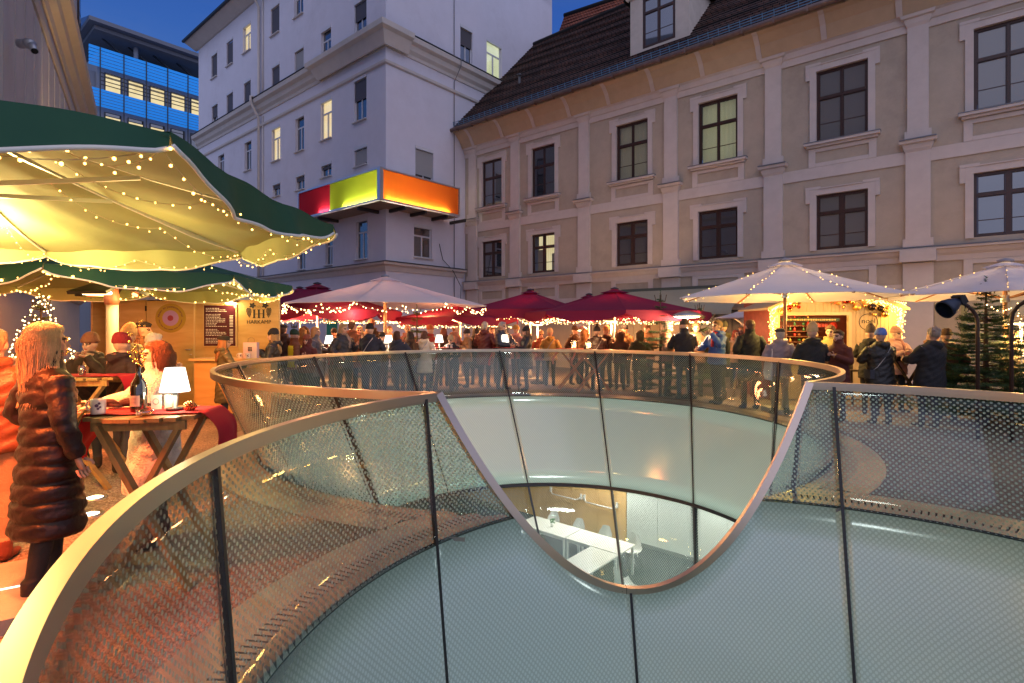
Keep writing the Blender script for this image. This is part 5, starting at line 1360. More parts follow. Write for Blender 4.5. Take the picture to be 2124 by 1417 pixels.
# wine-house emblem: HH between two grape bunches, leaves above, name below
em = link('emblem', MB().mesh('emblem'), hut, (hx_(537.5), -.0115, 0)); 
def ez(v): return hz_(v)
inkb = mat('emblem_black', (.012, .010, .010), .6)
mb = MB()
for s_ in (-1, 1):
    for x in (0, ): pass
for x in (-.092, .0, .092): mb.bb(x-.017, x+.017, -.002, 0, ez(659.5), ez(642)); 
for x in (-.092, .0, .092):
    mb.bb(x-.030, x+.030, -.0025, 0, ez(643.2), ez(642)); mb.bb(x-.030, x+.030, -.0025, 0, ez(660), ez(658.8))
mb.bb(-.092, 0, -.0015, 0, ez(652.0), ez(651.0)); mb.bb(0, .092, -.0015, 0, ez(651.4), ez(650.4)); mb.build('monogram', inkb, em)
for s_ in (-1, 1):
    mb = MB()
    for r in range(8):
        nb_ = [3, 4, 4, 4, 3, 3, 2, 1][r]
        for k in range(nb_): x = s_*(.20+(k-(nb_-1)/2)*.026-.006*r*.3); z = ez(640+r*2.5); vs = [(x+.0125*math.cos(a), -.002, z+.0125*math.sin(a)) for a in [2*PI*j/8 for j in range(8)]]; mb.add(vs, [tuple(range(8))])
    mb.build('grapes', inkb, em)
    mb = MB(); lf = []
    for j in range(20): a = 2*PI*j/20; r = .05*(1+.28*math.cos(5*a+.5)); lf.append((s_*.125+r*1.15*math.cos(a), -.002, ez(634)+r*math.sin(a)))
    mb.add(lf, [tuple(range(20))]); mb.build('vine_leaf', inkb, em)
mb = MB()
for x in (-.05, -.02, .02, .05, 0): 
    c_ = Vector((x, -.002, ez(637.5 if x else 635.5)))
    for j in range(12):
        a, b = 2*PI*j/12, 2*PI*(j+1)/12; mb.quad(*[(c_.x+r*math.cos(t), c_.y, c_.z+r*math.sin(t)) for r, t in ((.021, a), (.021, b), (.018, b), (.018, a))])
mb.build('scroll_line', inkb, em)
lettering('HARKAMP', .104, em, (0, -.002, ez(668.2)), m=inkb, name='name_lettering', sx_=1.0)
lp = thing('wall_lamp', 'square white wall lamp shining down beside the menu board', 'lamp', (hut0.x+hx_(484), HD-.09, hz_(627)))
mb = MB(); mb.bb(-.085, .085, -.08, .08, -.02, .06); mb.build('housing', mat('lamp_grey', (.45, .43, .42), .5), lp)
mb = MB(); mb.bb(-.075, .075, -.07, .07, -.035, -.021); mb.build('diffuser', emit('lamp_hot', (1, .75, .4), 30), lp)
point_lamp('wall_lamp_light', (hut0.x+hx_(484), HD-.22, hz_(634)), 11, (1, .66, .25), .05)
ctr = thing('counter', 'wooden counter shelf in front of the plywood hut', 'counter', (hut0.x+hx_(520), HD-.55, 0))
mb = MB(); mb.bb(-.75, .75, -.25, .25, 1.03, 1.07); mb.build('top', plye, ctr)
mb = MB(); mb.bb(-.7, .7, -.15, .15, .06, 1.028); mb.build('body', ply, ctr)
bag = thing('paper_bag', 'pale pink paper carrier bag with a printed grid standing on the hut counter', 'bag', at(521, 747, HD-.6)); bag.location.z = 1.07
pk = mat('pink_paper', (.72, .52, .55), .7)
mb = MB(); mb.bb(-.125, .125, -.05, .05, 0, .29); mb.build('body', pk, bag)
mb = MB()
for i in range(3):
    for j in range(3): mb.bb(-.038+i*.027, -.016+i*.027, -.053, -.0505, .13+j*.027, .152+j*.027)
mb.build('print', inkb, bag)
mb = MB(); mb.tube([(-.06, 0, .285), (-.055, 0, .36), (0, 0, .39), (.055, 0, .36), (.06, 0, .285)], .004, 5); mb.build('handle', mat('brown_paper', (.3, .18, .08), .8), bag)

# ---- hut with baubles and lights on the right
ND = 12.3
n0 = at(1595, 810, ND); n0.z = 0
noel = thing('market_hut', 'pale board hut framed in dense fairy lights, with baubles and a serving window', 'hut', n0)
def nx_(u): return (u-CU)/CF*ND-n0.x
def nz_(v): return CH+(CV-v)/CF*ND
pale = mat('pale_boards', (.44, .31, .17), .6, var=.07, vs=6); pale_e = mat('pale_frame', (.52, .40, .22), .5)
X1 = nx_(1862); XP = nx_(1722); ZE = nz_(640); ZP = nz_(583)
def ztop_(x): return ZE+(ZP-ZE)*(1-abs(x-XP)/max(XP, X1-XP))
bw = .092; x = 0.02; ox0, ox1, oz0, oz1 = nx_(1615), nx_(1758), nz_(722), nz_(654); k = 0
while x < X1-.02:
    x2 = min(x+bw, X1); xc = (x+x2)/2; segs_ = [(0.02, oz0), (oz1, None)] if ox0 < xc < ox1 else [(0.02, None)]
    for a, b in segs_:
        b0 = ztop_(x+.003) if b is None else b; b1 = ztop_(x2-.003) if b is None else b; mb = MB(); y = -.018-.004*(k % 2)
        vs = [(x+.003, y, a), (x2-.003, y, a), (x2-.003, y, b1), (x+.003, y, b0), (x+.003, .0, a), (x2-.003, .0, a), (x2-.003, .0, b1), (x+.003, .0, b0)]
        mb.add(vs, [(0, 1, 2, 3), (4, 7, 6, 5), (0, 3, 7, 4), (1, 5, 6, 2), (3, 2, 6, 7), (0, 4, 5, 1)]); mb.build('board', pale, noel)
    x = x2; k += 1
mb = MB(); mb.bb(ox0-.07, ox0, -.05, .03, oz0-.07, oz1+.07); mb.bb(ox1, ox1+.07, -.05, .03, oz0-.07, oz1+.07); mb.bb(ox0, ox1, -.05, .03, oz1, oz1+.07); mb.bb(ox0, ox1, -.05, .03, oz0-.07, oz0); mb.build('window_frame', pale_e, noel)
mb = MB(); mb.bb(ox0-.1, ox1+.1, -.36, .1, oz0-.12, oz0-.072); mb.build('counter_shelf', pale_e, noel)
mb = MB(); mb.bb(0, X1, 1.3, 1.34, 0, 2.5); mb.bb(0, .04, .02, 1.3, 0, ZE); mb.bb(X1-.04, X1, .02, 1.3, 0, ZE); mb.bb(.04, X1-.04, .02, 1.3, .4, .45); mb.build('inner_wall', mat('hut_inside_red', (.16, .035, .025), .7, var=.3), noel)
for s_ in ((0, ZE, XP, ZP), (XP, ZP, X1, ZE)):
    dx = .12 if s_[0] == 0 else 0; dx2 = .12 if s_[2] == X1 else 0
    mb = MB(); a_, b_ = (s_[0]-dx, s_[1]-dx*.35), (s_[2]+dx2, s_[3]-dx2*.35); mb.add([(q_[0], y_, q_[1]+h_) for q_ in (a_, b_) for y_ in (-.22, 1.4) for h_ in (.004, .05)], [(0, 1, 3, 2), (4, 6, 7, 5), (0, 4, 5, 1), (2, 3, 7, 6), (1, 5, 7, 3), (0, 2, 6, 4)]); mb.build('roof', mat('hut_roof', (.3, .24, .16), .7), noel)
q = random.Random(4); cols = [mat('goods_%s' % n, c_, .4) for n, c_ in (('red', (.5, .03, .02)), ('gold', (.7, .4, .08)), ('green', (.03, .12, .04)), ('white', (.7, .6, .45)), ('brown', (.2, .07, .03)))]
for r in range(6):
    mb = MB(); mb.bb(ox0+.1, ox1-.02, .95, 1.28, oz0+.10+r*.13, oz0+.115+r*.13); mb.build('shelf', mat('shelf_brown', (.2, .08, .04), .6), noel)
    for k in range(9):
        if q.random() < .25: continue
        xx = ox0+.55+k*.11; c_ = q.choice(cols); zz_ = oz0+.116+r*.13
        o = MB()
        if q.random() < .5: o.lathe([(.025, 0), (.03, .05), (.012, .08), (.012, .1)], (xx, 1.0, zz_), 8)
        else: o.ell((xx, 1.0, zz_+.04), .038, 8, 6)
        tag(o.build('ornament', c_), '%s ware, number %s from the left on the %s shelf inside the decorated hut' % (['red', 'gold', 'green', 'white', 'brown'][cols.index(c_)], ['one', 'two', 'three', 'four', 'five', 'six', 'seven', 'eight', 'nine'][k], ['lowest', 'second lowest', 'third lowest', 'third highest', 'second highest', 'highest'][r]), 'ornament', 'wares on the hut shelves').location = n0
sgn = MB(); sgn.bb(ox0+.12, ox1-.12, .10, .12, oz1-.14, oz1-.06); so = sgn.build('price_board', mat('board_green', (.02, .05, .03), .5), noel)
q = random.Random(9); mb = MB(); x = ox0+.16
while x < ox1-.2: w = q.uniform(.02, .06); mb.quad((x, .097, oz1-.115), (x+w, .097, oz1-.115), (x+w, .097, oz1-.085), (x, .097, oz1-.085)); x += w+.014
mb.build('board_strokes', cols[1], so)
for k in range(7):
    mb = MB(); mb.bb(ox0+.75+k*.085, ox0+.81+k*.085, .2, .21, oz1-.27, oz1-.19); mb.build('price_tag', mat('tag_red', (.45, .05, .03), .6), noel)
rd = MB(); rd.lathe([(.085, 0), (.085, .02)], n=20); o = rd.build('round_sign', cols[0], noel, loc=(nx_(1742), .25, nz_(676)), rot=(PI/2, 0, 0))
# word in a ring
rc = Vector((nx_(1800), -.026, nz_(668)))
mb = MB(); ring = [(rc.x+.21*math.cos(2*PI*k/40), rc.y, rc.z+.185*math.sin(2*PI*k/40)) for k in range(41)]; mb.tube(ring, .006, 5); mb.build('ring_emblem', inkb, noel)
lettering('noël', .16, noel, (rc.x, rc.y, rc.z+.02), m=inkb, name='word_lettering', sx_=1.15)
pths = []
for off in (0, .04, .08, .12): pths.append([(.0+off, -.06, .95), (.0+off, -.06, ZE-.02+off*.3), (XP, -.07, ZP-.02-off), (X1+.02, -.07, ZE+.02-off), (X1+.02-off, -.06, .95)])
for off in (.02, .06, .10, .14): pths.append([(X1+.1-off, -.10, ZE+.12), (X1-.02-off*.5, -.12, .95)]); pths.append([(XP+.2, -.1, ZP-.04-off), (X1+.12, -.1, ZE+.13-off)])
lights('fairy_light', noel, pths, sag=.01, step=.035, r=.014, drop=.03, m=bulb_m, jit=.035)
point_lamp('hut_light', (n0.x+.0, ND-.35, 1.75), 40, (1, .46, .07), .2); point_lamp('hut_light', (n0.x+X1+.05, ND-.35, 1.9), 70, (1, .48, .08), .15); point_lamp('hut_light', (n0.x+XP, ND-.6, 2.25), 26, (1, .45, .12), .2)
point_lamp('hut_light', (n0.x+(ox0+ox1)/2, ND+.5, 1.85), 60, (1, .55, .2), .15)
# baubles
gold = mat('bauble_gold', (.85, .50, .16), .12, 1); redb = mat('bauble_red', (.45, .03, .02), .12, 1); darkb = mat('bauble_dark', (.06, .04, .03), .08, .9); matte = mat('bauble_matte_gold', (.75, .42, .12), .45, 1)
BB = [(1663, 616, 6, redb), (1655, 626, 7, gold), (1648, 632, 6, gold), (1636, 638, 6, redb), (1639, 642, 4, gold), (1622, 647, 6, gold), (1657, 637, 3.5, redb), (1739, 628, 5, matte), (1755, 622, 8, redb), (1767, 626, 5.5, gold), (1750, 637, 3.5, gold), (1777, 637, 8, matte), (1792, 627, 4, matte), (1794, 634, 4.5, gold), (1809, 637, 8, darkb), (1785, 622, 3.5, gold), (1827, 640, 6.5, darkb), (1841, 638, 4.5, matte), (1836, 651, 8, gold), (1822, 631, 3.5, gold), (1813, 652, 4, gold)]
cn = {id(redb): 'red', id(gold): 'shiny gold', id(matte): 'matt gold', id(darkb): 'dark bronze'}
BLAB = ['partly hidden by the wooden pole', 'left of the mistletoe bunch', 'above the serving window corner']
for k, (u, v, r, m_) in enumerate(BB):
    p = at(u, v, ND-.12); rr = r/CF*ND
    side = 'left of the wooden pole' if u < 1632 else 'between the pole and the mistletoe' if u < 1700 else 'right of the mistletoe' if u < 1772 else 'above the round word emblem' if u < 1812 else 'by the glaring right corner lights'
    size = 'large' if r > 7 else 'medium' if r > 4.6 else 'small'
    b_ = thing('bauble', '%s %s bauble on the hut front, %s%s' % (size, cn[id(m_)], side, ' at height %s' % ('top' if v < 628 else 'low') if False else (', upper one' if v < 632 else ', lower one')), 'bauble', p, 0, 'baubles on the hut front')
    mb = MB(); mb.ell((0, 0, 0), rr, 16, 12); mb.build('ball', m_, b_)
    mb = MB(); mb.lathe([(rr*.2, rr*.95), (rr*.2, rr*1.15)], n=8); mb.tube([(0, 0, rr*1.15), (0, 0, rr*1.6)], .003, 4); mb.build('cap', gold, b_)
# mistletoe bunch under the gable
mt = thing('mistletoe', 'bunch of green mistletoe with red tips hanging over the serving window', 'plant', (n0.x+XP-.02, ND-.25, nz_(592)))
q = random.Random(2)
for nm, m_, cnt in (('leaves', mat('mistletoe_green', (.14, .24, .04), .6, var=.3), 1500), ('tips', mat('mistletoe_red', (.55, .12, .05), .6), 260)):
    mb = MB()
    for _ in range(cnt):
        a = q.uniform(-1, 1); r = q.random(); x = a*.42; zz_ = -(.30*(1-abs(a)**1.6)+.08)*(r if nm == 'leaves' else .8+.3*r); p = Vector((x, q.uniform(-.12, .12), zz_)); d = Vector((q.uniform(-1, 1), q.uniform(-1, 1), q.uniform(-1.2, .4))).normalized()*.035; s = d.cross(Vector((0, 1, .3))).normalized()*.009
        mb.add([p-s, p+s, p+d+s, p+d-s], [(0, 1, 2, 3)])
    o = mb.build(nm, m_, mt); o['kind'] = 'stuff'
# awning on the museum wall and wreaths
aw = thing('awning', 'beige fabric awning on the museum wall above the burgundy parasols', 'awning', FC, ROT)
a0, a1 = s_at(1295), s_at(1560); zt_ = z_at(1300, 606); cvb = canopy_mat('beige_canvas', (.42, .38, .27), .15)
mb = MB(); vs = []; 
for i in range(13):
    x = a0+(a1-a0)*i/12; vs += [(x, -.12, zt_), (x, -1.0, zt_-.35), (x, -1.9, zt_-.75-.0*i), (x, -1.92, zt_-.92)]
mb.add(vs, [f for i in range(12) for f in ((4*i, 4*i+1, 4*i+5, 4*i+4), (4*i+1, 4*i+2, 4*i+6, 4*i+5), (4*i+2, 4*i+3, 4*i+7, 4*i+6))], 0, True); mb.build('canvas', cvb, aw)
mb = MB(); mb.bb(a0-.05, a1+.05, -.14, 0, zt_-.02, zt_+.09); mb.build('cassette', mat('awning_cassette', (.10, .11, .09), .5), aw)
for k, (u, v, d, nm) in enumerate(((678, 662, 14.8, 'first'), (710, 659, 14.6, 'second'), (747, 655, 14.4, 'third'))):
    w_ = thing('wreath', 'dark ring-shaped wreath hanging under the left white parasol, %s from the left' % nm, 'wreath', at(u, v, beyond(u, d)), 0, 'wreaths hanging under the parasols')
    mb = MB(); Rr = .085
    mb.tube([(Rr*math.cos(a), .02*math.sin(3*a), Rr*math.sin(a)) for a in [2*PI*j/20 for j in range(21)]], .020, 6); mb.build('ring', bark, w_)
    mb = MB(); mb.tube([(0, 0, Rr), (0, 0, Rr+.25)], .003, 4); mb.build('cord', wire_d, w_)
# green door and pale windows low on the white house
gd = thing('house_door', 'green door low on the white house seen under the parasols', 'door', HC, ROT)
x0 = hx(680); x1 = hx(702)
mb = MB(); mb.bb(x0, x1, -.06, -.004, 0, 2.15); mb.build('leaf', mat('door_green', (.03, .30, .12), .45), gd)
mb = MB(); mb.bb(x0-.12, x0, -.05, -.004, 0, 2.25); mb.bb(x1, x1+.12, -.05, -.004, 0, 2.25); mb.bb(x0, x1, -.05, -.004, 2.15, 2.25); mb.build('frame', piping, gd)

def uplight(loc, tgt, e_, col, ang, lab):  # unseen fixtures, added to throw warm light on the walls
    t_ = thing('uplight', lab, 'lamp', loc, 0, 'small floodlights throwing warm light on the walls')
    d = (Vector(tgt)-Vector(loc)).normalized(); R = d.to_track_quat('Z', 'Y').to_matrix()
    mb = MB(); mb.box((0, 0, 0), (.22, .14, .08), 0, R); mb.build('housing', blk, t_); mb = MB(); mb.box(d*.046, (.18, .10, .006), 0, R); mb.build('lens', emit('uplight_lens', (1, .7, .4), 6), t_)
    mb = MB(); mb.bar((0, 0, -.05), (0, 0, -.22), .02, .02); mb.build('bracket', blk, t_)
    spot_lamp('uplight_beam', tuple(Vector(loc)+d*.08), tgt, e_, col, ang, .5, .06)
uplight((-9.2, 11.6, 2.55), (-15.5, 17.5, 8.5), 900, (1, .62, .26), 95, 'small floodlight on the wooden hut roof aimed at the far left building')
uplight((3.3, 16.4, 2.55), (3.6, 21.5, 10.5), 210, (1, .58, .28), 110, 'small floodlight behind the burgundy parasols aimed at the museum eaves')
# ---- tables, lamps and the things on them
tw = wood('table_wood', (.20, .12, .04), (.34, .22, .08), .5, 3., (6, 1, 1)); orange_w = mat('orange_wood', (.55, .16, .05), .5, var=.1)
redcloth = mat('red_cloth', (.55, .012, .025), .85, bump=.15, bs=90, transl=.1)
def high_table(p, lab, w=.72, dpt=.66, h_=1.08, rz_=0., planks=8, legm=None, topm=None, grp='high wooden tables of the market'):
    legm = legm or tw; topm = topm or tw
    t_ = thing('high_table', lab, 'table', (p[0], p[1], 0), rz_, grp)
    for k in range(planks):
        x0 = -w/2+w*k/planks; x1 = x0+w/planks-.008; r = 1.0; xc = abs((x0+x1)/2)/(w/2); hw = dpt/2*math.sqrt(max(.25, 1-.72*xc*xc))
        mb = MB(); mb.bb(x0, x1, -hw, hw, h_-.024+.0015*(k % 2), h_+.0015*(k % 2)); mb.build('plank', topm, t_)
    for y in (-.2, .2):
        mb = MB(); mb.bb(-w/2+.05, w/2-.06, y-.015, y+.015, h_-.085, h_-.026); mb.build('rail', legm, t_)
    for y, s_ in ((-.225, 1), (.225, 1), (-.175, -1), (.175, -1)):
        mb = MB(); mb.bar((-s_*(w/2-.1), y, h_-.05), (s_*(w/2-.03), y, .0), .03, .062, 0, (0, 1, 0)); mb.build('leg', legm, t_)
    mb = MB(); mb.bb(-.02, .02, -.16, .16, .50, .54); mb.build('crossbar', legm, t_)
    return t_
def bistro(p, lab, r=.36, h_=1.10, m=None):
    t_ = thing('standing_table', lab, 'table', (p[0], p[1], 0), 0, 'dark standing tables of the market')
    mb = MB(); mb.lathe([(r, h_-.03), (r, h_)], n=20); mb.build('tabletop', m or mat('dark_top', (.10, .05, .03), .4), t_)
    for a in (45, 135, 225, 315):
        mb = MB(); c, s = math.cos(R_(a)), math.sin(R_(a)); mb.bar((.12*c, .12*s, h_-.03), (.30*c, .30*s, 0), .04, .05); mb.build('leg', m or mat('dark_top', (.10, .05, .03), .4), t_)
    return t_
shade_m = emit('lamp_shade_lit', (1, .90, .72), 3.2)
def table_lamp(loc, lab, s=1., e_=6.):
    t_ = thing('table_lamp', lab, 'lamp', loc, 0, 'cordless lamps lit on the tables')
    mb = MB(); mb.lathe([(.086*s, .115*s), (.056*s, .265*s)], n=24); mb.f = mb.f[:-2]+mb.f[-1:]; mb.m = mb.m[:len(mb.f)]; mb.sm = mb.sm[:len(mb.f)]; mb.build('shade', shade_m, t_)
    mb = MB(); mb.lathe([(.05*s, 0), (.05*s, .012*s), (.014*s, .016*s), (.014*s, .14*s)], n=16); mb.build('stand', mat('lamp_dark', (.03, .03, .035), .4), t_)
    if e_: point_lamp('table_lamp_light', (loc[0], loc[1], loc[2]+.10*s), e_, (1, .72, .4), .05)
    return t_
def drape(p, w, d, h_, left, right, lab, m, rz_=0., flare=.08, grp='cloths over the market tables'):
    """runner across the table, hanging over both ends"""
    prof = []
    n = 10
    for k in range(n+1): t = k/n; prof.append((-w/2-.035-flare*(1-t)*1.0-.02*math.sin(t*6), h_+.004-left*(1-t)))
    prof.append((-w/2-.012, h_+.018))
    for k in range(9): prof.append((-w/2+.03+(w-.06)*k/8, h_+.012+.003*math.sin(k*2)))
    prof.append((w/2+.012, h_+.018))
    for k in range(n+1): t = k/n; prof.append((w/2+.035+flare*t+.03*math.sin(t*5), h_+.004-right*t))
    vs = []; M_ = 8
    for i, (x, z) in enumerate(prof):
        hang = max(0, (h_-z)); 
        for j in range(M_+1): s = j/M_*2-1; vs.append((x+.025*math.sin(s*4+x*3)*min(1, hang*4)*(1 if x > 0 else -1), s*d/2*(1+.25*hang), z+.0))
    fs = [(i*(M_+1)+j, i*(M_+1)+j+1, (i+1)*(M_+1)+j+1, (i+1)*(M_+1)+j) for i in range(len(prof)-1) for j in range(M_)]
    k = len(vs); mb = MB(); mb.add(vs, fs, 0, True); mb.add([(a, b, c-.004) for a, b, c in vs], [f[::-1] for f in fs], 0, True)
    o = mb.build('table_runner', m); o.location = (p[0], p[1], 0); o.rotation_euler = (0, 0, rz_); tag(o, lab, 'cloth', grp); return o
# near table
TN = (-2.36, 3.62)
high_table(TN, 'slatted high table with crossed legs right in front of the woman in the cream coat', .66, .62, 1.085, R_(7))
drape(TN, .66, .32, 1.085, .33, .27, 'long red runner hanging off both ends of the near table', redcloth, R_(7), .15)
def tpt(u, v, z=1.105): return gnd(u, v, z)
shade_near = table_lamp(Vector((-2.24, 3.62, 1.10)), 'white cordless lamp lit on the near table beside the bottle', 1.05, 9)
def bottle(loc, lab, s=1., label_=True):
    t_ = thing('wine_bottle', lab, 'bottle', loc)
    gb = mat('bottle_glass', (.015, .01, .006), .06, spec=.8, coat=1.)
    mb = MB(); mb.lathe([(.0, 0), (.046*s, .0), (.048*s, .02*s), (.048*s, .15*s), (.042*s, .185*s), (.022*s, .22*s), (.0155*s, .25*s), (.0155*s, .30*s), (.018*s, .302*s), (.018*s, .315*s), (.0, .315*s)], n=20); mb.build('glass_body', gb, t_)
    if label_:
        mb = MB(); vs = []
        for k in range(9): a = R_(-128+k*10); vs += [(.0488*s*math.cos(a), .0488*s*math.sin(a), .035*s), (.0488*s*math.cos(a), .0488*s*math.sin(a), .105*s)]
        mb.add(vs, [(2*k, 2*k+2, 2*k+3, 2*k+1) for k in range(8)], 0, True); mb.build('label', mat('bottle_label', (.7, .55, .42), .6), t_)
        mb = MB()
        for r in range(5):
            vs = []
            for k in range(6): a = R_(-120+k*10); vs += [(.0492*s*math.cos(a), .0492*s*math.sin(a), (.052+r*.009)*s), (.0492*s*math.cos(a), .0492*s*math.sin(a), (.0545+r*.009)*s)]
            mb.add(vs, [(2*k, 2*k+2, 2*k+3, 2*k+1) for k in range(5)])
        mb.build('label_lines', mat('label_print', (.3, .12, .08), .6), t_)
    return t_
bl = Vector((-2.44, 3.56, 1.10)); bottle(bl, 'dark green wine bottle holding twigs on the near table', 1.0)
tw_ = thing('twig_bunch', 'dry twigs with small golden beads standing in the near wine bottle', 'twigs', bl+Vector((0, 0, .30)))
q = random.Random(6); mb = MB(); bd = MB()
for k in range(7):
    a = q.uniform(0, 6.28); P = [Vector((0, 0, 0))]; d = Vector((.10*math.cos(a), .06*math.sin(a), .5)).normalized(); L = [.30, .26, .2, .18, .12, .10, .1][k]
    for j in range(5): P.append(P[-1]+d*L/5+Vector((q.uniform(-.008, .008), q.uniform(-.008, .008), 0)))
    mb.tube(P, [.0028, .0026, .0022, .002, .0016, .001], 4)
    for j in range(9 if k > 2 else 3): p = P[q.randint(1, 5) if k > 2 else 5]; bd.ell(p+Vector((q.uniform(-.03, .03), q.uniform(-.03, .03), q.uniform(-.03, .02))), .0075, 7, 5)
mb.build('stems', mat('twig_brown', (.16, .07, .05), .7), tw_); bo = bd.build('beads', mat('bead_gold', (.9, .55, .15), .15, 1), tw_); bo['kind'] = 'stuff'
def mug(loc, lab, s=1., rz_=0., grp='printed mugs on the tables', pr=True):
    t_ = thing('mug', lab, 'mug', loc, rz_, grp); mm = mat('mug_white', (.78, .68, .66), .3)
    mb = MB(); mb.lathe([(.0, .0), (.039*s, 0), (.041*s, .01*s), (.041*s, .094*s), (.037*s, .094*s), (.036*s, .012*s), (0, .012*s)], n=20); mb.build('cup', mm, t_)
    mb = MB(); mb.tube([(-.039*s, 0, .08*s), (-.062*s, 0, .078*s), (-.072*s, 0, .05*s), (-.062*s, 0, .022*s), (-.039*s, 0, .02*s)], .0065*s, 8); mb.build('handle', mm, t_)
    if pr:
        mb = MB()
        for (a0, z0, r) in ((-70, .055, .011), (-52, .068, .008), (-60, .036, .008), (-45, .045, .007)):
            a = R_(a0); c_ = Vector((.0415*s*math.cos(a), .0415*s*math.sin(a), z0*s)); t = Vector((-math.sin(a), math.cos(a), 0)); mb.add([c_+t*r*s*math.cos(x)+Vector((0, 0, r*s*math.sin(x))) for x in [2*PI*j/8 for j in range(8)]], [tuple(range(8))])
        mb.build('print', mat('mug_print', (.12, .04, .10), .6), t_)
    return t_
mug(Vector((-2.62, 3.45, 1.10)), 'white printed mug with its handle to the left on the near table', 1.0, R_(5))
gl = thing('glove_pair', 'dark knitted gloves lying behind the mug on the near table', 'gloves', Vector((-2.64, 3.66, 1.10)))
gm_ = mat('dark_wool', (.05, .012, .012), .95, bump=.5, bs=120)
for k, (x, y, a) in enumerate(((-.09, 0, .2), (.06, .03, -.3))):
    mb = MB(); c, s = math.cos(a), math.sin(a); mb.tube([(x-.09*c, y-.09*s, .03), (x-.03*c, y, .04), (x+.04*c, y, .038), (x+.09*c, y+.09*s, .022)], [(.022, .02), (.045, .028), (.045, .026), (.012, .012)], 10)
    for f in range(4): mb.tube([(x+.05*c, y-.03+f*.018, .03), (x+.12*c, y-.035+f*.022, .018)], [.012, .009], 6)
    mb.build('glove', gm_, gl)
ash = thing('ashtray', 'clear glass ashtray at the front of the near table', 'ashtray', Vector((-2.31, 3.43, 1.10)))
gls = glassmat('clear_tumbler', (.85, .80, .78), .25, .03)
mb = MB(); mb.lathe([(0, .004), (.044, .004), (.048, .03), (.052, .03), (.05, 0), (0, 0)], n=20); mb.build('dish', gls, ash)
cd = thing('card_holder', 'small white cards with a round print behind the lamp foot on the near table', 'cards', Vector((-2.31, 3.62, 1.10)), .1)
for k, (x, a) in enumerate(((-.05, .15), (.03, -.1))):
    mb = MB(); mb.box((x, 0, .05), (.06, .003, .095), 0, Matrix.Rotation(a, 3, 'Z')); c_ = mb.build('card', mat('card_white', (.8, .72, .6), .6), cd)
mb = MB()
for j in range(16): a, b = 2*PI*j/16, 2*PI*(j+1)/16; mb.quad(*[(-.05+r*math.cos(t), -.006, .055+r*math.sin(t)) for r, t in ((.02, a), (.02, b), (.017, b), (.017, a))])
mb.build('ring_print', mat('mug_print', (.12, .04, .10), .6), cd)
cn_ = thing('pine_cone', 'shiny copper pine cone ornament right of the lamp on the near table', 'ornament', Vector((-2.13, 3.60, 1.10)))
mb = MB()
for k in range(60): a = k*2.4; t = k/60; r = .028*math.sin(PI*(.15+.85*t)); mb.ell((-.03+.075*t, r*math.cos(a), .026+r*math.sin(a)), .0085, 5, 4)
o = mb.build('scales', mat('copper_shine', (.7, .28, .10), .2, 1), cn_); o['kind'] = 'stuff'
# table behind it
T2 = (-4.55, 5.75)
high_table(T2, 'high table with a red runner under the second green parasol, behind the blond woman', .95, .6, 1.13, R_(2))
drape(T2, .95, .34, 1.13, .12, .34, 'short red runner with its right end hanging off the second table', redcloth, R_(2))
bottle(Vector((-4.66, 5.62, 1.15)), 'dark bottle with gold curls on the second table', .8, False)
gd_ = thing('ribbon_bunch', 'bunch of curled golden ribbon in the bottle on the second table', 'ribbon', Vector((-4.66, 5.62, 1.40)))
mb = MB()
for k in range(9): a = q.uniform(0, 6.28); mb.tube([(.03*math.cos(a)+.045*math.cos(t), .03*math.sin(a), -.02+.02*k+.03*math.sin(t)) for t in [j*.7 for j in range(10)]], .006, 5)
mb.build('curls', mat('bead_gold', (.9, .55, .15), .15, 1), gd_)
tg = thing('tumbler', 'small stemless glass on the second table', 'glass', Vector((-4.42, 5.6, 1.15)))
mb = MB(); mb.lathe([(0, 0), (.028, 0), (.036, .05), (.03, .10), (.028, .10), (.033, .05), (.025, .006), (0, .006)], n=16); mb.build('bowl', gls, tg)
# tables in the crowd
bist = [(680, 13.0, 'standing table with a lit lamp left of the woman in the scarf'), (806, 12.3, 'standing table half hidden by the two people at the white parasol pole'), (920, 12.2, 'standing table with a red cloth in front of the bending person'), (1060, 11.9, 'standing table with a lit lamp between the grey-haired man and the woman in black'), (1548, 13.4, 'standing table between the blue jacket and the black coat')]
for u, d, lab_ in bist: p = at(u, 678, beyond(u, d-1.6)); bistro((p.x, p.y), lab_)
for k, (u, d, lab_) in enumerate(((683, 12.95, 'lit lamp on the table left of the woman in the scarf'), (806, 12.25, 'lit lamp beside the pole of the wide white parasol'), (911, 12.1, 'lit lamp on the red clothed table left of the centre'), (1047, 11.85, 'lit lamp between the grey-haired man and the woman in black'))):
    p = at(u, 678, beyond(u, d-1.6)); table_lamp(Vector((p.x, p.y, 1.10)), lab_, 1.3, 18)
p = at(920, 678, beyond(920, 12.2-1.6)); drape((p.x, p.y), .7, .4, 1.1, .1, .12, 'red cloth on the table left of the centre', redcloth)
p = at(1045, 678, beyond(1045, 11.9-1.6)); drape((p.x+.05, p.y), .62, .36, 1.1, .45, .1, 'red cloth hanging off the table before the grey-haired man', redcloth)
pinkc = mat('pink_cloth', (.60, .16, .13), .85, bump=.15, bs=90)
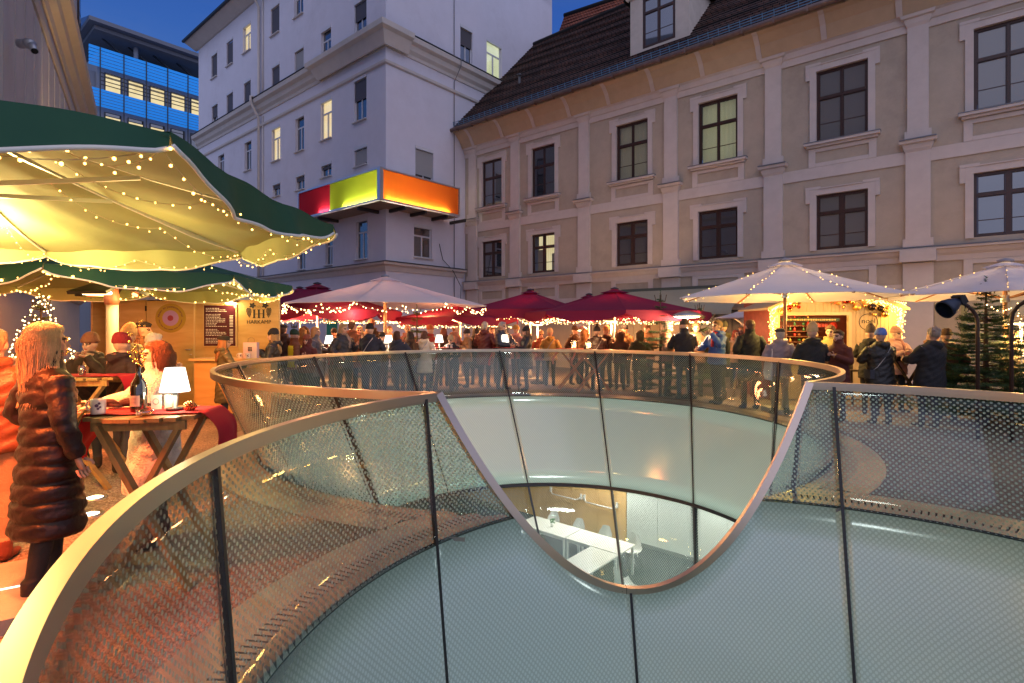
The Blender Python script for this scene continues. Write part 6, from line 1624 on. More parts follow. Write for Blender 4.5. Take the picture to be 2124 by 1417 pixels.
for k, (u, d, lab_, lb2, lb3) in enumerate(((1192, 12.6, 'left one of the two orange-legged trestle tables', 'pink cloth over the left orange-legged table', 'jar of lit fairy lights on the left orange-legged table'), (1232, 11.9, 'right one of the two orange-legged trestle tables', 'pink cloth over the right orange-legged table', 'jar of lit fairy lights on the right orange-legged table'))):
    p = at(u, 678, beyond(u, d-1.6)); high_table((p.x, p.y), lab_, .9, .5, 1.06, 0, 5, orange_w, orange_w, 'orange-legged trestle tables'); drape((p.x, p.y), .9, .36, 1.06, .40, .05, lb2, pinkc)
    j = thing('light_jar', lb3, 'jar', Vector((p.x+(-.02 if k == 0 else -.14), p.y, 1.085)), 0, 'glass jars full of fairy lights')
    mb = MB(); mb.lathe([(0, 0), (.07, 0), (.08, .03), (.08, .15), (.06, .18), (.06, .2)], n=16); mb.build('glass_body', gls, j)
    mb = MB()
    for _ in range(26): mb.ell((q.uniform(-.05, .05), q.uniform(-.05, .05), q.uniform(.02, .15)), .013, 5, 4)
    o = mb.build('bulbs', bulb_w, j); o['kind'] = 'stuff'; point_lamp('jar_light', (p.x, p.y-.1, 1.25), 4, WARM, .06)
# the table of the group at the right
p = at(1870, 678, 10.6); high_table((p.x, p.y), 'dark high table with a grey blanket among the group right of the decorated hut', .8, .55, 1.08, 0, 6, mat('dark_stained', (.05, .03, .02), .5), mat('dark_stained', (.05, .03, .02), .5))
drape((p.x+.05, p.y-.1), .5, .66, 1.08, .12, .08, 'grey blanket laid over the dark table at the right', mat('grey_blanket', (.12, .10, .13), .95, bump=.3, bs=80), R_(90), grp='cloths over the market tables')
for k, (u, v, d, s_) in enumerate(((1760, 770, 11.2, 1.), (1975, 780, 10.4, .9))):
    p = at(u, 678, d); ch_ = thing('bar_stool', ['dark stool with a hanging jacket left of the seated group at the right', 'dark stool behind the person in the brown beanie'][k], 'stool', (p.x, p.y, 0), 0, 'dark high stools')
    dk = mat('dark_stained', (.05, .03, .02), .5)
    mb = MB(); mb.bb(-.18, .18, -.17, .17, .74, .77); mb.build('seat', dk, ch_)
    for sx_ in (-1, 1):
        for sy_ in (-1, 1): mb = MB(); mb.bar((sx_*.15, sy_*.14, .74), (sx_*.2, sy_*.18, 0), .035, .035); mb.build('leg', dk, ch_)
    mb = MB(); mb.bb(-.18, .18, .14, .17, .77, 1.06); mb.build('backrest', dk, ch_)
# mugs on counters
for u, v, d, lab_ in ((499, 750, HD-.6, 'left pink-white mug on the hut counter'), (514, 748, HD-.72, 'right pink-white mug on the hut counter'), (797, 716, beyond(800, 10.5), 'white mug at the foot of the white parasol pole'), (928, 714, beyond(925, 10.4), 'white mug right of the lamp on the red clothed table')):
    p = at(u, v, d); mug(Vector((p.x, p.y, 1.07 if d < 11 else 1.112)), lab_, 1.)
# ground lights and paving slabs of the parasol base
for k, (u, v, lab_) in enumerate(((196, 1034, 'farther lit round spotlight set into the gravel at the left'), (186, 1069, 'nearer lit round spotlight set into the gravel at the left'))):
    p = gnd(u, v); t_ = thing('ground_light', lab_, 'ground light', (p.x, p.y, 0), 0, 'round spotlights sunk in the gravel')
    mb = MB(); mb.lathe([(.105, 0), (.105, .012), (.072, .014), (.072, .004)], n=24); mb.f = mb.f[:-2]; mb.m = mb.m[:len(mb.f)]; mb.sm = mb.sm[:len(mb.f)]; mb.build('rim', ss, t_)
    mb = MB(); mb.lathe([(0, .009), (.072, .009)], n=24); mb.f = mb.f[:-1]; mb.m = mb.m[:len(mb.f)]; mb.sm = mb.sm[:len(mb.f)]
    mb = MB(); mb.add([(.072*math.cos(2*PI*j/24), .072*math.sin(2*PI*j/24), .009) for j in range(24)], [tuple(range(24))]); mb.build('lens', emit('ground_lens', (1, .80, .5), 12), t_)
    spot_lamp('ground_light_beam', (p.x, p.y, .03), (p.x+.1, p.y-.1, 2), 22, (1, .75, .45), 80, .5, .06)
slab = mat('slab_concrete', (.40, .35, .30), .85, var=.10, vs=7, bump=.3, bs=60, dirt=.3)
an = math.atan2(.55, .83)
for k, (b0, b1, lab_) in enumerate(((.0, .45, 'nearer concrete paving slab of the parasol base'), (.475, .95, 'farther concrete paving slab of the parasol base'))):
    mb = MB(); mb.bb(-2.2, 0, b0, b1, 0, .085); o = mb.build('paving_slab', slab); o.location = (-2.6, 2.98, 0); o.rotation_euler = (0, 0, an); tag(o, lab_, 'slab', 'concrete slabs of the parasol base')
mb = MB(); mb.bb(-2.2, -.0, .452, .473, 0, .088); o = mb.build('light_strip', emit('strip_glow', (1, .8, .6), 3)); o.location = (-2.6, 2.98, 0); o.rotation_euler = (0, 0, an); tag(o, 'thin bright strip between the two concrete slabs', 'light strip')  # white emissive strip filling the joint between the slabs
# loose pebbles where the gravel is nearest
q = np.random.default_rng(5); n = 14000
xy = np.stack([q.uniform(-4.6, -.9, n*2), q.uniform(.3, 6.5, n*2)], 1)
dA = np.hypot(xy[:, 0]-CA[0], xy[:, 1]-CA[1]); dB = np.hypot(xy[:, 0]-CB[0], xy[:, 1]-CB[1]); xy = xy[(dA > CA[2]+RW+.04) & (dB > CB[2]+RW+.04)][:n]; n = len(xy)
base = np.array([(1, 0, 0), (-1, 0, 0), (0, 1, 0), (0, -1, 0), (0, 0, .8), (0, 0, -.6)], float)
fc = np.array([(0, 2, 4), (2, 1, 4), (1, 3, 4), (3, 0, 4)])
s = q.uniform(.005, .011, (n, 1, 1)); an_ = q.uniform(0, 6.28, n); c, s_ = np.cos(an_), np.sin(an_)
v = base[None]*s*np.array([1.3, .9, .75]); vx = v[:, :, 0]*c[:, None]-v[:, :, 1]*s_[:, None]; vy = v[:, :, 0]*s_[:, None]+v[:, :, 1]*c[:, None]
V = np.stack([vx+xy[:, 0:1], vy+xy[:, 1:2], v[:, :, 2]+.001], 2).reshape(-1, 3); F_ = (fc[None]+np.arange(n)[:, None, None]*6).reshape(-1, 3)
me = bpy.data.meshes.new('pebbles'); me.from_pydata(V.tolist(), [], F_.tolist()); me.materials.append(mat('pebble', (.30, .26, .23), .8, var=.5, vs=40)); o = link('pebbles', me); o['kind'] = 'stuff'; o['label'] = 'loose light pebbles lying on the gravel beside the near light well'
# ================================================================== PEOPLE
DG = None
def remesh(mb, vox, smooth=4, name='body', fac=.5):
    me = mb.mesh('tmp'); o = bpy.data.objects.new('tmp', me); COL.objects.link(o)
    m1 = o.modifiers.new('r', 'REMESH'); m1.mode = 'VOXEL'; m1.voxel_size = vox; m1.use_smooth_shade = True
    if smooth: m2 = o.modifiers.new('s', 'SMOOTH'); m2.iterations = smooth; m2.factor = fac
    dg = bpy.context.evaluated_depsgraph_get(); r = bpy.data.meshes.new_from_object(o.evaluated_get(dg)); r.name = name
    bpy.data.objects.remove(o); bpy.data.meshes.remove(me)
    r.polygons.foreach_set('use_smooth', [True]*len(r.polygons)); return r
def vloft(mb, secs, n=16, xo=0, yo=0):
    """stacked elliptical sections (z, rx, ry, cy)"""
    vs = []
    for s in secs:
        z, rx, ry = s[:3]; cy = s[3] if len(s) > 3 else 0; cx = s[4] if len(s) > 4 else 0
        vs += [(xo+cx+rx*math.cos(2*PI*j/n), yo+cy+ry*math.sin(2*PI*j/n), z) for j in range(n)]
    k = len(secs); fs = [(i*n+j, i*n+(j+1) % n, (i+1)*n+(j+1) % n, (i+1)*n+j) for i in range(k-1) for j in range(n)]
    fs += [tuple(range(n-1, -1, -1)), tuple(range((k-1)*n, k*n))]; mb.add(vs, fs, 0, True)
# arm poses: (elbow, wrist) of the right-hand side (x > 0); front is -y
ARM = {'down': ((.27, .02, 1.13), (.27, -.05, .90)), 'pocket': ((.30, .07, 1.15), (.21, -.12, 1.00)), 'mug': ((.27, -.04, 1.14), (.12, -.27, 1.25)), 'table': ((.27, -.12, 1.17), (.13, -.36, 1.14)),
       'phone': ((.25, -.06, 1.14), (.07, -.27, 1.30)), 'drink': ((.26, -.14, 1.22), (.10, -.22, 1.46)), 'reach': ((.30, -.16, 1.22), (.34, -.42, 1.17)), 'cross': ((.26, -.05, 1.15), (-.02, -.20, 1.16))}
SH = Vector((.185, .01, 1.40))
def hand_mb(mb, w, d, side, s=1.):
    """palm, four bent unequal fingers and a thumb from the wrist w along d"""
    d = d.normalized(); up = Vector((0, 0, 1)); a = d.cross(up)
    if a.length < .1: a = Vector((1, 0, 0))
    a.normalize(); b = a.cross(d)
    mb.tube([w-d*.03, w+d*.01, w+d*.05, w+d*.085], [(.021, .019), (.027, .018), (.038, .016), (.034, .012)], 8)
    for k, L in enumerate((.062, .072, .068, .052)):
        o = w+d*.075+b*0+a*0; off = (k-1.5)*.018
        base = w+d*.078+b*off; p1 = base+d*L*.5-a*.006*side; p2 = p1+(d*.55-a*.8*side).normalized()*L*.42
        mb.tube([base, p1, p2], [.0088, .008, .0065], 6)
    t0 = w+d*.025+b*.028; t1 = t0+(d*.5+b*.6-a*.45*side)*.045; t2 = t1+(d*.8-a*.5*side)*.03; mb.tube([t0, t1, t2], [.0115, .0095, .0075], 6)
def body_mesh(pose, walk=0., vox=.0125):
    mb = MB()
    # legs
    for s in (-1, 1):
        fy = -.10*walk*s; hip = Vector((.09*s, .0, .93)); kn = Vector((.10*s, fy*.6-.01, .49)); an_ = Vector((.105*s, fy+.03, .09))
        mb.tube([hip, hip.lerp(kn, .5), kn, kn.lerp(an_, .4), an_], [.098, .082, .060, .058, .042], 12)
        mb.tube([an_+Vector((0, .035, -.035)), an_+Vector((0, .0, -.045)), an_+Vector((.008*s, -.09, -.055)), an_+Vector((.012*s, -.17, -.062))], [(.036, .036), (.044, .046), (.046, .034), (.030, .024)], 10)
        mb.tube([an_+Vector((0, 0, -.04)), an_+Vector((0, 0, .08))], [.052, .054], 10)
    vloft(mb, [(.84, .15, .11), (.95, .165, .115), (1.08, .135, .095), (1.25, .15, .10), (1.38, .16, .09), (1.44, .11, .075), (1.46, .06, .058)])
    vloft(mb, [(1.42, .062, .060, .015), (1.50, .054, .056, .005), (1.56, .055, .06, .0)])
    # head: skull, jaw, brow, nose, lips, ears
    mb.ell((0, .012, 1.625), (.076, .094, .098), 20, 14); mb.ell((0, -.025, 1.565), (.055, .066, .062), 16, 12); mb.ell((0, -.072, 1.527), (.024, .020, .018), 10, 8)
    mb.tube([(-.045, -.066, 1.632), (0, -.086, 1.630), (.045, -.066, 1.632)], .012, 8)
    mb.tube([(0, -.078, 1.628), (0, -.098, 1.598), (0, -.112, 1.583), (0, -.088, 1.572)], [.008, .012, .0145, .010], 8)
    mb.tube([(-.024, -.082, 1.551), (0, -.092, 1.552), (.024, -.082, 1.551)], .0085, 8)
    for s in (-1, 1): mb.ell((.078*s, .008, 1.598), (.010, .022, .034), 8, 8); mb.ell((.036*s, -.058, 1.588), (.022, .022, .020), 8, 8)
    hands = MB()
    for s, ps in ((1, pose[0]), (-1, pose[1])):
        e_, w = (Vector((q[0]*s, q[1], q[2])) for q in ARM[ps]); sh = Vector((SH.x*s, SH.y, SH.z))
        mb.tube([sh, e_, e_.lerp(w, .6), w], [.05, .042, .036, .026], 10)
        dd = (w-e_); 
        if ps in ('mug', 'drink'): dd = Vector((-.5*s, -.6, .25))
        if ps == 'table': dd = Vector((-.45*s, -.8, -.05))
        hand_mb(hands, w, dd, s)
    r = remesh(mb, vox, 3)
    # paint by place: skin, trousers, shoes, eyes, lips
    nm = len(r.polygons); cz = np.zeros(nm*3); r.polygons.foreach_get('center', cz); c = cz.reshape(-1, 3); mi = np.zeros(nm, int)
    mi[(c[:, 2] < 1.10) & (np.abs(c[:, 0]) < .215) & (c[:, 1] > -.2)] = 1; mi[c[:, 2] < .16] = 2
    ey = (np.abs(np.abs(c[:, 0])-.031) < .0155) & (np.abs(c[:, 2]-1.607) < .0085) & (c[:, 1] < -.05); mi[ey] = 3
    br = (np.abs(np.abs(c[:, 0])-.031) < .022) & (np.abs(c[:, 2]-1.630) < .0055) & (c[:, 1] < -.05); mi[br] = 3
    lp_ = (np.abs(c[:, 0]) < .024) & (np.abs(c[:, 2]-1.551) < .0085) & (c[:, 1] < -.07); mi[lp_] = 4
    # join the finer hands
    hm = hands.mesh('h'); bm_ = bmesh.new(); bm_.from_mesh(r); bm_.faces.ensure_lookup_table()
    for f, q_ in zip(bm_.faces, mi): f.material_index = int(q_)
    bm_.from_mesh(hm); bm_.to_mesh(r); bm_.free(); bpy.data.meshes.remove(hm)
    for _ in range(5): r.materials.append(None)
    r.polygons.foreach_set('use_smooth', [True]*len(r.polygons)); return r
def coat_mesh(pose, hem, bulk, quilt, hood, vox=.0135, flare=.0, lapel=False):
    mb = MB(); b = bulk
    zs = [hem, hem+.03]; z = hem+.06
    while z < 1.36: zs.append(z); z += (.010 if quilt > 1.2 else .022) if quilt else .06
    secs = []
    def base(z):
        P = [(.2, .225+flare, .19+flare), (.6, .215+flare*.6, .175+flare*.5), (.85, .205, .155), (1.0, .188, .142), (1.12, .178, .135), (1.28, .200, .140), (1.38, .198, .125)]
        for (z0, a0, b0), (z1, a1, b1) in zip(P[:-1], P[1:]):
            if z <= z1: t = max(0, (z-z0)/(z1-z0)); return a0+(a1-a0)*t, b0+(b1-b0)*t
        return P[-1][1:]
    for z in zs:
        rx, ry = base(z); dq = abs(((z-hem+.0575) % .115)-.0575); q_ = 1+.05-.11*math.exp(-(dq/.016)**2) if quilt > 1.2 else 1+(quilt*.075*(abs(math.sin(PI*(z-hem)/.115))**.45-.7) if quilt else .015*math.sin(z*23)); secs.append((z, rx*b*q_, ry*b*q_, .0))
    secs += [(1.40, .178*b, .112*b, .008), (1.445, .125*b, .095*b, .012), (1.475, .085, .082, .012), (1.52, .079, .080, .012)]
    vloft(mb, secs, 28)
    for s, ps in ((1, pose[0]), (-1, pose[1])):
        e_, w = (Vector((q[0]*s, q[1], q[2])) for q in ARM[ps]); sh = Vector(((SH.x-.015)*s, SH.y, SH.z-.01)); P = []; Rr = []
        n1 = 9
        for k in range(n1): t = k/n1; P.append(sh.lerp(e_, t)); Rr.append((.076-.010*t)*b*(1+(quilt*.09*math.sin(t*PI*3)**2 if quilt else 0)))
        for k in range(n1+1): t = k/n1; P.append(e_.lerp(w, t)); Rr.append((.064-.016*t)*b*(1+(quilt*.09*math.sin(t*PI*3)**2 if quilt else .03*math.sin(t*14))))
        mb.tube(P, Rr, 12)
    if hood == 'hood': mb.tube([(-.095, -.035, 1.475), (-.10, .05, 1.475), (-.05, .115, 1.455), (0, .13, 1.435), (.05, .115, 1.455), (.10, .05, 1.475), (.095, -.035, 1.475)], [.028, .042, .055, .066, .055, .042, .028], 10)
    elif hood == 'collar': vloft(mb, [(1.44, .10, .098, .012), (1.50, .088, .09, .012), (1.555, .092, .093, .014)])
    elif hood == 'up': mb.ell((0, .045, 1.615), (.115, .115, .135), 18, 12); vloft(mb, [(1.42, .12, .1, .02), (1.52, .11, .11, .035), (1.6, .11, .11, .04)])
    r = remesh(mb, vox, 2, 'coat')
    # cloth folds
    n = len(r.vertices); co = np.zeros(n*3); r.vertices.foreach_get('co', co); co = co.reshape(-1, 3); no = np.zeros(n*3); r.vertices.foreach_get('normal', no); no = no.reshape(-1, 3)
    f = (.45 if quilt > 1.2 else 1)*.0055*np.sin(co[:, 2]*31+np.sin(co[:, 0]*17)*2.1+co[:, 1]*9)*np.sin(co[:, 0]*23+co[:, 2]*7)+.003*np.sin(co[:, 2]*67+co[:, 0]*41)
    co += no*f[:, None]; r.vertices.foreach_set('co', co.ravel())
    r.materials.append(None); r.polygons.foreach_set('use_smooth', [True]*len(r.polygons)); return r
def streak(r, amp=.004, k=90, ax=0):
    n = len(r.vertices); co = np.zeros(n*3); r.vertices.foreach_get('co', co); co = co.reshape(-1, 3); no = np.zeros(n*3); r.vertices.foreach_get('normal', no); no = no.reshape(-1, 3)
    an_ = np.arctan2(co[:, 1]-.01, co[:, 0]); co += no*(amp*np.sin(an_*k/4+np.sin(co[:, 2]*22)*1.4)+amp*.6*np.sin(an_*k/1.7+co[:, 2]*30))[:, None]; r.vertices.foreach_set('co', co.ravel()); return r
def head_mesh(kind):
    mb = MB(); vox = .0095; sm = 2
    if kind in ('short', 'bun', 'bob', 'long', 'longside', 'curly', 'band'):
        mb.ell((0, .026, 1.643), (.086, .096, .094), 20, 14); mb.ell((0, -.028, 1.690), (.068, .052, .034), 14, 10)
    if kind == 'short': mb.ell((0, .060, 1.590), (.072, .050, .060), 14, 10)
    if kind == 'curly':
        q = random.Random(3)
        for _ in range(46): a = q.uniform(0, 6.28); t = q.uniform(0, 1.25); mb.ell((.085*math.sin(t)*math.cos(a), .03+.092*math.sin(t)*math.sin(a), 1.645+.095*math.cos(t)), .022, 8, 6)
    if kind == 'bun': mb.ell((0, .06, 1.59), (.07, .05, .06), 14, 10); mb.ell((0, .125, 1.66), (.042, .04, .042), 12, 10)
    if kind == 'bob': vloft(mb, [(1.46, .085, .055, .055), (1.52, .105, .075, .045), (1.60, .100, .082, .035), (1.66, .085, .08, .03)])
    if kind in ('long', 'longside'):
        vloft(mb, [(1.24, .05, .020, .145), (1.30, .085, .032, .14), (1.40, .105, .045, .115), (1.47, .11, .06, .085), (1.55, .104, .075, .055), (1.62, .092, .08, .035)])
        for s in (-1, 1): mb.tube([(s*.075, .0, 1.66), (s*.092, -.005, 1.58), (s*.098, .0, 1.48), (s*.11, -.05, 1.38), (s*.09, -.11, 1.28)], [.022, .026, .03, .028, .012], 10)
    if kind == 'blown':
        mb.ell((0, .02, 1.645), (.095, .105, .10), 20, 14); vloft(mb, [(1.22, .03, .02, .03, .11), (1.32, .07, .05, .03, .09), (1.42, .10, .08, .03, .05), (1.52, .115, .10, .03, .03), (1.62, .11, .11, .025, .01)]); 
        mb.tube([(.08, -.02, 1.66), (.13, -.03, 1.55), (.14, -.05, 1.42), (.17, -.06, 1.30), (.14, -.05, 1.20)], [.03, .045, .045, .035, .01], 10); mb.tube([(-.08, 0, 1.66), (-.12, .03, 1.55), (-.11, .06, 1.42), (-.08, .08, 1.33)], [.03, .04, .035, .01], 10)
        mb.tube([(.02, -.08, 1.70), (.07, -.10, 1.60), (.11, -.09, 1.48), (.12, -.08, 1.36)], [.02, .03, .03, .01], 10)
    if kind == 'beanie':
        vloft(mb, [(1.632, .094, .110, .008), (1.645, .097, .113, .008), (1.680, .096, .112, .010), (1.686, .090, .105, .012), (1.72, .082, .095, .018), (1.755, .060, .070, .024), (1.772, .03, .036, .028)], 20)
    if kind == 'tall':
        vloft(mb, [(1.632, .094, .110, .008), (1.645, .096, .112, .008), (1.690, .094, .110, .010), (1.75, .078, .090, .022), (1.80, .052, .060, .034), (1.825, .02, .024, .040)], 20)
    if kind == 'pompom':
        vloft(mb, [(1.632, .094, .110, .008), (1.645, .097, .113, .008), (1.680, .096, .112, .010), (1.72, .085, .098, .014), (1.76, .058, .066, .016), (1.775, .03, .036, .018)], 20)
    if kind == 'beret': mb.ell((.015, .02, 1.705), (.115, .118, .045), 20, 10, 0, Matrix.Rotation(.18, 3, 'Y')); vloft(mb, [(1.655, .090, .104, .01), (1.69, .09, .104, .01)])
    if kind == 'cap': mb.ell((0, .012, 1.672), (.092, .106, .062), 20, 12); mb.tube([(-.05, -.10, 1.672), (0, -.145, 1.666), (.05, -.10, 1.672)], [(.02, .008), (.05, .008), (.02, .008)], 8)
    if kind == 'fur': mb.tube([(.095, -.06, 1.52), (.125, -.035, 1.60), (.105, -.015, 1.70), (0, -.01, 1.765), (-.105, -.015, 1.70), (-.125, -.035, 1.60), (-.095, -.06, 1.52)], [.03]*7, 8)
    r = remesh(mb, vox, sm, 'hair')
    if kind in ('short', 'bun', 'bob', 'long', 'blown', 'curly', 'band'): streak(r, .0032 if kind != 'blown' else .005)
    if kind in ('beanie', 'tall', 'pompom', 'fur'): streak(r, .0016 if kind != 'fur' else .008, 150)
    if kind in ('pompom',):
        m2 = MB(); 
        q = random.Random(1)
        for _ in range(40): a = q.uniform(0, 6.28); t = q.uniform(0, 3.1); m2.ell((.03*math.sin(t)*math.cos(a), .02+.03*math.sin(t)*math.sin(a), 1.805+.03*math.cos(t)), .012, 5, 4)
        pm_ = m2.mesh('pm'); b_ = bmesh.new(); b_.from_mesh(r); b_.from_mesh(pm_); b_.to_mesh(r); b_.free()
    r.materials.append(None); r.polygons.foreach_set('use_smooth', [True]*len(r.polygons)); return r
def strands_mesh(kind, n=3200):
    q = random.Random(12); mb = MB(); C0 = Vector((0, .02, 1.645)); Rr = Vector((.088, .098, .095))
    L0 = {'long': .46, 'blown': .42}[kind]
    while n > 0:
        a = q.uniform(0, 2*PI); t = math.acos(q.uniform(-.25, 1)); dr = Vector((math.sin(t)*math.cos(a), math.sin(t)*math.sin(a), math.cos(t)))
        if dr.y < -.25 and dr.z < .88: continue
        n -= 1; p = C0+Vector((dr.x*Rr.x, dr.y*Rr.y, dr.z*Rr.z)); L = L0*q.uniform(.75, 1.1); P = [p.copy()]; ph = q.uniform(0, 6.28); st = L/11
        q_side = q.random(); side = 1 if dr.x > 0 else -1; v = Vector((dr.x*.5+side*.2, dr.y*.4+.15, .05)).normalized()
        for k in range(11):
            g = min(1, .45+k*.16); v = (v*(1-g*.7)+Vector((0, 0, -1))*g).normalized()
            w_ = Vector((math.sin(ph+k*.9)*.09, math.cos(ph+k*.7)*.09, 0)); w_.x -= p.x*(2.0 if p.z < 1.58 and kind == 'long' else 1.2 if p.z < 1.58 else 0); w_.y += (.09-p.y)*(1.3 if kind == 'long' else 1.2) if p.z < 1.60 else 0
            if kind == 'blown' and q_side > .45: w_ += Vector((.34*math.sin(k*.5+ph*.15), -.10, .05))
            p = p+(v+w_).normalized()*st
            o = Vector(((p.x-C0.x)/(Rr.x+.006), (p.y-C0.y)/(Rr.y+.006), (p.z-C0.z)/(Rr.z+.006)))
            if o.length < 1: o.normalize(); p = C0+Vector((o.x*(Rr.x+.006), o.y*(Rr.y+.006), o.z*(Rr.z+.006)))
            if p.z < 1.46:
                r = math.hypot(p.x, p.y/.8); m_ = .105+(1.46-p.z)*.35
                if r < m_: p.x *= m_/max(r, .03); p.y *= m_/max(r, .03)*.95
            o = Vector(((p.x-C0.x)/Rr.x, (p.y-C0.y)/Rr.y, (p.z-C0.z)/Rr.z))
            if p.z > 1.63 and o.length > 1.11: o = o.normalized()*q.uniform(1.06, 1.12); p = C0+Vector((o.x*Rr.x, o.y*Rr.y, o.z*Rr.z))
            elif p.z <= 1.63:
                wd = .102+.012*math.sin(ph*3+k*.8)-(1.63-p.z)*(.06 if p.z > 1.46 else 0)+(.10*(1.46-p.z) if p.z < 1.46 else 0)
                re_ = math.hypot(p.x/wd, (p.y-.035)/(wd*1.12)); 
                if re_ > 1: p.x /= re_; p.y = .035+(p.y-.035)/re_
            if p.y < .0 and p.z < 1.68:
                p.x = math.copysign(max(abs(p.x), .082), p.x); p.y = max(p.y, -.035)
            P.append(p.copy())
        mb.tube(P, [.0016]*9+[.0012, .0008, .0004], 3, 0, False)
    r = mb.mesh('hair', [None]); r.materials.clear(); r.materials.append(None); return r
CACHE = {}
def cached(fn, *a):
    k = (fn.__name__,)+a
    if k not in CACHE: CACHE[k] = fn(*a)
    return CACHE[k]
PC = {}
def cmat(c, kind='cloth'):
    k = (tuple(c), kind)
    if k not in PC:
        nm = '%s_%d' % (kind, len(PC))
        PC[k] = (mat(nm, c, .5, var=.12, vs=5, bump=.5, bs=22) if kind == 'puffer' else mat(nm, c, .9, var=.22, vs=9, bump=.6, bs=70) if kind == 'wool' else
                 mat(nm, c, .95, var=.25, vs=14, bump=1., bs=60) if kind == 'teddy' else mat(nm, c, .55, var=.25, vs=30, stretch=(8, 8, 1), bump=.3, bs=40) if kind == 'hair' else
                 mat(nm, c, .5, var=.06, vs=20, spec=.4) if kind == 'skin' else mat(nm, c, .8, var=.12, vs=7, bump=.3, bs=50))
    return PC[k]
SKIN = (.58, .34, .25); EYE = (.03, .018, .015); LIP = (.42, .12, .10); SHOE = (.03, .025, .022)
PEOPLE = []
def person(u, vtop, d, yaw, label, coat=(.03, .03, .035), hem=.78, head='beanie', hc=(.03, .03, .03), pose=('mug', 'pocket'), quilt=0, hood='hood', trou=(.03, .035, .05), under=None, uc=(.10, .05, .03), bulk=1.05, scarf=None, bag=None, kindc=None, lean=0., extra=None, walk=.4, hide=.0, pos=None, group='people at the market', shoe=SHOE, flare=0., skin=SKIN, side=0.):
    d = beyond(u, d-.45) if d > 9 and pos is None else d
    p = at(u, vtop, d) if pos is None else Vector(pos)
    top = {'beanie': 1.775, 'tall': 1.825, 'pompom': 1.83, 'beret': 1.745, 'cap': 1.735, 'fur': 1.79}.get(head, 1.737)
    s = p.z/(top*math.cos(lean)); t_ = thing('person', label, 'person', (p.x, p.y, 0), yaw, group)
    t_.rotation_euler = (lean, side, yaw); t_.rotation_mode = 'XYZ'; t_.scale = (s, s, s)
    if lean: t_.location.y += 0
    near = d < 5
    b = link('body', cached(body_mesh, pose, walk, .0095 if near else .0125), t_)
    for i, c in enumerate((cmat(skin, 'skin'), cmat(trou), cmat(shoe), cmat(EYE, 'skin'), cmat(LIP, 'skin'))): b.material_slots[i].link = 'OBJECT'; b.material_slots[i].material = c
    c_ = link('coat', cached(coat_mesh, pose, hem, bulk, quilt, hood if hood != 'none' else '', .0105 if near else .0135, flare), t_)
    c_.material_slots[0].link = 'OBJECT'; c_.material_slots[0].material = cmat(coat, kindc or ('puffer' if quilt else 'cloth'))
    if head != 'none':
        hk = head; h_ = link('hat' if head in ('beanie', 'tall', 'pompom', 'beret', 'cap') else 'fur_rim' if head == 'fur' else 'hair', cached(head_mesh, hk), t_)
        h_.material_slots[0].link = 'OBJECT'; h_.material_slots[0].material = cmat(hc, 'wool' if h_.name[:3] in ('hat', 'fur') else 'hair')
        if near and head in ('long', 'blown'):
            h_.data = cached(head_mesh, 'short'); h_.material_slots[0].link = 'OBJECT'; h_.material_slots[0].material = cmat(hc, 'hair')
            k_ = link('hair_strands', cached(strands_mesh, head), t_); k_.material_slots[0].link = 'OBJECT'; k_.material_slots[0].material = cmat(hc, 'hair'); k_['kind'] = 'stuff'
    if under:
        h_ = link('hair', cached(head_mesh, under), t_); h_.material_slots[0].link = 'OBJECT'; h_.material_slots[0].material = cmat(uc, 'hair'); h_.scale = (.97, .97, .985) if under in ('short', 'curly') else (1, 1, .992)
    if scarf:
        mb = MB(); mb.tube([(.075*math.cos(a), .015+.078*math.sin(a), 1.485+.012*math.sin(2*a)) for a in [2*PI*j/16 for j in range(17)]], .026, 8); mb.tube([(.03, -.075, 1.47), (.045, -.125, 1.38), (.04, -.15, 1.28), (.045, -.155, 1.18)], [(.035, .02), (.045, .018), (.045, .014), (.045, .01)], 8); o = mb.build('scarf', cmat(scarf, 'wool'), t_)
    if bag == 'strap':
        mb = MB(); P = [(-.12, .0, 1.46), (-.10, .125, 1.40), (.02, .155, 1.22), (.14, .14, 1.05), (.19, .06, .98)]; mb.tube([Vector(q)*1.0 for q in P], [(.006, .022)]*5, 6, 0, False); mb.build('bag_strap', cmat((.42, .40, .42)), t_)
        mb = MB(); mb.box((.22, .03, .92), (.08, .2, .16)); mb.build('shoulder_bag', cmat((.04, .04, .05)), t_)
    if bag == 'tote':
        mb = MB(); mb.tube([(.16, .0, 1.43), (.20, .13, 1.25), (.22, .15, 1.05)], .008, 5); mb.tube([(.16, .0, 1.43), (.21, -.10, 1.25), (.24, -.08, 1.05)], .008, 5)
        vloft(mb, [(.70, .03, .17, .02, .23), (.85, .05, .19, .02, .24), (1.05, .03, .17, .03, .23)], 12); mb.build('tote_bag', cmat((.62, .60, .70)), t_)
    if bag == 'pack':
        mb = MB(); vloft(mb, [(1.0, .10, .05, .20), (1.06, .13, .075, .21), (1.25, .13, .075, .21), (1.38, .09, .05, .19)], 14); mb.build('backpack', cmat((.02, .02, .025)), t_)
        mb = MB(); mb.tube([(.10, .17, 1.36), (.12, .04, 1.45), (.12, -.11, 1.36), (.13, -.12, 1.2), (.16, .08, 1.05)], (.018), 6); mb.build('pack_strap', cmat((.02, .02, .025)), t_)
    if extra: extra(t_)
    PEOPLE.append(t_); return t_
def hand_prop(fn): return fn
def held_mug(t_):
    o = mug(Vector((.06, -.33, 1.24)), 'x', 1.05); o.location = t_.matrix_basis @ Vector((.055, -.36, 1.22)); o['label'] = 'white mug held by the person: '+t_['label'][:40]; return o
BLK = (.018, .018, .022); NAVY = (.018, .024, .05); BRN = (.10, .045, .022); OLV = (.075, .060, .030)
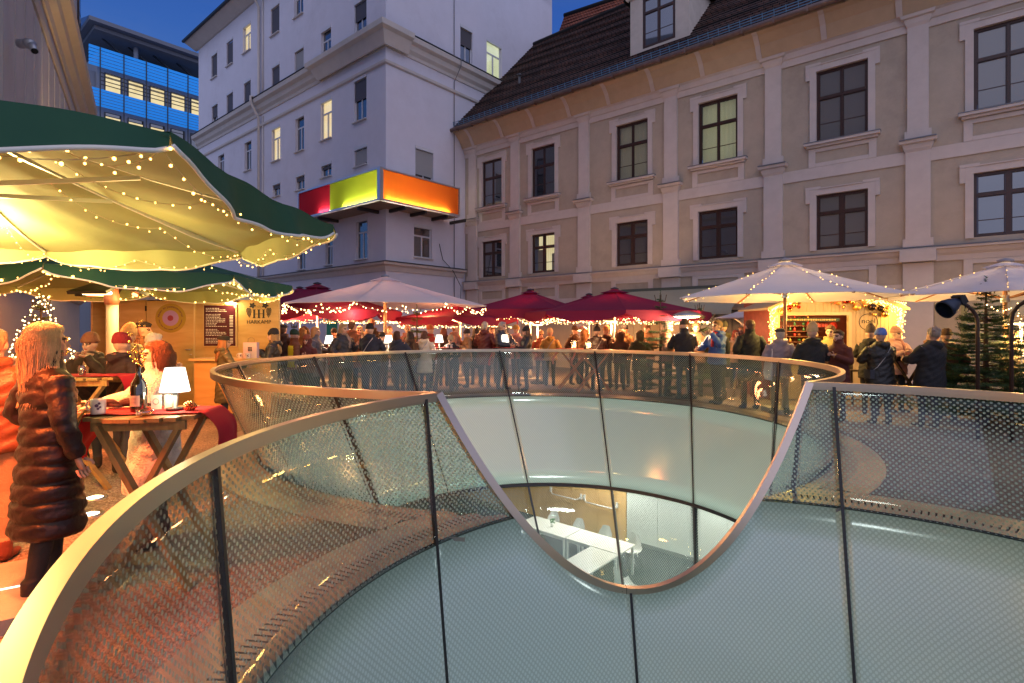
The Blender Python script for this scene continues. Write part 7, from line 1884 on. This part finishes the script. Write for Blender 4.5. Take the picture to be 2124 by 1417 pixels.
def Y(deg): return R_(deg)     # 0 faces the camera, 180 shows the back, 90 faces right in the picture, -90 faces left
# ---- near the camera, left
person(100, 668, 3.35, Y(150), 'blond woman in a long dark quilted coat seen from behind beside the near table', coat=(.016, .004, .005), hem=.40, head='blown', hc=(.66, .50, .30), pose=('pocket', 'down'), quilt=1.3, hood='collar', trou=(.02, .02, .022), bulk=.97, walk=.9, flare=.015, shoe=(.03, .02, .02))
person(-12, 680, 3.9, Y(-160), 'grey-haired man in a rust jacket and light trousers cut off by the left edge', coat=(.14, .045, .02), hem=.80, head='short', hc=(.30, .18, .10), pose=('mug', 'pocket'), quilt=1., trou=(.30, .20, .13), shoe=(.20, .05, .03), walk=.8, bulk=1.1)
person(322, 706, 4.15, Y(-52), 'long-haired woman in a cream teddy coat standing at the near table', coat=(.74, .66, .58), hem=.47, head='long', hc=(.20, .075, .03), pose=('table', 'reach'), kindc='teddy', hood='collar', trou=(.02, .02, .02), bulk=1.20, flare=.03, skin=(.72, .48, .38))
person(186, 688, 6.35, Y(5), 'person in a brown knitted beanie facing the camera behind the second table', coat=(.03, .018, .015), head='beanie', hc=(.22, .09, .05), pose=('drink', 'table'), scarf=(.45, .28, .2), hem=.75)
person(254, 688, 6.1, Y(165), 'person in a dark red beanie seen from behind next to the pale parasol pole', coat=(.03, .012, .014), head='beanie', hc=(.28, .015, .02), pose=('table', 'pocket'), scarf=(.4, .1, .08))
person(266, 668, 7.2, Y(-15), 'person in a peach beanie and patterned scarf behind the dark red beanie', coat=(.35, .24, .12), head='tall', hc=(.55, .30, .14), pose=('pocket', 'mug'), scarf=(.30, .20, .12))
person(322, 690, 6.6, Y(150), 'white-haired person in a dark puffer jacket in front of the hut door', coat=(.05, .03, .03), head='short', hc=(.75, .60, .45), pose=('mug', 'pocket'), quilt=1., hem=.8)
person(300, 668, 9.4, Y(100), 'person in a black beret walking past the hut door', coat=(.16, .09, .04), head='beret', hc=BLK, pose=('pocket', 'pocket'))
person(466, 697, 9.75, Y(125), 'woman with a black beret and long brown hair bent over the hut counter', coat=OLV, hem=.42, head='beret', hc=BLK, under='long', uc=(.22, .09, .03), pose=('table', 'table'), bulk=1.0, quilt=.7)
def phone(t_):
    mb = MB(); mb.box((0, -.36, 1.36), (.075, .012, .15), 0, Matrix.Rotation(-.5, 3, 'X')); mb.build('phone', blk, t_)
person(566, 680, 10.0, Y(-75), 'woman in black beanie and puffer coat looking at her phone by the grape emblem', coat=BLK, hem=.72, head='beanie', hc=BLK, under='long', uc=(.30, .18, .07), pose=('phone', 'phone'), quilt=1., skin=(.70, .46, .36), extra=phone)
# ---- crowd under the white parasol
def vest(t_):
    mb = MB(); vloft(mb, [(.86, .222, .172), (1.0, .206, .160), (1.12, .198, .155), (1.28, .218, .158), (1.37, .205, .140)], 24); mb.build('safety_vest', mat('hi_vis_yellow', (.75, .75, .03), .5), t_)
    mb = MB(); vloft(mb, [(1.0, .209, .163), (1.05, .206, .161)], 24); mb.build('reflective_band', mat('reflective', (.7, .7, .7), .3), t_)
person(588, 672, 12.2, Y(170), 'person in a dark cap just right of the wooden hut', coat=(.06, .03, .02), head='cap', hc=BLK, under='short')
person(612, 682, 11.4, Y(130), 'person in a yellow safety vest', coat=(.20, .07, .03), head='beanie', hc=(.02, .05, .03), extra=vest, hem=.8, hood='collar')
person(636, 693, 11.0, Y(-5), 'short person with a red-brown beanie facing the camera next to the vest', coat=(.10, .02, .02), head='beanie', hc=(.25, .07, .04), hood='up')
person(630, 676, 13.0, Y(170), 'hooded person in brown behind the safety vest', coat=(.20, .10, .04), head='fur', hc=(.25, .13, .06), hood='up')
person(655, 678, 11.6, Y(100), 'woman with blond bob in a long grey coat left of the lit lamp', coat=(.15, .14, .16), hem=.55, head='bob', hc=(.55, .28, .10), pose=('table', 'pocket'), hood='collar')
person(693, 680, 14.2, Y(20), 'person in a black beanie far behind the left lit lamp', coat=(.05, .05, .07), head='beanie', hc=BLK)
person(694, 692, 13.2, Y(-20), 'red-lit face directly behind the left lit lamp', coat=(.25, .05, .06), head='long', hc=(.3, .10, .05))
person(713, 671, 10.6, Y(60), 'woman with glasses, patterned scarf and black puffer jacket facing right', coat=(.02, .022, .035), head='bob', hc=(.34, .22, .12), pose=('mug', 'pocket'), quilt=1., scarf=(.30, .22, .18), hem=.7, bulk=1.12)
person(731, 666, 12.4, Y(160), 'tall person in a brown coat behind the woman with glasses', coat=(.22, .07, .04), head='short', hc=(.12, .05, .03), hem=.6)
person(746, 676, 12.6, Y(10), 'person with fair hair and pale scarf beside the parasol pole', coat=(.30, .18, .10), head='bob', hc=(.5, .3, .14), scarf=(.6, .5, .4))
person(768, 670, 10.5, Y(172), 'man in a black beanie with a pale diagonal strap seen from behind', coat=NAVY, head='beanie', hc=BLK, pose=('table', 'table'), bag='strap', hem=.8, bulk=1.15)
person(771, 661, 12.8, Y(180), 'reddish-haired person above the black beanie, facing away', coat=BRN, head='short', hc=(.3, .08, .03))
person(792, 688, 11.8, Y(-10), 'small person with a black headband behind the pale pole', coat=(.12, .10, .12), head='beanie', hc=BLK)
person(832, 686, 10.6, Y(160), 'dark-haired person in a navy coat leaning over a lamp-lit table', coat=(.025, .035, .07), head='bob', hc=(.05, .012, .01), pose=('table', 'table'), hem=.72, bulk=1.15, lean=R_(-7))
person(852, 687, 11.0, Y(150), 'person with long dark hair at the right shoulder of the navy coat', coat=BRN, head='long', hc=(.04, .018, .012))
person(845, 674, 13.2, Y(10), 'pink-lit fair-haired person before the orange fir', coat=(.3, .12, .10), head='short', hc=(.6, .3, .2))
person(808, 676, 14.4, Y(10), 'fair person far behind the pale parasol pole', coat=(.3, .2, .12), head='short', hc=(.2, .1, .05))
person(881, 686, 10.8, Y(170), 'woman with brown bob in a long white puffer coat seen from behind', coat=(.68, .60, .50), hem=.55, head='bob', hc=(.09, .03, .02), pose=('table', 'pocket'), quilt=1.1, bag='strap')
person(893, 673, 12.4, Y(140), 'man in a red jacket and orange beanie leaning right', coat=(.30, .03, .03), head='beanie', hc=(.45, .12, .04), pose=('mug', 'pocket'))
person(921, 679, 12.9, Y(170), 'person with dark reddish hair behind the red clothed table', coat=BRN, head='bob', hc=(.15, .04, .02))
person(942, 694, 11.3, Y(-10), 'person in a beige beanie bending forward over the red clothed table', coat=(.02, .022, .03), head='beanie', hc=(.42, .30, .18), pose=('table', 'table'), scarf=(.6, .5, .45), lean=R_(14), hem=.75)
person(946, 672, 12.6, Y(100), 'person in a pink-brown coat turning behind the bending beanie', coat=(.38, .16, .10), head='short', hc=(.35, .12, .06), hem=.62)
person(968, 682, 12.2, Y(-60), 'person in a tan coat and dark headband at the right of the red clothed table', coat=(.28, .14, .06), head='beanie', hc=(.05, .03, .03), quilt=.8)
person(988, 677, 13.2, Y(200), 'woman with long black hair carrying a dark bag near the centre', coat=BLK, head='long', hc=(.02, .012, .01), hem=.5)
person(1006, 667, 11.9, Y(165), 'grey-haired man in a long dark red puffer coat seen from behind', coat=(.13, .022, .022), hem=.6, head='short', hc=(.42, .38, .32), quilt=1.1, bulk=1.08)
person(1021, 679, 13.6, Y(15), 'auburn-haired person facing the camera behind the dark red coat', coat=(.2, .07, .04), head='short', hc=(.25, .08, .03))
person(1043, 667, 11.0, Y(50), 'grey-haired man in a navy puffer jacket leaning on the lamp table', coat=(.022, .028, .045), head='short', hc=(.32, .31, .30), pose=('table', 'table'), quilt=1., hem=.8, bulk=1.15)
person(1071, 673, 12.6, Y(150), 'person in an ochre beanie and pink jacket behind the lamp table', coat=(.5, .22, .18), head='beanie', hc=(.5, .26, .06))
person(1091, 676, 10.7, Y(-75), 'woman in a black beanie and black coat with long hair facing the grey-haired man', coat=(.012, .012, .014), hem=.6, head='beanie', hc=BLK, under='long', uc=(.06, .03, .02), pose=('table', 'pocket'), quilt=.6, bulk=1.1)
person(1122, 684, 13.2, Y(10), 'child-sized person in a pale beanie facing the camera left of the yellow coat', coat=(.25, .08, .05), head='beanie', hc=(.6, .42, .26))
person(1141, 680, 12.5, Y(175), 'person in a yellow ochre puffer jacket and cream beanie seen from behind', coat=(.50, .30, .07), head='beanie', hc=(.65, .52, .34), quilt=1.1, bag='strap')
person(1193, 675, 13.4, Y(35), 'man in a dark beanie and brown coat looking right over the trestle tables', coat=(.10, .05, .03), head='beanie', hc=(.06, .03, .02), pose=('mug', 'pocket'))
person(1212, 682, 12.9, Y(150), 'hooded person in a brown jacket behind the right jar', coat=(.24, .12, .05), head='fur', hc=(.35, .2, .1), hood='up')
person(1238, 672, 11.1, Y(190), 'person in a dark puffer jacket and bobble hat with a slanting strap', coat=(.05, .03, .028), head='pompom', hc=(.05, .045, .05), quilt=1.2, bag='strap', hem=.66, bulk=1.15, pose=('table', 'table'))
person(1257, 675, 12.1, Y(-150), 'person in a tan beanie and red scarf under the mushroom heater', coat=(.06, .03, .02), head='beanie', hc=(.5, .32, .14), scarf=(.5, .03, .03))
person(1286, 684, 11.9, Y(170), 'person with a fur-edged hood and a dark jacket right of the red scarf', coat=(.08, .045, .025), head='fur', hc=(.4, .24, .12), hood='up')
person(1296, 672, 13.0, Y(-30), 'man in a black beanie and brown jacket under the burgundy parasol', coat=(.22, .12, .05), head='beanie', hc=BLK, pose=('drink', 'pocket'))
person(1326, 685, 11.5, Y(200), 'person in a dark olive hooded jacket leaning at the fir', coat=(.05, .045, .02), head='none', hood='up', hem=.6)
person(1342, 673, 12.6, Y(-40), 'man in a brown cap between the olive hood and the fir', coat=(.18, .09, .04), head='cap', hc=(.12, .06, .03), under='short')
person(1386, 667, 10.9, Y(75), 'person in a beige beanie and brown hooded puffer jacket facing right', coat=(.32, .17, .10), head='beanie', hc=(.42, .35, .28), quilt=1., trou=(.04, .05, .09), pose=('mug', 'pocket'))
person(1419, 660, 10.3, Y(180), 'broad man in a black coat and dark beanie seen from behind below the glaring heater', coat=(.016, .015, .022), head='beanie', hc=(.06, .04, .03), hood='collar', hem=.72, bulk=1.15, pose=('table', 'table'), trou=(.05, .07, .12))
person(1444, 670, 11.6, Y(-15), 'laughing man with short curly hair facing the camera beside the black coat', coat=(.14, .07, .03), head='curly', hc=(.16, .07, .03), pose=('mug', 'mug'))
person(1487, 664, 10.4, Y(-70), 'man in a bright blue puffer jacket with a black backpack facing left', coat=(.035, .10, .36), head='short', hc=(.18, .10, .05), pose=('drink', 'table'), quilt=1., bag='pack', scarf=(.4, .03, .05), trou=(.03, .04, .08), hem=.82)
person(1498, 665, 11.2, Y(-100), 'person in an olive jacket right behind the blue jacket', coat=(.06, .055, .03), head='beanie', hc=(.08, .07, .05))
person(1527, 684, 14.0, Y(10), 'red-haired person far behind left of the black overcoat', coat=(.4, .25, .18), head='long', hc=(.3, .06, .03))
person(1538, 678, 14.3, Y(-60), 'fair-haired person far behind at the shoulder of the black overcoat', coat=(.3, .2, .12), head='short', hc=(.4, .2, .08))
person(1555, 663, 10.3, Y(182), 'man in a black overcoat with short brown hair seen from behind', coat=(.010, .010, .012), hem=.55, head='short', hc=(.07, .025, .015), hood='collar', pose=('pocket', 'pocket'), bulk=1.1)
person(1617, 680, 9.9, Y(178), 'person in a lilac-grey puffer jacket with a white tote bag seen from behind', coat=(.26, .22, .30), head='cap', hc=(.05, .05, .06), under='short', uc=(.4, .38, .4), quilt=1.1, bag='tote', trou=(.30, .24, .16), bulk=1.1)
person(1684, 666, 10.0, Y(176), 'person in a cream beanie and black hooded jacket at the hut window', coat=(.015, .013, .014), head='tall', hc=(.55, .40, .22), pose=('mug', 'mug'), trou=(.05, .07, .14), bulk=1.18, hem=.84)
person(1722, 676, 11.3, Y(-40), 'dark-haired man behind the woman in the wine-red coat', coat=(.30, .22, .08), head='curly', hc=(.10, .04, .02), pose=('mug', 'pocket'))
person(1738, 684, 10.1, Y(-65), 'woman in a wine-red coat with a dark bun facing left at the hut window', coat=(.10, .022, .018), hem=.50, head='bun', hc=(.06, .025, .015), pose=('mug', 'pocket'), bulk=1.1, hood='collar')
# ---- group right of the hut
person(1806, 670, 10.7, Y(140), 'person in a dark pointed beanie at the left of the group by the hut', coat=(.02, .017, .016), head='tall', hc=(.12, .08, .06), pose=('table', 'pocket'), hem=.72)
person(1826, 679, 9.7, Y(178), 'person in a black hooded coat and blue-white bobble cap seen from behind', coat=(.014, .012, .012), hem=.52, head='beanie', hc=(.12, .20, .55), bag='strap', bulk=1.22, quilt=.7, pose=('table', 'table'))
person(1860, 676, 11.0, Y(15), 'smiling woman in a pale pink coat and knitted pink beanie facing the camera', coat=(.62, .34, .28), head='beanie', hc=(.50, .26, .20), scarf=(.5, .22, .18), pose=('table', 'mug'), skin=(.7, .45, .35))
person(1922, 680, 9.4, Y(192), 'person with fluffy grey hair in a long black coat leaning on the dark table', coat=(.012, .012, .016), hem=.55, head='curly', hc=(.28, .22, .18), bulk=1.28, pose=('table', 'reach'), lean=R_(-4))
person(1938, 681, 10.6, Y(20), 'fair-haired person half hidden behind the fluffy grey hair', coat=(.3, .16, .1), head='bob', hc=(.7, .5, .3))
person(1962, 680, 10.0, Y(160), 'person in a brown beanie and brown hooded puffer jacket left of the floodlight', coat=(.22, .085, .045), head='beanie', hc=(.14, .075, .035), quilt=1.1, bulk=1.1, hem=.8)
person(2106, 684, 9.9, Y(-25), 'person in a cream jacket and flat cap behind the tall fir', coat=(.55, .40, .24), head='cap', hc=(.4, .2, .1), under='short', pose=('table', 'table'))
